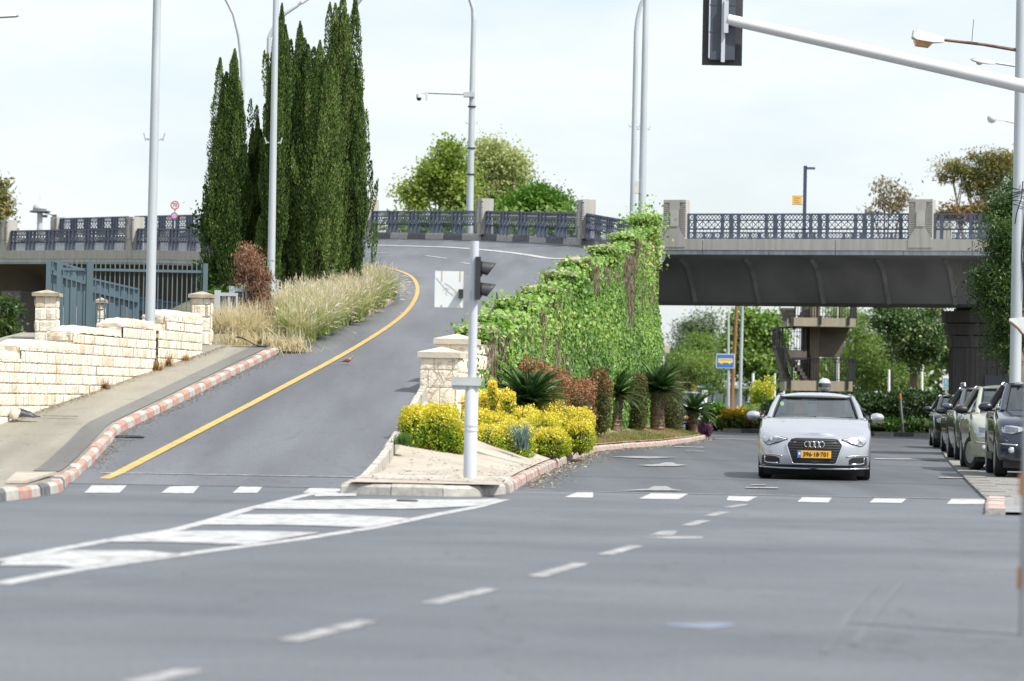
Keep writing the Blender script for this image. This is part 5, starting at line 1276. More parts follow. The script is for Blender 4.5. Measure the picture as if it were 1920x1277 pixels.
# ================================================================== BUS SHELTER AND WHAT STANDS ROUND IT
YB = 235.0
def X_(px, Y=YB): return at(px, 740, Y).x
bs = thing('bus_shelter', 'long bus shelter with curved steel ribs and a flat pale roof', 'bus shelter', (X_(1370), YB, 0))
zt = at(1360, 726, YB).z
mb = MB(); mb.box((X_(1280), YB - .6, zt - .06), (X_(1414), YB + 1.2, zt + .06)); mb.build('roof', MT['steel'], bs)
for px in (1302, 1340, 1362, 1404):
    x = X_(px); mb = MB(); mb.tube([(x, YB, 0), (x, YB, zt * .62), (x + .1, YB, zt * .8), (x + .3, YB, zt * .93), (x + .5, YB, zt - .06)], .12, 8); mb.build('rib', MT['steel'], bs, smooth=True)
mb = MB(); mb.box((X_(1368), YB + .3, 0), (X_(1385), YB + .9, zt - .15)); mb.build('end_panel', pm('shelter_panel', (.48, .46, .42), .6, .1, 2), bs)
mb = MB(); mb.box((X_(1302), YB + .95, .3), (X_(1400), YB + 1.0, zt - .5)); mb.build('back_glass', glass_mat('shelter_glass', (.75, .8, .8), .1), bs)
mb = MB(); mb.box((X_(1325), YB + .3, .0), (X_(1350), YB + .7, .45)); mb.build('bench', MT['steel'], bs)
p = at(1321, 742, 225); t = thing('notice_board', 'white notice board with pink lettering in front of the bus shelter', 'sign', (p.x, 225, 0)); mb = MB(); mb.box((p.x - .22, 225, p.z - .30), (p.x + .22, 225.05, p.z + .42)); o = mb.build('board', SIGN_W, t); mb = MB()
for k in range(3): mb.box((p.x - .14, 224.99, p.z + .22 - .16 * k), (p.x + .14 - .05 * k, 224.998, p.z + .28 - .16 * k))
mb.build('lettering', pm('pink_print', (.6, .3, .28), .6, .05, 3), o); mb = MB(); mb.tube([(p.x - .14, 225.02, 0), (p.x - .14, 225.02, p.z - .28)], .05, 6); mb.tube([(p.x + .14, 225.02, 0), (p.x + .14, 225.02, p.z - .28)], .05, 6); mb.build('board_legs', pm('orange_leg', (.5, .22, .08), .6, .1, 3), t)
p = at(1388, 712, 250); t = thing('billboard', 'pale blank back of a billboard behind the bus shelter', 'sign', (p.x, 250, 0)); mb = MB(); mb.box((p.x - .5, 250, p.z - .45), (p.x + .55, 250.1, p.z + .42)); mb.build('board', pm('board_pale', (.55, .58, .6), .6, .05, 2), t); mb = MB(); mb.tube([(p.x, 250.05, 0), (p.x, 250.05, p.z)], .08, 8); mb.build('board_post', MT['steel'], t)
p = at(1305, 722, 270); mb = MB()
for k, dx in enumerate((-1.0, .9)):
    x = p.x + dx; c = Vector((x, 270, p.z + .55)); r = [Vector((x + sx_ * 1.0, 270 + sy_ * 1.0, p.z - .25)) for sx_, sy_ in ((-1, -1), (1, -1), (1, 1), (-1, 1))]
    t = thing('parasol', ['blue parasol peak to the side of the yellow shrub', 'second blue parasol peak nearer the bus stop pole'][k], 'parasol', (x, 270, 0)); mb = MB(); mb.add(r + [c], [(0, 1, 4), (1, 2, 4), (2, 3, 4), (3, 0, 4), (3, 2, 1, 0)]); mb.build('canopy', pm('blue_canvas', (.04, .14, .30), .7, .1, 3), t); mb = MB(); mb.tube([(x, 270, 0), (x, 270, p.z)], .04, 6); mb.build('parasol_pole', MT['steel'], t)
# ================================================================== PLANTS
BARK = pm('bark', (.15, .115, .085), .9, .3, 3, bump=.5, stretch=(6, 6, 1)); BARKP = pm('pale_bark', (.33, .29, .24), .9, .3, 2, bump=.3, stretch=(4, 4, 1))
CYP = leaf_mat('cypress_spray', [(.022, .046, .014), (.062, .112, .028), (.105, .172, .042), (.155, .23, .06), (.34, .28, .14)], .7, .15, .2)
def cypress(name, label, px, ytop, ybase, Y, r, seed, nside=9, n=9000, lean=0.0, mat=None, group=None, leaf=.075, rbase=1.0, zb=None, spread=1.0):
    rng = np.random.default_rng(seed); b = at(px, ybase, Y); tp = at(px, ytop, Y)
    if zb is not None: b.z = zb
    h = tp.z - b.z; t = thing(name, label, 'tree', b, group)
    mb = MB(); mb.tube([b - Vector((0, 0, .3)), b + Vector((0, 0, h * .3)), b + Vector((lean * .8, 0, h * .85))], [.16, .12, .03], 8); mb.build('trunk', BARK, t, smooth=True)
    n = int(n * 4.2); pl = [(0, 0, 0.0, h, r * .60)]
    for k in range(nside):
        a = rng.uniform(0, 2 * pi); q = rng.uniform(.35, .75) * r * spread; z0 = rng.uniform(0, .35) * h; hh = rng.uniform(.66, .98) * h
        pl.append((q * cos(a), q * sin(a), z0, min(hh, h * .97), r * rng.uniform(.28, .44)))
    for k in range(int(nside * 4)):                          # small flames of foliage standing out from the outline
        a = rng.uniform(0, 2 * pi); z0 = rng.uniform(.05, .72) * h; q = r * rng.uniform(.62, 1.02) * (1 - .42 * (z0 / h)) * spread
        pl.append((q * cos(a), q * sin(a), z0, z0 + rng.uniform(.07, .2) * h, r * rng.uniform(.09, .19), rng.uniform(-.1, .35)))
    w = np.array([(p[3] - p[2]) * p[4] for p in pl]); w /= w.sum(); Ps, As, rs = [], [], []
    for pi_, (p, ww) in enumerate(zip(pl, w)):
        m = int(n * ww) + 10; u = rng.uniform(0, 1, m) ** .9; ex = .8 if pi_ == 0 else .55
        prof = np.where(u < .35, .55 + .45 * np.sin(u / .35 * pi / 2), np.cos((u - .35) / .65 * pi / 2) ** ex)
        a = rng.uniform(0, 2 * pi, m); ruf = 1 + .22 * np.sin(u * 40 + a * 2 + p[0] * 9) * rng.uniform(.3, 1, m)
        rr = p[4] * prof * np.sqrt(rng.uniform(.35, 1.05, m)) * ruf
        spl = p[5] if len(p) > 5 else -.3; x = b.x + p[0] * (1 + spl * u) + rr * np.cos(a) + lean * (p[2] / h + u * (p[3] - p[2]) / h); y = b.y + p[1] * (1 + spl * u) + rr * np.sin(a); z = b.z + p[2] + u * (p[3] - p[2])
        Ps.append(np.stack([x, y, z], 1)); As.append(np.stack([np.cos(a) * .35, np.sin(a) * .35, np.full(m, 1.0)], 1) + rng.normal(size=(m, 3)) * .18)
        tint = rng.uniform(.08, .72); rs.append(np.clip(tint + rng.normal(size=m) * .14 + .45 * (rng.uniform(size=m) < .012), 0, 1))
    P, A, R_ = np.concatenate(Ps), np.concatenate(As), np.concatenate(rs)
    V, Fc = leaf_arrays(P, A, leaf, .36, rng); fast_obj('crown', V, Fc, mat or CYP, t, rnd=R_)
    # opaque dark core added so that the crown lets no light straight through
    mb = MB(); mb.lathe([(r * .30 * rbase, .1 * h), (r * .48, .35 * h), (r * .38, .6 * h), (r * .15, .85 * h), (.02, .93 * h)], b, 12); mb.build('inner_core', pm('cypress_inside', (.016, .028, .010), .9, .3, 6), t, smooth=True)
    return t
CYG = 'cypress trees beside the ramp'
cypress('cypress_tree', 'narrow single-spired cypress standing apart from the tall cypress clump', 430, 92, 565, 75, .70, 1, 10, 13000, group=CYG)
cypress('cypress_tree', 'shortest cypress, squeezed between the single spire and the tall clump', 476, 218, 560, 76, .42, 2, 8, 8000, group=CYG)
cypress('cypress_tree', 'cypress crossed by the white lamp post, with twigs poking left', 517, 6, 555, 74.5, .54, 3, 10, 12000, group=CYG)
cypress('cypress_tree', 'tall cypress with twin tips just behind the white lamp post', 552, 40, 556, 75.5, .72, 4, 12, 13000, group=CYG)
cypress('cypress_tree', 'blunt-topped cypress in the middle of the clump', 590, 76, 556, 74.5, .76, 5, 13, 13000, group=CYG)
cypress('cypress_tree', 'tallest cypress whose tip leaves the top of the picture', 632, -25, 552, 75.5, .66, 6, 12, 14000, group=CYG)
cypress('cypress_tree', 'outermost cypress of the clump, above the ramp\'s yellow line', 659, 118, 548, 75.6, .56, 7, 10, 11000, group=CYG)
rng = np.random.default_rng(5)
# stray branch with leaves on the far side of the clump
def px_blob(px, py, rx, ry, Y, d=None):
    c = at(px, py, Y); s = F_PX / Y
    return (tuple(c), (rx / s, (d if d else (rx + ry) / 2 / s), ry / s))
DEAD = leaf_mat('dead_needles', [(.17, .09, .06), (.28, .16, .10), (.38, .24, .16)], .85, .1)
tree('dead_conifer', 'small dead brown conifer by the lamp post and grey screen', 'tree', at(476, 655, 64.3), [px_blob(466, 492, 12, 34, 64.3), px_blob(452, 505, 8, 26, 64.3), px_blob(478, 510, 16, 40, 64.3), px_blob(496, 540, 12, 40, 64.4), px_blob(480, 575, 26, 40, 64.3), px_blob(462, 590, 18, 50, 64.2), px_blob(488, 620, 26, 34, 64.2)], DEAD, BARK, n=15000, leaf=.075, aspect=.22, sigma=.075, trunk_r=.05, seed=32, droop=-1.3, nclump=150, limbs=5)
# climbing green shrub at the foot of the single cypress
LG = leaf_mat('creeper_leaf', [(.02, .055, .010), (.045, .11, .018), (.09, .18, .028)], .5, .3)
tree('creeper_bush', 'leafy green creeper at the foot of the single-spired cypress', 'shrub', at(405, 600, 76), [px_blob(398, 520, 14, 60, 75), px_blob(415, 580, 22, 45, 74), px_blob(392, 430, 10, 40, 75)], LG, BARK, n=4200, leaf=.13, sigma=.12, trunk_r=.04, seed=31, limbs=2)

def blades(P, n, h, spread, w, rng, cols=None, curl=.5):
    """bending grass blades from the clump centres P (k,3)"""
    k = len(P); ci = rng.integers(0, k, n); base = P[ci] + np.stack([rng.normal(size=n) * spread * .25, rng.normal(size=n) * spread * .25, np.zeros(n)], 1)
    a = rng.uniform(0, 2 * pi, n); out = np.abs(rng.normal(size=n)) * .55 + .1; L_ = h * rng.uniform(.6, 1.15, n)
    dirx, diry = np.cos(a), np.sin(a); side = np.stack([-diry, dirx, np.zeros(n)], 1); Vs = []
    for i, u in enumerate((0, .4, .75, 1.0)):
        r = out * L_ * (u ** 1.6); z = L_ * (u - curl * out * u ** 2.4)
        c = base + np.stack([dirx * r, diry * r, z], 1); ww = w * (1 - u * .8)
        Vs.append(c - side * ww / 2); Vs.append(c + side * ww / 2)
    V = np.stack(Vs, 1).reshape(-1, 3); o = np.arange(n)[:, None] * 8
    F1 = np.concatenate([o + np.array([0, 1, 3, 2]), o + np.array([2, 3, 5, 4]), o + np.array([4, 5, 7, 6])], 0)
    seg = np.concatenate([np.zeros(n), np.ones(n), np.full(n, 2)]); tip = (Vs[6] + Vs[7]) / 2; d = tip - (Vs[4] + Vs[5]) / 2
    return V, F1, seg, ci, tip, d
GR = leaf_mat('fountain_grass', [(.18, .26, .07), (.30, .36, .13), (.50, .45, .26), (.60, .54, .38), (.60, .54, .48)], .7, .35)
rng = np.random.default_rng(17); C = []
for Y in np.arange(62.2, 80.5, .42):
    xe = edge_x([(-4.3, 61), (-3.62, 70), (-3.1, 79), (-3.1, 82)], Y)
    for q in range(3):
        x = xe - .25 - q * .5 + rng.normal() * .12
        if (Y > 72 and q > 1) or (Y < 65.2 and q > 0): continue
        if Y > 74.2 and Y < 75.4 and q == 0: continue
        C.append((x - .05, Y + rng.normal() * .15, zr(xe, Y) + .1 + q * .03))
C = np.array(C)
V, Fc, seg, ci, tip, d = blades(C, 28000, .84, .5, .016, rng)
ct = rng.normal(size=len(C)) * .12
n = len(ci); rv = np.clip(np.concatenate([.04 + ct[ci], .25 + ct[ci], .60 + ct[ci]]) + rng.normal(size=3 * n) * .1, 0, .95)
sel = rng.uniform(size=n) < .16; Vp, Fp = leaf_arrays(tip[sel], d[sel] + 1e-4, .15, .14, rng)
o = fast_obj('fountain_grass', np.concatenate([V, Vp]), np.concatenate([Fc, Fp + len(V)]), GR, None, rnd=np.concatenate([rv, rng.uniform(.8, 1, sel.sum())]))
tag(o, 'mass of tall feathery fountain grass spilling over the ramp kerb', 'grass', kind='stuff')
def clump(name, label, cat, P, n, h, spread, w, mat, lo, hi, seed, curl=.5):
    r = np.random.default_rng(seed); V, Fc, seg, ci, tip, d = blades(np.array(P), n, h, spread, w, r, curl=curl)
    rv = np.clip(np.concatenate([np.full(n, lo), np.full(n, (lo + hi) / 2), np.full(n, hi)]) + r.normal(size=3 * n) * .08, 0, 1)
    return tag(fast_obj(name, V, Fc, mat, None, rnd=rv), label, cat)
p = at(452, 648, 61.2); clump('grass_clump', 'big straw-coloured grass clump bursting out beside the stone steps', 'grass clump', [(p.x - .05, 61.3, p.z - .02), (p.x + .2, 61.9, p.z + .05), (p.x - .4, 61.9, p.z + .05)], 2400, 1.0, .5, .018, GR, .5, .72, 5, curl=.75)
p = at(430, 655, 60.6); clump('grass_clump', 'flattened dry grass fallen over the end of the footpath', 'grass clump', [(p.x + i * .33, 60.7 - .05 * i, p.z + .02 - i * .01) for i in range(5)], 1300, .55, .6, .015, GR, .6, .8, 6, curl=1.2)
p = at(690, 515, 81); clump('grass_clump', 'thin green upright tuft rising above the end of the fountain grass', 'grass clump', [(p.x, 80.5, zr(p.x, 80.5) + .1)], 240, .95, .25, .02, LG, .5, .9, 8, curl=.1)

# ------------------------------------------------------------------ hedges and shrubs on the island
TWIG = pm('shrub_inside', (.045, .06, .018), .95, .5, 14, bump=.8, bscale=30)
def hedge(name, label, cat, boxes, n, leaf, mat, seed, topcol=.35, base=(.12, .5), up=.35, stems=True, group=None, rough=.16):
    """leafy mass filling rounded boxes [(centre, half sizes)]; the newest growth on top has a colour of its own"""
    rng = np.random.default_rng(seed); Ps, rs, Ds = [], [], []
    area = np.array([b[1][0] * b[1][1] + 2 * b[1][2] * (b[1][0] + b[1][1]) for b in boxes]); area /= area.sum()
    for (c, hs), ar in zip(boxes, area):
        m = int(n * ar); d = unit(rng, m); p = np.sign(d) * np.abs(d) ** .78; p /= np.maximum((np.abs(p) ** 3.2).sum(1, keepdims=True) ** (1 / 3.2), .01)
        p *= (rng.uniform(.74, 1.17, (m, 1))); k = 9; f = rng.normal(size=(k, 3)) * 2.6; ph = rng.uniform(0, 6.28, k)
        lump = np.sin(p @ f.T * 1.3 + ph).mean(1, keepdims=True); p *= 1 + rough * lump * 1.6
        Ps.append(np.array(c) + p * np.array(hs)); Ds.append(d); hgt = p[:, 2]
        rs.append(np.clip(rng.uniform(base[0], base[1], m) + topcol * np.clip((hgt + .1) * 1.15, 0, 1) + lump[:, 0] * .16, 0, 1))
    P, D, R_ = np.concatenate(Ps), np.concatenate(Ds), np.concatenate(rs); m = len(P)
    A = D * .5 + rng.normal(size=(m, 3)) * .6 + np.array([0, 0, up]); V, Fc = leaf_arrays(P, A, leaf, .6, rng, D + rng.normal(size=(m, 3)) * .6)
    b0 = boxes[0]; root = thing(name, label, cat, (b0[0][0], b0[0][1], b0[0][2] - b0[1][2]), group)
    fast_obj('foliage', V, Fc, mat, root, rnd=R_)
    mb = MB()                                                  # solid dark core added for the dense inside, closing gaps between leaves
    for c, hs in boxes:
        rows = []
        for i in range(9):
            v = -pi / 2 + pi * i / 8; row = []
            for j in range(17):
                a = 2 * pi * j / 16; f = lambda t: math.copysign(abs(t) ** .8, t); row.append((c[0] + hs[0] * .82 * f(cos(v)) * f(cos(a)), c[1] + hs[1] * .82 * f(cos(v)) * f(sin(a)), c[2] + hs[2] * .82 * f(sin(v))))
            rows.append(row)
        mb.grid(rows)
    mb.build('inner_core', TWIG, root, smooth=True)
    mb = MB()
    for c, hs in boxes:
        for _ in range(6):
            q = Vector((c[0] + rng.uniform(-.5, .5) * hs[0], c[1] + rng.uniform(-.5, .5) * hs[1], c[2] - hs[2] - .08)); mb.tube([q, q + Vector((rng.normal() * .08, rng.normal() * .08, hs[2] * 1.3))], [.014, .006], 5)
    mb.build('stems', BARK, root)
    return root
YEL = leaf_mat('golden_leaf', [(.05, .13, .012), (.16, .28, .022), (.45, .47, .05), (.66, .56, .075), (.74, .63, .12)], .5, .3)
PHO = leaf_mat('photinia_leaf', [(.035, .07, .015), (.085, .085, .025), (.20, .10, .045), (.30, .14, .075)], .5, .2)
DRK = leaf_mat('hedge_leaf', [(.012, .030, .008), (.025, .060, .013), (.05, .10, .02)], .5, .15)
def box_px(x0, x1, y0, y1, Y, d, zb=None):
    a, b = at(x0, y1, Y), at(x1, y0, Y); z0 = zb if zb is not None else a.z
    return ((((a.x + b.x) / 2), Y + d, (z0 + b.z) / 2), ((b.x - a.x) / 2, d, (b.z - z0) / 2))
YG = 'golden duranta shrubs on the island'
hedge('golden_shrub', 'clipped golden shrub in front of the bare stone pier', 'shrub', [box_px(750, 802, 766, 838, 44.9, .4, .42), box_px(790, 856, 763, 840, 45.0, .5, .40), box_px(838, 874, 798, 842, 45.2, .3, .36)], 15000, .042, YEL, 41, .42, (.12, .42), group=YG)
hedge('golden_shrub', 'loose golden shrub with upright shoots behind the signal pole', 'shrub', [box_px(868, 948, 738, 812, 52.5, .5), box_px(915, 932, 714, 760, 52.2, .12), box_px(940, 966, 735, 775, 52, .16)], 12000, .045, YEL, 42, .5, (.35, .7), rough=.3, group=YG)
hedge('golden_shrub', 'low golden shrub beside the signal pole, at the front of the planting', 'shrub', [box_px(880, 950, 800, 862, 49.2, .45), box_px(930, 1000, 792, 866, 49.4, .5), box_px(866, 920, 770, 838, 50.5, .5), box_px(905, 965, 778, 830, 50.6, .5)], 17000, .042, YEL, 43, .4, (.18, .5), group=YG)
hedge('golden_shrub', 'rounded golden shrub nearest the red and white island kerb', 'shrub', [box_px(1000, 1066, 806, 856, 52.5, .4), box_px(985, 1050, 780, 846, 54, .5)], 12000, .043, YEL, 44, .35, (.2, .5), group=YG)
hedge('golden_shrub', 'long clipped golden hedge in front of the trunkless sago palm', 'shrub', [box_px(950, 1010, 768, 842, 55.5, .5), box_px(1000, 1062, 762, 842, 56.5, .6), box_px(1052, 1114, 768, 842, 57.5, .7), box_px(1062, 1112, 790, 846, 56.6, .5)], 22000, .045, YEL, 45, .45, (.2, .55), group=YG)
p = at(978, 838, 48.6); AG = leaf_mat('agave_leaf', [(.10, .17, .15), (.18, .27, .24)], .5, .1)
clump('agave', 'small blue-green spiky plant poking from the golden shrub', 'plant', [(p.x, 48.5, .38)], 90, .42, .15, .03, AG, .3, .8, 51, curl=.1)
hedge('photinia_hedge', 'long red-leaved hedge sloping along the foot of the ivy wall', 'hedge', [box_px(962, 1030, 684, 775, 58.6, .7, .5), box_px(1002, 1070, 696, 785, 62, 1.2, .5), box_px(1050, 1118, 714, 795, 66, 1.8, .5)], 20000, .052, PHO, 46, .35, (.42, .8), rough=.2)
hedge('photinia_block', 'green and red hedge block just before the short-trunked sago palm', 'hedge', [box_px(1099, 1146, 702, 792, 73, 1.0, .45)], 10000, .055, PHO, 47, .25, (.02, .5))
hedge('photinia_block', 'green hedge block between the two trunked sago palms', 'hedge', [box_px(1166, 1216, 706, 792, 84, 1.0, .4)], 10000, .055, PHO, 48, .15, (.0, .38))
hedge('photinia_block', 'olive green hedge block behind the tallest sago palm', 'hedge', [box_px(1216, 1282, 706, 796, 92.3, 1.0, .3)], 11000, .058, PHO, 49, .12, (.0, .4))
PAL = leaf_mat('sago_leaflet', [(.03, .07, .024), (.065, .14, .045), (.14, .24, .085)], .38, .1, .5)
TRK = pm('sago_trunk', (.19, .14, .10), .95, .35, 8, bump=1.0, bscale=14)
def sago(name, label, px, ybase, Y, trunk_h, L_, nf, seed, tr=.16, low=-.2):
    rng = np.random.default_rng(seed); b = at(px, ybase, Y); t = thing(name, label, 'palm', b)
    if trunk_h > .05:
        mb = MB(); lv_ = int(trunk_h / .05); prof = []
        for i in range(lv_ + 1): z = trunk_h * i / lv_; prof.append((tr * (1.0 + .10 * (i % 2) - .12 * z / trunk_h + .06 * rng.normal() * .4), z))
        mb.lathe([(tr * 1.1, -.15)] + prof, b, 14)
        for i in range(160):                                   # stubs of old leaf bases
            a = rng.uniform(0, 2 * pi); z = rng.uniform(0, 1) ** .7 * trunk_h; p = b + Vector((cos(a) * tr * .95, sin(a) * tr * .95, z)); mb.bar(p, p + Vector((cos(a) * .05, sin(a) * .05, .035)), .035, .02)
        mb.build('trunk', TRK, t)
    c = np.array([b.x, b.y, b.z + trunk_h]); Ps, As, rs, Ns = [], [], [], []; mb = MB()
    for k in range(nf):
        a = k * 2.399 + rng.normal() * .1; el = low + (1.35 - low) * ((k + .5) / nf) ** 1.1; ln = L_ * rng.uniform(.85, 1.1); m = 30; u = np.linspace(.1, 1, m)
        th = el - 1.0 * u ** 1.5 * (1 - .35 * max(0, el)); s = ln / m
        r = np.cumsum(np.cos(th)) * s; z = np.cumsum(np.sin(th)) * s; pt = c + np.stack([np.cos(a) * r, np.sin(a) * r, z], 1)
        mb.tube([Vector(c)] + [Vector(q) for q in pt[::5]], [.012] * 7 if len(pt[::5]) == 6 else .01, 4)
        tg = np.stack([np.cos(a) * np.cos(th), np.sin(a) * np.cos(th), np.sin(th)], 1); sd = np.array([-sin(a), cos(a), 0]); upv = np.cross(sd, tg) * -1
        for sg in (-1, 1):
            ax = sd * sg * .85 + tg * .5 + np.array([0, 0, .22]); ll = ln * .19 * np.sin(np.clip(u * .92 + .1, 0, 1) * pi) ** .6
            Ps.append(pt + ax * (ll / 2)[:, None]); As.append(ax * ll[:, None]); rs.append(np.clip(.45 + rng.normal() * .15 + rng.normal(size=m) * .12, 0, 1)); Ns.append(np.tile(np.array([0, 0, 1.0]), (m, 1)))
    P, A, R_ = np.concatenate(Ps), np.concatenate(As), np.concatenate(rs); sz_ = np.linalg.norm(A, axis=1) + .03
    V, Fc = leaf_arrays(P, A, sz_, .21, rng, np.concatenate(Ns), fold=.1); fast_obj('fronds', V, Fc, PAL, t, rnd=R_); mb.build('frond_ribs', pm('frond_rib', (.06, .10, .03), .5, .2, 5), t)
    return t
sago('sago_palm', 'trunkless sago palm fanning out behind the golden hedge', 992, 772, 57.2, .12, .95, 60, 61, low=-.1)
sago('sago_palm', 'short sago palm with a dark trunk between two hedge blocks', 1153, 800, 80, .82, .95, 40, 62, tr=.19)
sago('sago_palm', 'tallest sago palm with a stout brown trunk on the lawn', 1232, 806, 88, 1.12, 1.05, 54, 63, tr=.20)
sago('sago_palm', 'small drooping sago palm at the island tip before the white car', 1300, 801, 95.5, .5, .95, 34, 64, tr=.15)
PUR = leaf_mat('purple_leaf', [(.05, .02, .045), (.12, .045, .10), (.2, .09, .16)], .6, .2)
hedge('purple_plant', 'patch of dark purple foliage at the tip of the island', 'plant', [box_px(1290, 1322, 792, 814, 95.5, .5), box_px(1316, 1336, 797, 815, 96, .4)], 2600, .09, PUR, 65, .2, (.2, .7))
# lawn, leaf litter and weeds
rng = np.random.default_rng(71); n = 30000
Yl = rng.uniform(58, 96.5, n); Xl = np.array([0.0] * n); ok = np.zeros(n, bool)
iy = [p[1] for p in IK]; ix = [p[0] for p in IK]
x1 = np.interp(Yl, iy, ix) - .16; x0 = np.interp(Yl, wy, wx) + HW + .2; Xl = x0 + (x1 - x0) * rng.uniform(0, 1, n) ** .7
Zl = np.array([island_z(x, y) for x, y in zip(Xl, Yl)])
V, Fc, seg, ci, tip, d = blades(np.stack([Xl, Yl, Zl], 1), n, .085, .06, .012, rng, curl=.4)
LAWN = leaf_mat('dry_lawn', [(.075, .13, .03), (.14, .17, .05), (.24, .21, .09), (.29, .23, .13)], .8, .25)
g = vn2(Xl * 1.5, Yl * .5); rv = np.clip(np.tile(.45 + .3 * g[ci], 3) + rng.normal(size=3 * n) * .15, 0, 1)
tag(fast_obj('lawn_grass', V, Fc, LAWN, None, rnd=rv), 'short patchy lawn on the island, half green and half dry', 'grass', kind='stuff')
n = 2600; Yl = rng.uniform(37, 58, n); x1 = np.interp(Yl, iy, ix); x0 = np.array([island_l(y)[0] for y in Yl]); Xl = x0 + .2 + (x1 - x0 - .3) * rng.uniform(0, 1, n); Zl = np.array([island_z(x, y) for x, y in zip(Xl, Yl)]) + .012
Yg = rng.uniform(40, 96, n); Xg = np.interp(Yg, iy, ix) + np.abs(rng.normal(size=n)) * .22 + .04
LIT = leaf_mat('leaf_litter', [(.10, .06, .035), (.24, .17, .10), (.40, .33, .23), (.5, .46, .38)], .9, .1)
keep = rng.uniform(size=n) < .35
P = np.concatenate([np.stack([Xl, Yl, Zl], 1)[keep], np.stack([Xg, Yg, np.full(n, .012)], 1)]); A = np.stack([rng.normal(size=len(P)), rng.normal(size=len(P)), np.full(len(P), .05)], 1)
V, Fc = leaf_arrays(P, A, .055, .6, rng, np.tile(np.array([0, 0, 1.0]), (len(P), 1)) + rng.normal(size=(len(P), 3)) * .15)
tag(fast_obj('leaf_litter', V, Fc, LIT, None, rnd=rng.uniform(0, 1, len(P))), 'dry leaf litter along the island kerb and on the sand', 'litter', kind='stuff')
# litter and grit along the left kerb and the foot of the stone wall
n = 1500; Yg = rng.uniform(40.5, 64, n); Xg = np.interp(Yg, [p[1] for p in RLlow], [p[0] for p in RLlow]) + np.abs(rng.normal(size=n)) * .12 + .03
Y2 = rng.uniform(45, 60, n); X2 = np.array([wall_x(y) for y in Y2]) + .26 + np.abs(rng.normal(size=n)) * .1
P = np.concatenate([np.stack([Xg, Yg, [zr(x, y) + .012 for x, y in zip(Xg, Yg)]], 1), np.stack([X2, Y2, [zr(edge_x(RLlow, y), y) + .16 for y in Y2]], 1)])
A = np.stack([rng.normal(size=len(P)), rng.normal(size=len(P)), np.full(len(P), .05)], 1); V, Fc = leaf_arrays(P, A, .04, .7, rng, np.tile(np.array([0, 0, 1.0]), (len(P), 1)))
tag(fast_obj('grit_litter', V, Fc, LIT, None, rnd=rng.uniform(.1, 1, len(P))), 'grit and dry scraps along the ramp kerb and the stone wall foot', 'litter', kind='stuff')
WEED = leaf_mat('dry_weed', [(.2, .11, .05), (.32, .19, .09), (.3, .25, .12)], .8, .2)
for px, py, Y, h, lab in ((270, 698, 54.3, .28, 'dry brown weed against the foot of the wall lamp post'), (300, 693, 55.2, .30, 'reddish dry weed just beyond the wall lamp post'), (196, 737, 50.6, .2, 'small brown weed low on the stone wall between the lamp post and the fallen bag'), (330, 683, 56.5, .14, 'tiny dry weed nearest the end pillar')):
    p = at(px, py, Y); xw = wall_x(Y) + .3; clump('dry_weed', lab, 'weed', [(xw, Y, zr(edge_x(RLlow, Y), Y) + .14)], 60, h, .16, .016, WEED, .2, .8, int(px), curl=.6)
p = at(722, 838, 43.5); clump('grass_tuft', 'fresh green grass tuft on the island kerb beside the ramp', 'grass tuft', [(edge_x(RRlow, 43.5) + .25, 43.5, zr(-1.7, 43.5) + .1)], 260, .2, .22, .012, LG, .6, 1.0, 77, curl=.5)

# ------------------------------------------------------------------ trees behind
PLANE = leaf_mat('plane_leaf', [(.09, .15, .03), (.19, .28, .055), (.32, .40, .095), (.46, .49, .16)], .55, .45)
PLANE2 = leaf_mat('plane_leaf_pale', [(.15, .21, .07), (.30, .36, .14), (.43, .46, .21), (.5, .51, .28)], .55, .45)
DOME = leaf_mat('dome_leaf', [(.035, .095, .014), (.08, .19, .024), (.16, .31, .04)], .5, .35)
RND = leaf_mat('round_tree_leaf', [(.06, .13, .03), (.14, .25, .055), (.26, .38, .10), (.36, .44, .17)], .55, .35)
EUC = leaf_mat('eucalyptus_leaf', [(.06, .085, .03), (.13, .155, .05), (.21, .2, .07), (.30, .23, .08)], .55, .3)
EUCG = leaf_mat('eucalyptus_grey', [(.07, .11, .065), (.13, .185, .10), (.19, .25, .14)], .6, .25)
WIL = leaf_mat('willow_leaf', [(.075, .14, .035), (.16, .25, .06), (.27, .35, .11)], .55, .4)
RTR = leaf_mat('dark_tree_leaf', [(.013, .035, .010), (.03, .07, .016), (.06, .11, .025), (.11, .16, .04)], .5, .25)
MIX = leaf_mat('magnolia_leaf', [(.022, .06, .02), (.05, .11, .032), (.11, .18, .06), (.30, .27, .14)], .45, .2)
tree('plane_tree', 'airy light green plane tree behind the railing under the security camera', 'tree', (at(838, 640, 165).x, 165, 0), [px_blob(820, 330, 38, 34, 165), px_blob(850, 300, 30, 30, 165), px_blob(800, 372, 42, 30, 165), px_blob(862, 360, 34, 44, 165), px_blob(838, 278, 18, 16, 165), px_blob(765, 360, 18, 14, 165)], PLANE, BARKP, n=13000, leaf=.185, aspect=.8, sigma=.34, trunk_r=.3, seed=81, nclump=150, trunk_h=8)
tree('plane_tree', 'yellow-green plane tree behind the lamp post with the security camera', 'tree', (at(925, 640, 172).x, 172, 0), [px_blob(945, 325, 44, 42, 172), px_blob(915, 290, 26, 26, 172), px_blob(960, 305, 22, 28, 172), px_blob(925, 375, 55, 36, 172), px_blob(895, 330, 22, 40, 172), px_blob(930, 272, 12, 14, 172)], PLANE2, BARKP, n=16000, leaf=.18, aspect=.8, sigma=.36, trunk_r=.3, seed=82, nclump=170, trunk_h=8)
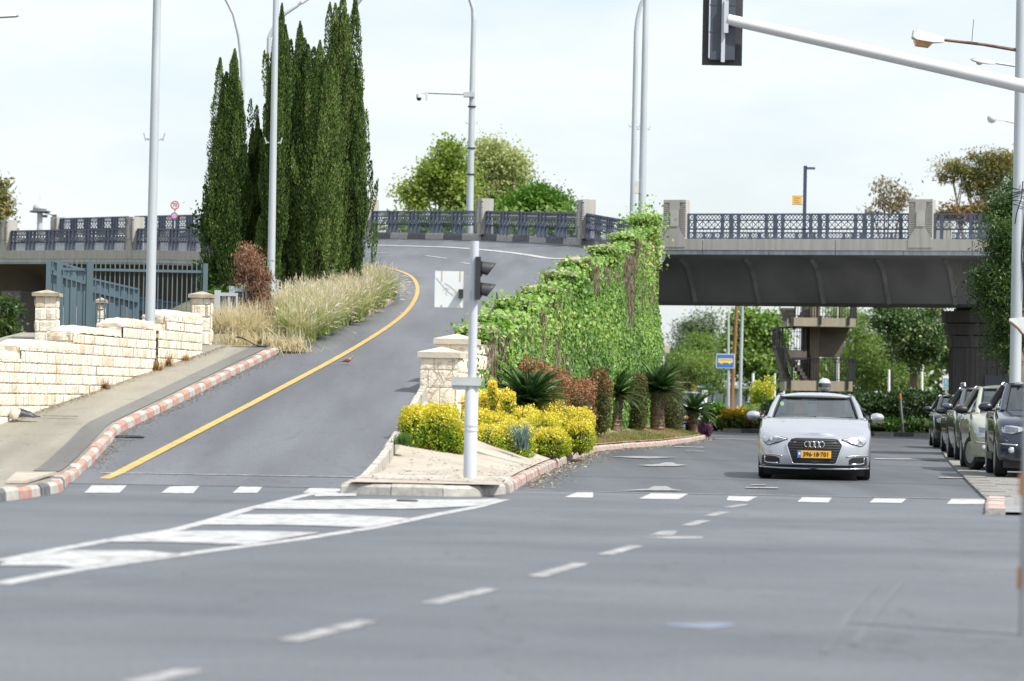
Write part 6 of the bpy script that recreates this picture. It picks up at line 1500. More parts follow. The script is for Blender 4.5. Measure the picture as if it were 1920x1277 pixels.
tree('dome_tree', 'low dome-shaped bright green tree beyond the railing posts', 'tree', (at(1000, 640, 158).x, 158, 0), [px_blob(1000, 392, 62, 30, 158), px_blob(1035, 382, 34, 20, 158), px_blob(955, 395, 40, 18, 158), px_blob(1005, 366, 36, 13, 158)], DOME, BARK, n=20000, leaf=.17, aspect=.6, sigma=.36, trunk_r=.25, seed=83, nclump=120, trunk_h=7)
tree('verge_shrub', 'leafy green shrubs growing just behind the ramp railing', 'shrub', (at(880, 520, 140).x, 140, 3), [px_blob(760 + 48 * k, 425 + 8 * (k % 2), 34, 16, 139 - k * 2.0) for k in range(7)], WIL, BARK, n=5200, leaf=.28, sigma=.35, trunk_r=.1, seed=84, nclump=90)
tree('eucalyptus_tree', 'tall gappy eucalyptus with an ochre crown above the bridge', 'tree', (at(1830, 640, 190).x, 190, 0), [px_blob(1785, 325, 28, 22, 190), px_blob(1815, 312, 26, 18, 190), px_blob(1850, 318, 40, 26, 190), px_blob(1882, 320, 26, 28, 190), px_blob(1840, 350, 40, 14, 190), px_blob(1865, 303, 22, 12, 190), px_blob(1870, 385, 36, 12, 190)], EUC, BARKP, n=9000, leaf=.27, aspect=.3, sigma=.36, trunk_r=.3, seed=85, nclump=75, trunk_h=9, droop=.4, inner=.6)
tree('eucalyptus_tree', 'sparse small brownish tree beside the ribbed bridge post', 'tree', (at(1670, 640, 200).x, 200, 0), [px_blob(1658, 362, 16, 18, 200), px_blob(1692, 372, 18, 20, 200), px_blob(1668, 388, 34, 12, 200), px_blob(1635, 396, 18, 8, 200)], leaf_mat('brown_leaf', [(.12, .11, .07), (.22, .19, .11), (.3, .25, .15)], .6, .3), BARK, n=900, leaf=.34, aspect=.35, sigma=.36, trunk_r=.22, seed=86, nclump=40, trunk_h=9, inner=.3)
tree('orange_shrub', 'rusty orange shrub peeping over the railing by the dark tree', 'shrub', (at(1802, 640, 180).x, 180, 0), [px_blob(1800, 398, 20, 14, 180), px_blob(1775, 402, 16, 8, 180), px_blob(1845, 400, 28, 12, 180)], leaf_mat('rust_leaf', [(.13, .10, .04), (.24, .15, .06), (.16, .17, .06)], .6, .3), BARK, n=1500, leaf=.3, sigma=.3, trunk_r=.15, seed=87, nclump=40, trunk_h=8)
tree('dark_tree', 'dense dark green feathery tree overhanging the bridge by the lamp column', 'tree', (at(1905, 800, 74).x, 74, 0), [px_blob(1892, 395, 22, 40, 74), px_blob(1885, 470, 30, 50, 73), px_blob(1875, 540, 36, 50, 73), px_blob(1893, 620, 30, 60, 74), px_blob(1925, 420, 34, 60, 74), px_blob(1935, 520, 55, 90, 75), px_blob(1925, 640, 40, 60, 75), px_blob(1848, 520, 12, 14, 72.5), px_blob(1912, 355, 18, 18, 75)], RTR, BARK, n=64000, leaf=.115, aspect=.3, sigma=.22, trunk_r=.2, seed=88, nclump=330, droop=.2)
tree('edge_tree', 'dark tree at the edge of the picture beside the viaduct post', 'tree', (at(-20, 640, 160).x, 160, 0), [px_blob(-14, 372, 30, 36, 160), px_blob(-5, 400, 22, 18, 160), px_blob(-20, 430, 40, 40, 160)], EUC, BARK, n=2600, leaf=.34, aspect=.4, sigma=.35, trunk_r=.3, seed=89, nclump=50, trunk_h=7)
tree('underpass_bush', 'dark green bush in the shade below the viaduct end', 'shrub', (at(12, 660, 112).x, 112, 0), [px_blob(8, 600, 26, 36, 112), px_blob(-18, 615, 34, 60, 113), px_blob(10, 650, 40, 30, 112)], RTR, BARK, n=3800, leaf=.2, aspect=.5, sigma=.25, trunk_r=.12, seed=90, nclump=70)
# trees seen beneath the bridge
tree('eucalyptus_tree', 'hazy grey-green eucalyptus with twin tops seen under the bridge', 'tree', (at(1305, 750, 270).x, 270, 0), [px_blob(1296, 612, 14, 22, 270), px_blob(1330, 604, 18, 22, 270), px_blob(1272, 640, 16, 20, 270), px_blob(1300, 660, 42, 34, 270), px_blob(1325, 650, 30, 40, 270)], EUCG, BARKP, n=9000, leaf=.34, aspect=.35, sigma=.5, trunk_r=.3, seed=91, nclump=90)
tree('willow_tree', 'soft green drooping tree at the side of the ivy wall', 'tree', (at(1290, 750, 210).x, 210, 0), [px_blob(1285, 690, 40, 40, 210), px_blob(1325, 700, 40, 36, 208), px_blob(1255, 700, 30, 40, 212), px_blob(1310, 660, 30, 30, 212)], WIL, BARK, n=13000, leaf=.27, aspect=.28, sigma=.5, trunk_r=.25, seed=92, nclump=90, droop=.8)
tree('round_tree', 'full bright green round tree behind the two slim poles', 'tree', (at(1415, 750, 200).x, 200, 0), [px_blob(1420, 640, 40, 50, 200), px_blob(1395, 660, 34, 40, 200), px_blob(1440, 620, 28, 36, 200), px_blob(1400, 610, 26, 30, 200), px_blob(1425, 690, 42, 28, 200), px_blob(1455, 670, 26, 40, 201)], RND, BARK, n=19000, leaf=.27, aspect=.75, sigma=.42, trunk_r=.3, seed=93, nclump=130)
tree('willow_tree', 'pale willow-like tree behind the stair tower', 'tree', (at(1620, 760, 190).x, 190, 0), [px_blob(1620, 660, 34, 60, 190), px_blob(1600, 620, 22, 34, 191), px_blob(1650, 690, 34, 46, 189), px_blob(1595, 700, 22, 40, 190), px_blob(1570, 600, 20, 30, 195), px_blob(1690, 720, 40, 26, 189)], WIL, BARKP, n=17000, leaf=.25, aspect=.26, sigma=.45, trunk_r=.2, seed=94, nclump=120, droop=.8)
tree('magnolia_tree', 'dark glossy tree with pale flecks under the bridge, next to the round pier', 'tree', (at(1712, 770, 150).x, 150, 0), [px_blob(1690, 610, 44, 40, 150), px_blob(1725, 640, 44, 44, 149), px_blob(1660, 590, 30, 26, 150), px_blob(1750, 600, 34, 40, 151), px_blob(1700, 655, 40, 24, 150), px_blob(1770, 650, 26, 40, 151)], MIX, BARK, n=19000, leaf=.19, aspect=.5, sigma=.32, trunk_r=.25, seed=95, nclump=140)
hedge('clipped_hedge', 'long dark clipped hedge beyond the far kerb, behind the sedan', 'hedge', [box_px(1440, 1560, 752, 800, 128, 1.4, .1), box_px(1560, 1680, 742, 800, 126, 1.4, .1), box_px(1660, 1790, 738, 800, 125, 1.4, .1)], 26000, .14, DRK, 101, .2, (.0, .5), rough=.12)
hedge('ground_cover', 'low mixed green ground cover in front of the dark clipped hedge', 'ground cover', [box_px(1600, 1690, 788, 806, 119.5, .8, .1), box_px(1690, 1790, 786, 806, 119, .8, .1)], 2600, .13, LG, 102, .2, (.0, .6), rough=.4)
hedge('green_shrub', 'fresh green rounded shrub in front of the bus shelter', 'shrub', [box_px(1322, 1362, 758, 804, 122, .9, .1)], 3000, .15, DOME, 103, .3, (.0, .4))
FLO = leaf_mat('flower_leaf', [(.04, .09, .02), (.09, .16, .03), (.5, .36, .02), (.62, .42, .02)], .5, .2)
hedge('flowering_shrub', 'shrub dotted with yellow flowers beside the bare brown bush', 'shrub', [box_px(1352, 1398, 770, 806, 120.5, .8, .1)], 2200, .13, FLO, 104, .5, (.0, .42), rough=.4)
hedge('brown_bush', 'bare brownish bush beside the sedan\'s mirror, beyond the kerb', 'shrub', [box_px(1386, 1448, 774, 806, 121, .9, .1)], 2600, .13, leaf_mat('brown_twig', [(.06, .05, .035), (.12, .095, .065), (.12, .12, .05)], .8, .1), 105, .1, (.2, .8), rough=.4)
hedge('yellow_bush', 'yellow-green bush between the bus shelter and stair tower', 'shrub', [box_px(1415, 1452, 722, 775, 150, 1.2, .1)], 5000, .14, YEL, 106, .18, (.12, .45), rough=.35)
hedge('yellow_bush', 'small golden shrub peeping above the bus shelter roof', 'shrub', [box_px(1284, 1304, 700, 724, 215, 1.0, 1.5)], 700, .3, YEL, 107, .3, (.5, .8), rough=.5)
hedge('green_shrub', 'low green strip of shrubs beneath the yellow-green bush', 'shrub', [box_px(1400, 1460, 760, 780, 140, 1.0, .1)], 1500, .18, WIL, 108, .2, (.3, .7), rough=.35)
# far wood closing the view below the horizon
rng = np.random.default_rng(111); n = 30000
x = rng.uniform(-70, 120, n); base_h = 6.6 + 1.6 * vn(x * .12, x * 0) ; z = rng.uniform(0, 1, n) ** .7 * base_h; P = np.stack([x, 330 + rng.uniform(-4, 4, n), z], 1)
V, Fc = leaf_arrays(P, rng.normal(size=(n, 3)), .95, .6, rng); tag(fast_obj('far_wood', V, Fc, WIL, None, rnd=np.clip(.4 + .3 * vn2(x * .2, z * .6) + rng.normal(size=n) * .15, 0, 1)), 'far belt of green trees closing the view beyond the bus shelter', 'wood', kind='stuff')
# ================================================================== CARS
def car_paint(name, col, metal=.5, rough=.3, coat=.8):
    return pm(name, col, rough, .03, 2, metal=metal, coat=coat)
GLASS = glass_mat('car_glass', (.62, .72, .72), .16); GLASSD = glass_mat('car_glass_side', (.22, .26, .26), .22)
TYRE = pm('tyre_rubber', (.018, .018, .019), .85, .2, 20); RIM = pm('alloy', (.42, .44, .46), .35, .1, 5, metal=.8)
CHROME = pm('chrome', (.75, .77, .8), .15, .03, 3, metal=.95); DARKP = pm('dark_trim', (.014, .015, .017), .5, .2, 10); INTER = pm('car_interior', (.035, .038, .042), .8, .2, 6)
HLGLASS = pm('headlight_glass', (.42, .45, .48), .12, .2, 14, metal=.35, coat=.9); HLDARK = pm('headlight_inside', (.16, .18, .21), .25, .3, 20, metal=.5, coat=.9)
class CarShape:
    def __init__(s, L=4.45, W=1.79, H=1.42, zb=.17, zfront=.70, zhood=.80, ycowl=1.22, zcowl=.97, zbelt=.98, yroof=2.05, yroof2=3.15, ytail=4.0, ztail=1.05,
                 wroof=.58, wbase=.70, wheel_r=.315, yf=.86, wb=2.64, bow=.30, lean=.10, ground=.06):
        s.__dict__.update(locals()); s.hw = W / 2
        s.px = [0, .22, .42, .60, .75, .87, .95, .99, 1.0]                         # plan of the nose: fraction of half width ...
        s.py = [0, .010, .032, .07, .12, .20, .31, .46, .66]                       # ... and distance behind the tip
        s.py = [v * bow / .30 for v in s.py]
        s.lv = [(0.0, .06, .93), (.13, .012, .965), (.34, 0, .99), (.58, .012, 1.0), (.80, .045, .995), (.93, .10, .975), (1.0, lean + .07, .94)]   # level, setback, width
    def ztop(s, y): return float(np.interp(y, [0, .25, s.ycowl, s.yroof2, s.ytail + .1, s.L], [s.zfront, s.zfront + .055, s.zbelt - .02, s.zbelt + .02, s.zbelt + .03, s.zbelt - .04]))
    def yfront(s, x, z):
        t = (z - s.zb) / (s.zfront - s.zb); a = min(1, abs(x) / s.hw)
        return float(np.interp(a, s.px, s.py)) + float(np.interp(t, [l[0] for l in s.lv], [l[1] for l in s.lv]))
    def outline(s):
        pts = [(a, b) for a, b in zip(s.px, s.py)]
        for y in np.linspace(.9, s.L - .8, 12): pts.append((1.0, y))
        for a, b in zip(reversed(s.px), reversed(s.py)): pts.append((a, s.L - b * .8))
        return pts
def car_body(cs, paint, root, name='body'):
    ol = cs.outline(); mb = MB(); rows = []
    for t, setb, ws in cs.lv:
        row = []
        for sgn in (1, -1):
            seq = ol if sgn == 1 else list(reversed(ol))[1:-1]
            for a, y in seq:
                fr = max(0, 1 - y / 1.0); rr = max(0, 1 - (cs.L - y) / 1.0); yy = y + setb * min(1, fr * 1.2) - setb * 1.1 * min(1, rr * 1.2)
                w = ws if y > .5 else 1 - (1 - ws) * .8
                z = cs.zb + t * (cs.ztop(y) - cs.zb) + (0.03 * max(0, 1 - abs(y - .2) / .6) * (t == 0)); row.append((sgn * a * cs.hw * w, yy, z))
        rows.append(row)
    n = len(rows[0]); vs = [p for r in rows for p in r]; fs = []
    for i in range(len(rows) - 1):
        for k in range(n): fs.append((i * n + k, i * n + (k + 1) % n, (i + 1) * n + (k + 1) % n, (i + 1) * n + k))
    m = len(ol); top = rows[-1]; o = (len(rows) - 1) * n                          # crowned top from side to side
    cols = 7; idx = {}
    base = len(vs)
    for i in range(1, m - 1):
        r = top[i]; l = top[n - i] ; row = [o + i]
        for c in range(1, cols):
            u = c / cols; x = r[0] + (l[0] - r[0]) * u; y = r[1] + (l[1] - r[1]) * u; cr = (.045 if y < cs.ycowl + .2 else .02) * (1 - (2 * u - 1) ** 2)
            if y < cs.ycowl: cr += .014 * math.exp(-((abs(2 * u - 1) - .62) / .10) ** 2)
            vs.append((x, y, r[2] + cr)); row.append(len(vs) - 1)
        row.append(o + n - i); idx[i] = row
    for i in range(1, m - 2):
        a, b = idx[i], idx[i + 1]
        for c in range(cols): fs.append((a[c], a[c + 1], b[c + 1], b[c]))
    for end, i in ((0, 1), (m - 1, m - 2)):
        a = idx[i]
        for c in range(cols): fs.append((o + end, a[c], a[c + 1]) if end else (o + end, a[c + 1], a[c]))
    fs.append(tuple(range(n)))
    mb.add(vs, fs); ob = mb.build(name, paint, root, smooth=38)
    # wheel openings
    cut = MB()
    for y in (cs.yf, cs.yf + cs.wb):
        for sg in (-1, 1): cut.lathe([(cs.wheel_r + .055, -.28), (cs.wheel_r + .055, .12)], (sg * (cs.hw - .02) if sg > 0 else -(cs.hw - .02), y, cs.wheel_r + .01), 28, axis='x') if sg > 0 else cut.lathe([(cs.wheel_r + .055, -.12), (cs.wheel_r + .055, .28)], (-(cs.hw - .02), y, cs.wheel_r + .01), 28, axis='x')
    co = cut.build('cutter', DARKP); bo_ = ob.modifiers.new('b', 'BOOLEAN'); bo_.object = co; bo_.operation = 'DIFFERENCE'; bo_.solver = 'EXACT'
    evaluated(ob); bpy.data.objects.remove(co); finish(ob.data, 38)
    ob.data.materials.clear(); ob.data.materials.append(paint); ob.data.polygons.foreach_set('material_index', np.zeros(len(ob.data.polygons), dtype=np.int32))
    mb = MB(); mb.box((-cs.hw * .86, .35, cs.ground + .10), (cs.hw * .86, cs.L - .3, cs.zb + .08))
    mb.build('underbody', DARKP, root)
    return ob
def wheel(cs, x, y, root, steer=0.0, rim=RIM, spokes=5):
    r = cs.wheel_r; w = .21; sg = 1 if x > 0 else -1; Rm = Matrix.Translation((x, y, r)) @ Matrix.Rotation(steer, 4, 'Z')
    hub = bpy.data.objects.new('wheel', None)
    mb = MB(); mb.lathe([(r * .66, -w / 2), (r * .93, -w / 2), (r, -w / 2 + .03), (r, w / 2 - .03), (r * .93, w / 2), (r * .66, w / 2)], (0, 0, 0), 28, axis='x'); mb.v = [tuple(Rm @ Vector(p)) for p in mb.v]
    t = mb.build('wheel', TYRE, root, smooth=40)
    mb = MB(); mb.lathe([(.0, sg * .06), (r * .12, sg * .075), (r * .60, sg * .055), (r * .665, sg * (w / 2 - .004)), (r * .62, sg * (w / 2 + .002))], (0, 0, 0), 24, axis='x')
    for k in range(spokes): a = 2 * pi * k / spokes; mb.bar((sg * .085, r * .1 * cos(a), r * .1 * sin(a)), (sg * .092, r * .62 * cos(a), r * .62 * sin(a)), .05, .03, up=(1, 0, 0))
    mb.v = [tuple(Rm @ Vector(p)) for p in mb.v]; mb.build('rim', rim, t, smooth=40)
def lerp3(a, b, t): return tuple(a[i] + (b[i] - a[i]) * t for i in range(3))
def greenhouse(cs, paint, root, bulge=.10, rails=False, pillar=.055):
    hb, hr = cs.wbase * cs.W / 1.79 * 1.0, cs.wroof * cs.W / 1.79
    zr_ = cs.H - .055; zb = cs.zcowl - .01
    A0, A1 = (hb, cs.ycowl + .10, zb), (hr, cs.yroof, zr_ - .045); C1, C0 = (hr * .97, cs.yroof2, zr_ - .02), (hb * .98, cs.ytail, cs.zbelt + .03)
    S0 = (cs.hw * .93, cs.ycowl + .05, cs.zbelt - .03); SC = (cs.hw * .93, cs.ytail - .1, cs.zbelt + .02)
    def screen(a, b, bl0, bl1, name, mat, sag=0.0):
        P = []
        for i in range(9):
            u = i / 8; row = []
            for j in range(13):
                v = 2 * j / 12 - 1; p = lerp3(a, b, u); bl = bl0 + (bl1 - bl0) * u; row.append((p[0] * v, p[1] + bl * (v * v - 1), p[2] + sag * (1 - v * v)))
            P.append(row)
        return MB().grid(P).build(name, mat, root, smooth=True)
    screen(A0, A1, bulge * 1.6, bulge, 'windscreen', GLASS)
    screen((C0[0], C0[1], C0[2]), C1, -.06, -.05, 'rear_window', GLASSD)
    P = []                                                     # roof skin
    for i in range(9):
        u = i / 8; row = []
        for j in range(13):
            v = 2 * j / 12 - 1; x = (A1[0] + .03) * (1 - u) + (C1[0] + .03) * u; y = A1[1] + (C1[1] - A1[1]) * u - (bulge * (1 - v * v) * (1 - u)) + .05 * (1 - v * v) * u - .02 * (1 - u)
            row.append((x * v, y, zr_ - .035 + .03 * min(1, u * 2.5) * (1 - .3 * u) + .06 * (1 - v * v * abs(v)) * (.25 + .75 * sin(pi * (u * .72 + .14)))))
        P.append(row)
    r = MB().grid(P); o = r.build('roof', paint, root, smooth=True); sm = o.modifiers.new('s', 'SOLIDIFY'); sm.thickness = .03; evaluated(o); finish(o.data, 50)
    pil = MB()
    for sg in (1, -1):
        m = lambda p: (p[0] * sg, p[1], p[2])
        n = 5
        def post(a, b, r0, r1, out=.012):
            pts = [Vector(m(lerp3(a, b, i / n))) + Vector((sg * out * sin(pi * i / n), 0, .01 * sin(pi * i / n))) for i in range(n + 1)]; pil.tube(pts, [r0 + (r1 - r0) * i / n for i in range(n + 1)], 10)
        post((A0[0] + .035, A0[1] - .05, A0[2] - .02), (A1[0] + .02, A1[1], A1[2]), pillar, pillar * .8); post(A1, C1, pillar * .85, pillar * .85, .02); post((C1[0], C1[1], C1[2]), (C0[0] + .08, C0[1] + .02, C0[2] - .05), pillar * 1.1, pillar * 1.8)
        pil.tube([m((S0[0] - .03, S0[1] - .1, S0[2] - .03)), m((A0[0] + .07, A0[1] + .25, cs.zbelt - .01)), m((cs.hw * .955, (A0[1] + C0[1]) / 2, cs.zbelt - .015)), m((SC[0], SC[1], SC[2]))], .045, 8)
    pil.build('pillars', paint, root, smooth=50)
    mb = MB()
    for sg in (1, -1): mb.tube([(sg * (p[0] - .005), p[1] - .03, p[2] + .008) for p in (lerp3(A0, A1, i / 5) for i in range(6))], .022, 6)
    mb.tube([(A1[0] * v, A1[1] + bulge * (v * v - 1) - .012, A1[2] + .008) for v in np.linspace(-1, 1, 11)], .018, 6)
    mb.build('windscreen_seal', DARKP, root, smooth=True)
    for sg in (1, -1):                                         # side windows and the post between them
        yb = (A1[1] + C1[1]) / 2 + .05; wb_ = cs.hw * .945
        def sp(y, top):
            return (sg * (A1[0] + (C1[0] - A1[0]) * (y - A1[1]) / (C1[1] - A1[1]) + .005), y, zr_ - .03) if top else (sg * wb_, y, cs.zbelt)
        g1 = [sp(A0[1] + .2, 0), sp(yb - .03, 0), sp(yb - .03, 1), sp(A1[1] + .05, 1)]; g2 = [sp(yb + .03, 0), sp(C0[1] - .22, 0), sp(C1[1] - .06, 1), sp(yb + .03, 1)]
        for g in (g1, g2): MB().poly(g).build('side_window', GLASSD, root)
        mb = MB(); mb.bar(sp(yb, 0), sp(yb, 1), .06, .06, up=(0, 1, 0)); mb.build('door_pillar', DARKP, root)
        if rails:
            mb = MB(); a = (sg * (A1[0] + .02), A1[1] + .06, zr_ + .03); b = (sg * (C1[0] + .02), C1[1] - .05, zr_ + .03); up = Vector((0, 0, .075)); mb.tube([Vector(a), Vector(a) + up + Vector((0, .06, 0)), Vector(b) + up + Vector((0, -.06, 0)), Vector(b)], .026, 8); mb.build('roof_rail', RIM, root, smooth=40)
    # cabin: dashboard, seats, wheel
    mb = MB(); mb.box((-hb + .06, cs.ycowl + .25, cs.zbelt - .25), (hb - .06, cs.ycowl + .72, cs.zbelt + .03)); mb.build('dashboard', INTER, root)
    for sx_ in (-.36, .36):
        for y in (cs.yroof + .45, cs.yroof + 1.25):
            mb = MB(); mb.box((sx_ - .23, y, cs.zbelt - .3), (sx_ + .23, y + .14, min(cs.H - .36, cs.zbelt + .14))); mb.box((sx_ - .12, y + .02, min(cs.H - .35, cs.zbelt + .15)), (sx_ + .12, y + .11, min(cs.H - .17, cs.zbelt + .32))); mb.build('seat', INTER, root)
    mb = MB(); c = Vector((.36, cs.ycowl + .82, cs.zbelt - .02)); mb.tube([c + Vector((.18 * cos(t), .05 * sin(t), .17 * sin(t))) for t in np.linspace(0, 2 * pi, 19)], .015, 6); mb.build('steering_wheel', DARKP, root)
    mb = MB(); mb.box((-.12, cs.yroof - .03, cs.H - .20), (.12, cs.yroof + .02, cs.H - .135)); mb.build('rear_view_mirror', DARKP, root)
    mb = MB()
    for x0, x1 in ((-.62, .02), (-.02, .60)): mb.bar((x0, cs.ycowl + .06 - .13 * (1 - (x0 / hb) ** 2), zb + .01), (x1, cs.ycowl + .10 - .13 * (1 - (x1 / hb) ** 2), zb + .035), .02, .015)
    mb.build('wipers', DARKP, root)
    return hb
def nose(cs, xs, zlo, zhi, off, name, mat, root, n=10, mirror=False, thick=.0):
    """panel lying on the nose between heights zlo(x) and zhi(x)"""
    for sg in ((1, -1) if mirror else (1,)):
        P = []
        for i in range(n + 1):
            x = xs[0] + (xs[1] - xs[0]) * i / n; a, b = float(np.interp(x, *zip(*zlo))), float(np.interp(x, *zip(*zhi))); row = []
            for j in range(5): z = a + (b - a) * j / 4; row.append((sg * x, cs.yfront(x, z) - off, z))
            P.append(row)
        o = MB().grid(P).build(name, mat, root, smooth=True)
        if thick: s_ = o.modifiers.new('s', 'SOLIDIFY'); s_.thickness = thick; evaluated(o)
        out_ = o
    return out_
def nose_line(cs, pts, r, off, name, mat, root, mirror=False, closed=False):
    for sg in ((1, -1) if mirror else (1,)):
        P = []
        for a, b in zip(pts, pts[1:] + ([pts[0]] if closed else [])):
            for k in range(4): u = k / 4; x, z = a[0] + (b[0] - a[0]) * u, a[1] + (b[1] - a[1]) * u; P.append(Vector((sg * x, cs.yfront(x, z) - off, z)))
        if not closed: x, z = pts[-1]; P.append(Vector((sg * x, cs.yfront(x, z) - off, z)))
        else: P.append(P[0])
        o = MB().tube(P, r, 6, cap=not closed).build(name, mat, root, smooth=True)
    return o
def mirrors(cs, mat, root, z=None, y=None, s=1.0):
    z = z or cs.zbelt + .05; y = y or cs.ycowl + .38
    for sg in (1, -1):
        mb = MB(); x0 = cs.hw * .95; mb.tube([(sg * x0, y, z - .06), (sg * (x0 + .09), y - .01, z - .04)], .022, 8); st_ = mb.build('mirror', DARKP, root)
        mb = MB(); rows = []
        for i, (u, hh, dd) in enumerate(((0, .035, .04), (.03, .062, .07), (.10, .075, .085), (.18, .06, .07), (.215, .02, .03))):
            rows.append([(sg * (x0 + .045 + u * s), y - .03 + dd * .9 * cos(a), z + hh * s * sin(a)) for a in np.linspace(0, 2 * pi, 13)])
        mb.grid(rows); mb.poly(rows[0]); mb.poly(rows[-1]); mb.build('mirror_shell', mat, st_, smooth=50)
def wheels(cs, root, steer=0.0, rim=RIM, spokes=5):
    for y in (cs.yf, cs.yf + cs.wb):
        for sg in (-1, 1): wheel(cs, sg * (cs.hw - .115), y, root, steer if y < 2 else 0, rim, spokes)
def place(root, px, py, Y, heading, z=0.0, dy=0):
    p = at(px, py, Y); root.location = (p.x, Y + dy, z); root.rotation_euler = (0, 0, -heading)

# ---------------- the silver sedan
silver = car_paint('silver_paint', (.44, .462, .51), .6, .27, .9)
cs = CarShape(L=4.46, W=1.80, H=1.40)
car = thing('silver_sedan', 'silver sedan driving towards the viewer with an amber number plate', 'car')
car_body(cs, silver, car)
greenhouse(cs, silver, car)
mirrors(cs, silver, car, z=1.0)
wheels(cs, car)
# grille: hexagon with a bright frame
gp = [(.36, .648), (.435, .565), (.425, .52), (.335, .262), (.31, .25)]
zlo = [(-.436, .545), (-.42, .50), (-.335, .258), (.335, .258), (.42, .50), (.436, .545)]; zhi = [(-.436, .552), (-.36, .642), (-.3, .652), (.3, .652), (.36, .642), (.436, .552)]
nose(cs, (-.43, .43), zlo, zhi, .014, 'grille', DARKP, car, 24)
gr_o = [o for o in car.children if o.name.startswith('grille')][0]
mb = MB()
for k in range(9):
    z = .30 + .04 * k; hw_ = float(np.interp(z, [.25, .5, .55, .65], [.32, .41, .43, .35])) - .01; P = [Vector((x, cs.yfront(x, z) - .02, z)) for x in np.linspace(-hw_, hw_, 12)]; mb.tube(P, .006, 5)
mb.build('grille_bars', pm('grille_bar', (.02, .021, .023), .45, .1, 5), gr_o, smooth=True)
nose_line(cs, [(-.31, .252), (-.345, .268), (-.432, .53), (-.436, .562), (-.37, .648), (-.3, .66), (0, .664), (.3, .66), (.37, .648), (.436, .562), (.432, .53), (.345, .268), (.31, .252)], .010, .02, 'grille_frame', CHROME, car, closed=True)
mb = MB()
for k in range(4):
    c = Vector((-.111 + .074 * k, 0, .565)); P = [Vector((c.x + .046 * cos(a), cs.yfront(c.x, .565) - .03 - .003 * (k % 2), c.z + .047 * sin(a))) for a in np.linspace(0, 2 * pi, 25)]; mb.tube(P, .0065, 6, cap=False)
mb.build('emblem', CHROME, gr_o, smooth=True)
# number plate
zc_ = .408; yp_ = cs.yfront(0, zc_) - .035
mb = MB(); mb.box((-.265, yp_, zc_ - .058), (.265, yp_ + .012, zc_ + .058)); plate = mb.build('number_plate', pm('plate_amber', (.80, .42, .03), .5, .03, 3), car)
mb = MB(); mb.box((-.263, yp_ - .0018, zc_ - .056), (-.208, yp_ - .0005, zc_ + .056)); mb.build('plate_band', SIGN_B, plate); mb = MB(); mb.box((-.25, yp_ - .003, zc_ - .01), (-.22, yp_ - .002, zc_ + .03)); mb.build('plate_flag', SIGN_W, plate)
text_obj('plate_number', '396·18·701', .098, MT['black'], Matrix.Translation((.028, yp_ - .003, zc_ - .002)) @ FRONT, plate, bold=.0022, sx=.93)
mb = MB(); mb.box((-.05, yp_ + .005, .275), (.05, yp_ + .02, .315)); mb.build('radar_sensor', DARKP, car)
# headlights
hl_lo = [(.43, .635), (.50, .615), (.62, .575), (.68, .56), (.70, .545), (.755, .55), (.80, .60)]; hl_hi = [(.43, .645), (.55, .672), (.70, .705), (.79, .722), (.80, .70)]
for sg in (1, -1):
    pass
nose(cs, (.43, .80), hl_lo, hl_hi, .012, 'headlight', HLGLASS, car, 14, True)
nose(cs, (.50, .77), [(.5, .628), (.62, .590), (.77, .575)], [(.5, .640), (.62, .655), (.77, .672)], .016, 'headlight_inner', HLDARK, car, 10, True)
for sg in (1, -1):
    mb = MB(); x = .70; mb.lathe([(.038, 0), (.030, -.012), (.0, -.018)], (sg * x, cs.yfront(x, .628) - .015, .628), 16, axis='y'); mb.build('projector_lens', pm('lens_grey', (.3, .33, .37), .1, .1, 4, metal=.5, coat=1), car, smooth=True)
nose_line(cs, [(.45, .640), (.56, .664), (.70, .695), (.785, .71), (.79, .65)], .009, .018, 'daytime_light', pm('daytime_white', (.85, .86, .88), .2, .02, 3), car, True)
nose_line(cs, [(.43, .638), (.50, .615), (.62, .575), (.68, .56), (.70, .545), (.755, .55), (.805, .60), (.80, .715), (.70, .708), (.55, .675), (.43, .648)], .007, .014, 'headlight_rim', DARKP, car, True, True)
# lower intakes and lip
nose(cs, (.55, .83), [(.55, .258), (.83, .235)], [(.55, .330), (.60, .365), (.80, .378), (.83, .37)], .006, 'side_intake', DARKP, car, 8, True)
nose_line(cs, [(.785, .37), (.78, .275), (.72, .262), (.575, .262)], .008, .014, 'intake_trim', CHROME, car, True)
nose_line(cs, [(.50, .375), (.62, .395), (.86, .40)], .010, .004, 'bumper_crease', silver, car, True)
nose_line(cs, [(-.86, .195), (-.5, .183), (0, .178), (.5, .183), (.86, .195)], .014, .012, 'front_splitter', silver, car)
nose(cs, (-.84, .84), [(-.84, .205), (0, .20), (.84, .205)], [(-.84, .212), (-.45, .236), (.45, .236), (.84, .212)], .004, 'lower_grille', DARKP, car, 20)
mb = MB(); P = [[(x, cs.yfront(x, .2) + .07 + .05 * j, .18 - .055 * j) for j in range(3)] for x in np.linspace(-.8, .8, 15)]; mb.grid(P); mb.build('under_tray', DARKP, car)
nose_line(cs, [(.80, .703), (.60, .690), (.44, .668), (0, .672)], .004, .002, 'hood_gap', DARKP, car, True)
mb = MB(); mb.lathe([(.035, 0), (.035, .002)], (-.54, cs.ycowl + .22, 1.20), 14, axis='y'); mb.build('windscreen_sticker', pm('sticker_green', (.35, .55, .25), .6, .3, 20), car)
mb = MB(); mb.box((-.35, 2.1, 1.05), (-.2, 2.25, 1.25)); mb.box((.02, 3.0, 1.06), (.30, 3.05, 1.3)); mb.build('coral_seat_cover', pm('coral_cloth', (.62, .26, .18), .8, .1, 4), car)
place(car, 1526, 898, 47.2, .104); CAR_LOC = car.location.copy()

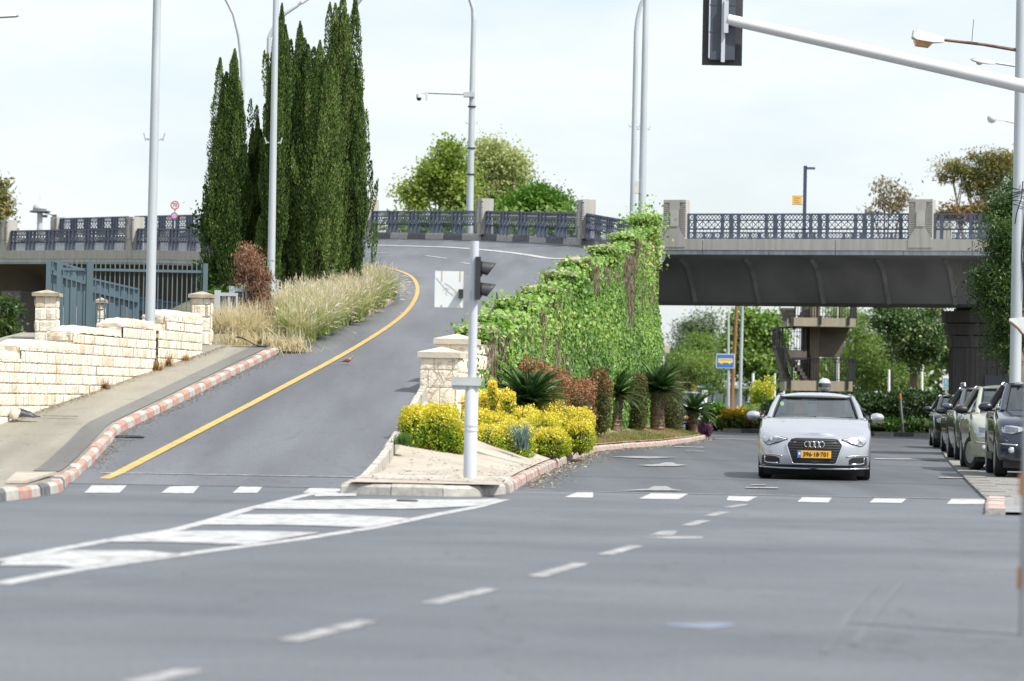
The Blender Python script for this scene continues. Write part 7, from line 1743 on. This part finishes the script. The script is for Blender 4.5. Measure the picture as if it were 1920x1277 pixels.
# ---------------- parked cars
def parked(name, label, cs, paint, px, Y, heading, z, steer=0, rails=False, mirror_mat=None, lights='swept', rim=RIM, plate=True, trim=None, grille_w=.40, grille_z=(.50, .68), fog=True):
    root = thing(name, label, 'car', group=None); car_body(cs, paint, root); greenhouse(cs, paint, root, rails=rails); mirrors(cs, mirror_mat or paint, root, s=1.1); wheels(cs, root, steer, rim)
    h = cs.zfront
    if lights == 'swept':
        lo, hi = [(.46, h - .11), (.66, h - .17), (.80, h - .15), (.845, h - .06)], [(.46, h - .06), (.66, h - .03), (.845, h + .03)]
    else:
        lo, hi = [(.52, h - .22), (.80, h - .24), (.84, h - .2)], [(.52, h - .06), (.70, h - .02), (.84, h + .0)]
    k = cs.hw / .9
    nose(cs, (.47 * k, .84 * k), [(x * k, z) for x, z in lo], [(x * k, z) for x, z in hi], .026, 'headlight', HLGLASS, root, 10, True)
    nose(cs, (.56 * k, .76 * k), [(.56 * k, h - .13), (.76 * k, h - .14)], [(.56 * k, h - .07), (.76 * k, h - .04)], .032, 'headlight_inner', HLDARK, root, 6, True)
    nose(cs, (-grille_w, grille_w), [(-grille_w, grille_z[0]), (grille_w, grille_z[0])], [(-grille_w, grille_z[1] - .03), (-grille_w + .08, grille_z[1]), (grille_w - .08, grille_z[1]), (grille_w, grille_z[1] - .03)], .006, 'grille', DARKP, root, 12)
    nose_line(cs, [(-grille_w, grille_z[0]), (-grille_w, grille_z[1] - .03), (-grille_w + .08, grille_z[1]), (grille_w - .08, grille_z[1]), (grille_w, grille_z[1] - .03), (grille_w, grille_z[0])], .010, .008, 'grille_frame', CHROME, root)
    nose(cs, (-.62, .62), [(-.62, cs.zb + .08), (.62, cs.zb + .08)], [(-.62, cs.zb + .17), (.62, cs.zb + .17)], .006, 'lower_grille', DARKP, root, 12)
    if trim is not None:                                       # dark plastic along the sills
        for sg in (1, -1): mb = MB(); mb.box((sg * cs.hw - .012, cs.yf + .42, cs.zb + .02), (sg * cs.hw + .014, cs.yf + cs.wb - .42, cs.zb + .13)); mb.build('sill_trim', trim, root)
    if fog:
        for sg in (1, -1): x = .66 * k; mb = MB(); mb.lathe([(.055, 0), (.05, -.012), (0, -.016)], (sg * x, cs.yfront(x, cs.zb + .20) - .006, cs.zb + .20), 14, axis='y'); mb.build('fog_lamp', HLGLASS, root, smooth=True)
        nose_line(cs, [(.56 * k, cs.zb + .285), (.84 * k, cs.zb + .30)], .014, .008, 'bumper_trim', CHROME, root, True)
    if plate: z_ = cs.zb + .27; mb = MB(); mb.box((-.26, cs.yfront(0, z_) - .03, z_ - .055), (.26, cs.yfront(0, z_) - .012, z_ + .055)); mb.build('number_plate', pm('plate_amber2', (.75, .42, .04), .5, .03, 3), root)
    for sg in (1, -1):
        for y in (cs.yf + cs.wb * .40, cs.yf + cs.wb * .80): mb = MB(); mb.tube([(sg * (cs.hw - .004), y, cs.zbelt - .13), (sg * (cs.hw + .02), y + .05, cs.zbelt - .125), (sg * (cs.hw + .02), y + .17, cs.zbelt - .125), (sg * (cs.hw - .004), y + .22, cs.zbelt - .13)], .014, 6); mb.build('door_handle', CHROME if trim is None else paint, root, smooth=True)
    root.location = (at(px, 890, Y).x, Y, z); root.rotation_euler = (0, 0, -heading)
    return root
suv = dict(L=4.44, W=1.85, H=1.64, zb=.26, zfront=.90, ycowl=1.25, zcowl=1.12, zbelt=1.12, yroof=1.95, yroof2=3.6, ytail=4.25, wheel_r=.355, yf=.88, wb=2.64, wroof=.60, wbase=.71)
parked('navy_crossover', 'navy blue crossover parked first in the row, with a big rounded front', CarShape(**suv), car_paint('navy_paint_car', (.020, .030, .055), .3, .25, 1), 1974, 49.6, .105, .04, trim=DARKP, grille_w=.36, grille_z=(.66, .80), mirror_mat=car_paint('mirror_navy', (.02, .025, .04)))
parked('pale_hatchback', 'pale silver-green tall hatchback parked behind the navy crossover, wheels turned', CarShape(L=4.1, W=1.73, H=1.60, zb=.22, zfront=.84, ycowl=1.0, zcowl=1.05, zbelt=1.06, yroof=1.78, yroof2=3.4, ytail=3.95, wheel_r=.32, yf=.80, wb=2.5, wroof=.58, wbase=.69), car_paint('sage_silver', (.40, .42, .36), .4, .35, .7), 1911, 54.8, .085, .04, steer=.35, lights='round', grille_w=.34, grille_z=(.58, .72), mirror_mat=DARKP)
parked('grey_suv', 'dark grey-blue estate with pale roof rails parked third in the row', CarShape(L=4.55, W=1.82, H=1.64, zb=.25, zfront=.92, ycowl=1.28, zcowl=1.12, zbelt=1.12, yroof=2.0, yroof2=3.75, ytail=4.4, wheel_r=.35, yf=.9, wb=2.62, wroof=.60, wbase=.71), car_paint('slate_paint', (.060, .075, .10), .4, .28, 1), 1873, 64.2, .088, .03, rails=True, grille_w=.36, grille_z=(.66, .82), lights='round')
parked('charcoal_hatchback', 'charcoal hatchback mostly hidden behind the estate with roof rails', CarShape(L=4.0, W=1.72, H=1.50, zb=.2, zfront=.80, ycowl=1.0, zcowl=1.0, zbelt=1.0, yroof=1.75, yroof2=3.2, ytail=3.8, wheel_r=.31, yf=.78, wb=2.5), car_paint('charcoal_paint', (.03, .032, .036), .4, .3, 1), 1842, 74, .09, .03, lights='swept', grille_w=.3, grille_z=(.52, .62))
parked('black_hatchback', 'small black hatchback at the far end of the parked row', CarShape(L=4.05, W=1.70, H=1.53, zb=.2, zfront=.86, ycowl=.98, zcowl=1.03, zbelt=1.03, yroof=1.72, yroof2=3.3, ytail=3.9, wheel_r=.31, yf=.8, wb=2.55), car_paint('black_paint', (.014, .015, .018), .3, .25, 1), 1807, 84, .10, .03, lights='swept', grille_w=.3, grille_z=(.56, .68), fog=False)
w = parked('white_minivan', 'white people carrier coming round behind the drooping sago palm', CarShape(L=4.5, W=1.80, H=1.62, zb=.22, zfront=.86, ycowl=1.05, zcowl=1.05, zbelt=1.05, yroof=1.85, yroof2=3.7, ytail=4.3, wheel_r=.32, yf=.88, wb=2.7), car_paint('white_paint', (.72, .74, .76), .0, .3, .8), 1294, 131, .0, .0, lights='swept', grille_w=.3, grille_z=(.56, .68))
parked('blue_hatchback', 'small blue-grey car glimpsed beyond the kerb by the sedan\'s mirror', CarShape(L=4.0, W=1.70, H=1.48, zb=.2, zfront=.80, ycowl=1.0, zcowl=1.0, zbelt=1.0, yroof=1.75, yroof2=3.2, ytail=3.8, wheel_r=.31, yf=.78, wb=2.5), car_paint('steel_blue', (.14, .2, .27), .4, .3, 1), 1436, 168, .0, .12, grille_w=.3, grille_z=(.52, .62), fog=False)

# ================================================================== PEOPLE AND BIRDS
def skin_body(name, pts, edges, mat, parent=None, sub=2):
    """pts: {name: (xyz, radius)}; one continuous surface grown round the joints"""
    keys = list(pts); ix_ = {k: i for i, k in enumerate(keys)}
    me = bpy.data.meshes.new(name); bm = bmesh.new(); sl = bm.verts.layers.skin.verify(); vs = []
    for i, k in enumerate(keys):
        v = bm.verts.new(pts[k][0]); r = pts[k][1]; v[sl].radius = (r, r) if not hasattr(r, '__len__') else r; v[sl].use_root = (i == 0); vs.append(v)
    for a, b in edges: bm.edges.new((vs[ix_[a]], vs[ix_[b]]))
    bm.to_mesh(me); bm.free(); me.materials.append(mat)
    o = bpy.data.objects.new(name, me); COL.objects.link(o)
    sk = o.modifiers.new('skin', 'SKIN'); sk.use_smooth_shade = True
    o.modifiers.new('sub', 'SUBSURF').levels = sub; o.modifiers['sub'].render_levels = sub
    evaluated(o); o.data.materials.clear(); o.data.materials.append(mat); finish(o.data, True)
    if parent: parent_to(o, parent)
    return o
CLOTH = pm('dark_jacket', (.03, .032, .038), .9, .2, 6); SKIN = pm('skin', (.48, .30, .21), .6, .05, 5)
def rider_pts(sit=.80, sitting_arm=True):
    P = {'pelvis': ((0, .18, sit + .06), .16), 'belly': ((0, .16, sit + .24), .15), 'chest': ((0, .12, sit + .46), .165), 'neck0': ((0, .10, sit + .60), .075), 'neck': ((0, .08, sit + .66), .058), 'head': ((0, .05, sit + .76), .085), 'crown': ((0, .04, sit + .83), .08)}
    E = [('pelvis', 'belly'), ('belly', 'chest'), ('chest', 'neck0'), ('neck0', 'neck'), ('neck', 'head'), ('head', 'crown')]
    for sg, s in ((1, 'r'), (-1, 'l')):
        P.update({'sh' + s: ((sg * .17, .11, sit + .54), .07), 'el' + s: ((sg * .30, -.10, sit + .36), .05), 'wr' + s: ((sg * .30, -.36, sit + .30), .036), 'pa' + s: ((sg * .30, -.43, sit + .30), .035),
                  'hip' + s: ((sg * .11, .16, sit + .03), .10), 'kn' + s: ((sg * .17, -.26, sit - .08), .07), 'an' + s: ((sg * .15, -.22, sit - .46), .045), 'to' + s: ((sg * .16, -.38, sit - .50), .04)})
        E += [('chest', 'sh' + s), ('sh' + s, 'el' + s), ('el' + s, 'wr' + s), ('wr' + s, 'pa' + s), ('pelvis', 'hip' + s), ('hip' + s, 'kn' + s), ('kn' + s, 'an' + s), ('an' + s, 'to' + s)]
        for f in range(4):
            k = f'f{f}{s}'; P[k] = ((sg * (.275 + .018 * f), -.475, sit + .285), .010); P[k + 't'] = ((sg * (.275 + .018 * f), -.47, sit + .245), .009); E += [('pa' + s, k), (k, k + 't')]
    return P, E
# scooter rider behind the sedan
rp = at(1543, 890, 61.5)
sc = thing('scooter', 'dark scooter hidden behind the silver sedan', 'scooter', (0, 0, 0))
def wheel_simple(y, root):
    mb = MB(); mb.lathe([(.16, -.06), (.235, -.055), (.25, 0), (.235, .055), (.16, .06)], (0, y, .25), 20, axis='x'); t = mb.build('wheel', TYRE, root, smooth=40); mb = MB(); mb.lathe([(.0, -.03), (.17, -.045), (.17, .045), (.0, .03)], (0, y, .25), 16, axis='x'); mb.build('rim', RIM, t, smooth=40)
wheel_simple(-.62, sc); wheel_simple(.68, sc)
mb = MB(); mb.prism([(-.16, -.42, .35), (.16, -.42, .35), (.20, -.50, .95), (-.20, -.50, .95)], (0, .12, .0)); mb.box((-.17, -.40, .30), (.17, .15, .38)); mb.build('leg_shield', car_paint('scooter_paint', (.04, .045, .05)), sc)
mb = MB(); mb.prism([(-.15, .05, .40), (.15, .05, .40), (.15, .05, .72), (-.15, .05, .72)], (0, .85, .06)); mb.build('rear_body', car_paint('scooter_paint2', (.04, .045, .05)), sc)
mb = MB(); mb.box((-.15, .0, .735), (.15, .85, .83)); mb.build('saddle', DARKP, sc); mb = MB(); mb.tube([(-.34, -.42, 1.08), (0, -.50, 1.04), (.34, -.42, 1.08)], .016, 8); mb.tube([(0, -.50, 1.04), (0, -.62, .3)], .03, 8); mb.build('handlebar', DARKP, sc); mb = MB(); mb.lathe([(.08, 0), (.07, -.04), (0, -.05)], (0, -.52, .93), 14, axis='y'); mb.build('headlight', HLGLASS, sc, smooth=True)
sc.location = (rp.x, 61.5, 0); sc.rotation_euler = (0, 0, -.1)
rd = thing('person', 'rider in a shiny silver helmet showing just above the sedan roof', 'person', (0, 0, 0))
P, E = rider_pts(.80); skin_body('body', P, E, CLOTH, rd)
mb = MB(); mb.lathe([(.06, -.12), (.118, -.09), (.135, -.01), (.128, .07), (.095, .125), (.045, .15), (.0, .155)], (0, .04, 1.60 - .02), 20); hm = mb.build('helmet', pm('helmet_silver', (.62, .64, .68), .22, .12, 9, metal=.6, coat=1), rd, smooth=True)
P_ = [[(.139 * sin(a), .04 - .139 * cos(a), 1.545 + .085 * j - .0 * j) for a in np.linspace(-1.15, 1.15, 11)] for j in range(2)]; MB().grid(P_).build('visor', pm('visor_dark', (.05, .055, .06), .1, .1, 4, coat=1), hm, smooth=True)
rd.location = (rp.x, 61.5, 0); rd.rotation_euler = (0, 0, -.1)
# driver of the sedan
dr = thing('person', 'driver seen dimly through the windscreen of the silver sedan', 'person', (0, 0, 0))
P = {'pelvis': ((.36, 2.42, .48), .16), 'belly': ((.36, 2.43, .66), .15), 'chest': ((.36, 2.45, .88), .16), 'neck0': ((.36, 2.44, 1.0), .08), 'neck': ((.36, 2.43, 1.07), .055), 'chin': ((.36, 2.39, 1.13), .062), 'head': ((.36, 2.40, 1.20), .085), 'crown': ((.36, 2.42, 1.26), .075)}
E = [('pelvis', 'belly'), ('belly', 'chest'), ('chest', 'neck0'), ('neck0', 'neck'), ('neck', 'chin'), ('chin', 'head'), ('head', 'crown')]
for sg, s in ((1, 'r'), (-1, 'l')):
    P.update({'sh' + s: ((.36 + sg * .17, 2.44, .96), .065), 'el' + s: ((.36 + sg * .25, 2.25, .80), .045), 'wr' + s: ((.36 + sg * .17, 2.06, .96), .035), 'pa' + s: ((.36 + sg * .165, 2.03, 1.0), .034), 'hp' + s: ((.36 + sg * .1, 2.36, .46), .09), 'kn' + s: ((.36 + sg * .13, 1.98, .58), .065), 'an' + s: ((.36 + sg * .13, 1.70, .32), .045)})
    E += [('chest', 'sh' + s), ('sh' + s, 'el' + s), ('el' + s, 'wr' + s), ('wr' + s, 'pa' + s), ('pelvis', 'hp' + s), ('hp' + s, 'kn' + s), ('kn' + s, 'an' + s)]
skin_body('body', P, E, pm('pale_shirt', (.32, .33, .34), .9, .1, 5), dr)
mb = MB(); mb.lathe([(.085, -.03), (.092, .02), (.07, .07), (.02, .09)], (.36, 2.425, 1.245), 14); mb.build('hair', pm('dark_hair', (.03, .025, .02), .8, .2, 20), dr, smooth=True)
mb = MB(); mb.lathe([(.03, .0), (.068, .02), (.074, .08), (.06, .13)], (.36, 2.372, 1.105), 14); mb.build('face', SKIN, dr, smooth=True)
dr.location = car.location; dr.rotation_euler = car.rotation_euler
# two small doves
def dove(label, p, rz, tail_up=.02, s=1.0):
    t = thing('dove', label, 'bird', p)
    P = {'body': ((0, 0, .085), (.045, .042)), 'rump': ((.06, 0, .075), (.032, .028)), 'tail': ((.13, 0, .07 + tail_up), (.016, .008)), 'tip': ((.19, 0, .07 + tail_up * 1.4), (.018, .005)), 'breast': ((-.045, 0, .10), (.038, .036)), 'neck': ((-.075, 0, .135), (.022, .022)), 'head': ((-.09, 0, .16), (.022, .021)), 'beak': ((-.117, 0, .155), (.005, .005))}
    P = {k: (tuple(Matrix.Rotation(rz, 3, 'Z') @ Vector(v[0]) * s + Vector(p)), tuple(r * s for r in v[1])) for k, v in P.items()}
    skin_body('body', P, [('body', 'rump'), ('rump', 'tail'), ('tail', 'tip'), ('body', 'breast'), ('breast', 'neck'), ('neck', 'head'), ('head', 'beak')], pm('dove_feathers', (.30, .17, .12), .8, .3, 12), t)
    mb = MB(); R3 = Matrix.Rotation(rz, 3, 'Z')
    for sg in (-1, 1): a = Vector(p) + R3 @ Vector((0, sg * .015, .05)) * s; b = Vector(p) + R3 @ Vector((-.005, sg * .018, .0)) * s; mb.tube([a, b], .004, 5); mb.tube([b, b + R3 @ Vector((-.02, 0, .002))], .003, 4)
    mb.build('legs', pm('dove_leg', (.4, .15, .12), .7, .1, 5), t)
    mb = MB()
    for sg in (-1, 1): mb.add([Vector(p) + R3 @ Vector(q) * s for q in ((-.045, sg * .04, .115), (.02, sg * .05, .11), (.10, sg * .025, .085), (.02, sg * .047, .075))], [(0, 1, 2, 3)])
    mb.build('wings', pm('dove_wing', (.22, .14, .11), .8, .2, 12), t)
p = ra(652, 684); dove('small brown dove standing on the ramp asphalt', p, pi - .1, -.01, 1.0)
p = at(487, 661, 60.3); p.z = zr(edge_x(RLlow, 60.3) - .3, 60.3) + .135; dove('small dove on the footpath edge by the grass', p, pi / 2 + .3, -.02, .95)

# ================================================================== LITTER AND ROAD IRON
p = at(470, 645, 60.0); zz = zr(edge_x(RLlow, 60) - .3, 60) + .14
mb = MB(); P = [[(p.x - .30 + .62 * u + .03 * v, 59.9 + .22 * v, zz + .16 * (1 - u) ** 1.6 + .02 + .03 * sin(u * 6 + v)) for v in (0, .5, 1)] for u in np.linspace(0, 1, 10)]; mb.grid(P); o = mb.build('rubber_scrap', pm('black_rubber', (.022, .023, .026), .6, .2, 8), None, smooth=True); sm = o.modifiers.new('s', 'SOLIDIFY'); sm.thickness = .018; evaluated(o); finish(o.data, 50); tag(o, 'curled black rubber scrap lying before the dry grass clump', 'scrap')
zz = zr(-7.3, 45.6) + .16
mb = MB(); r_ = random.Random(3); rows = []
for i in range(7):
    u = i / 6; rows.append([(-7.42 + .30 * u + .02 * r_.uniform(-1, 1), 45.2 + .09 * cos(a) * (1 - .5 * u), zz + max(0, (.12 * (1 - u) + .02) * sin(a)) + .02 * r_.random()) for a in np.linspace(0, pi, 8)])
mb.grid(rows); tag(mb.build('torn_bag', pm('black_bag', (.025, .026, .03), .35, .3, 10), None, smooth=50), 'torn black bag slumped against the foot of the stone wall', 'bag')
mb = MB(); mb.lathe([(.07, -.02), (.085, .04), (.06, .11), (.02, .13)], (-7.50, 45.15, zz), 9); tag(mb.build('loose_stone', MT['stone_cap'], None, smooth=50), 'fallen cream stone beside the torn black bag', 'stone')
d0 = ra(243, 820); mb = MB(); mb.box((d0.x - .20, d0.y - .12, d0.z + .005), (d0.x + .22, d0.y + .16, d0.z + .02)); g_ = mb.build('drain_grating', pm('drain_iron', (.10, .11, .13), .6, .2, 6), None); mb = MB()
for k in range(6): mb.box((d0.x - .17 + .06 * k, d0.y - .1, d0.z + .021), (d0.x - .14 + .06 * k, d0.y + .14, d0.z + .028))
mb.build('grating_bars', DARKP, g_); tag(g_, 'iron drain grating in the gutter by the red and white kerb', 'drain')
d0 = ra(236, 825); mb = MB(); P = [[(d0.x - .14 + .3 * u, d0.y + .02 * v - .05, d0.z + .012 + .012 * sin(u * 9)) for v in (0, 1, 2)] for u in np.linspace(0, 1, 7)]; mb.grid(P); tag(mb.build('plastic_scrap', pm('green_plastic', (.12, .36, .24), .4, .1, 6), None), 'scrap of green plastic in the gutter by the drain', 'scrap')
p = at(110, 804, 45.6); mb = MB(); zz2 = zr(-6.9, 45.8) + .168; mb.box((p.x - .28, 45.75, zz2), (p.x + .26, 45.79, zz2 + .012)); tag(mb.build('metal_strip', pm('iron_strip', (.22, .2, .2), .6, .2, 6), None), 'thin metal strip set across the footpath', 'strip')
p = gr(1283, 826); mb = MB()
for k in range(4): mb.box((5.22 + .10 * (k), 86.0 + 1.0 * k * .8, .05), (5.24 + .10 * k, 86.5 + .8 * k, .12))
p = gr(90, 905, .13); mb = MB(); mb.prism([(-5.62, 33.4, .14), (-6.0, 36.4, .16), (-5.58, 36.8, .16), (-5.42, 33.6, .14)], (0, 0, .03)); tag(mb.build('concrete_patch', MT['sand'], None), 'pale concrete ramp slab at the street corner', 'slab')
p = gr(765, 941); mb = MB(); r_ = random.Random(8); mb.prism([(p.x + .16 * cos(a) * r_.uniform(.6, 1.1), p.y + .25 * sin(a) * r_.uniform(.6, 1.1), .012) for a in np.linspace(0, 2 * pi, 11)[:-1]], (0, 0, .01)); tag(mb.build('tar_patch', pm('tar', (.05, .05, .055), .6, .3, 6), None), 'small dark tar lump on the white road markings before the island', 'patch')
p = at(798, 838, 46.5); mb = MB(); mb.lathe([(.06, -.03), (.085, .02), (.05, .06), (.0, .07)], (-1.52, 46.8, .74), 8); tag(mb.build('loose_stone', MT['stone_cap'], None, smooth=50), 'pale stone at the end of the island kerb by the golden shrub', 'stone')
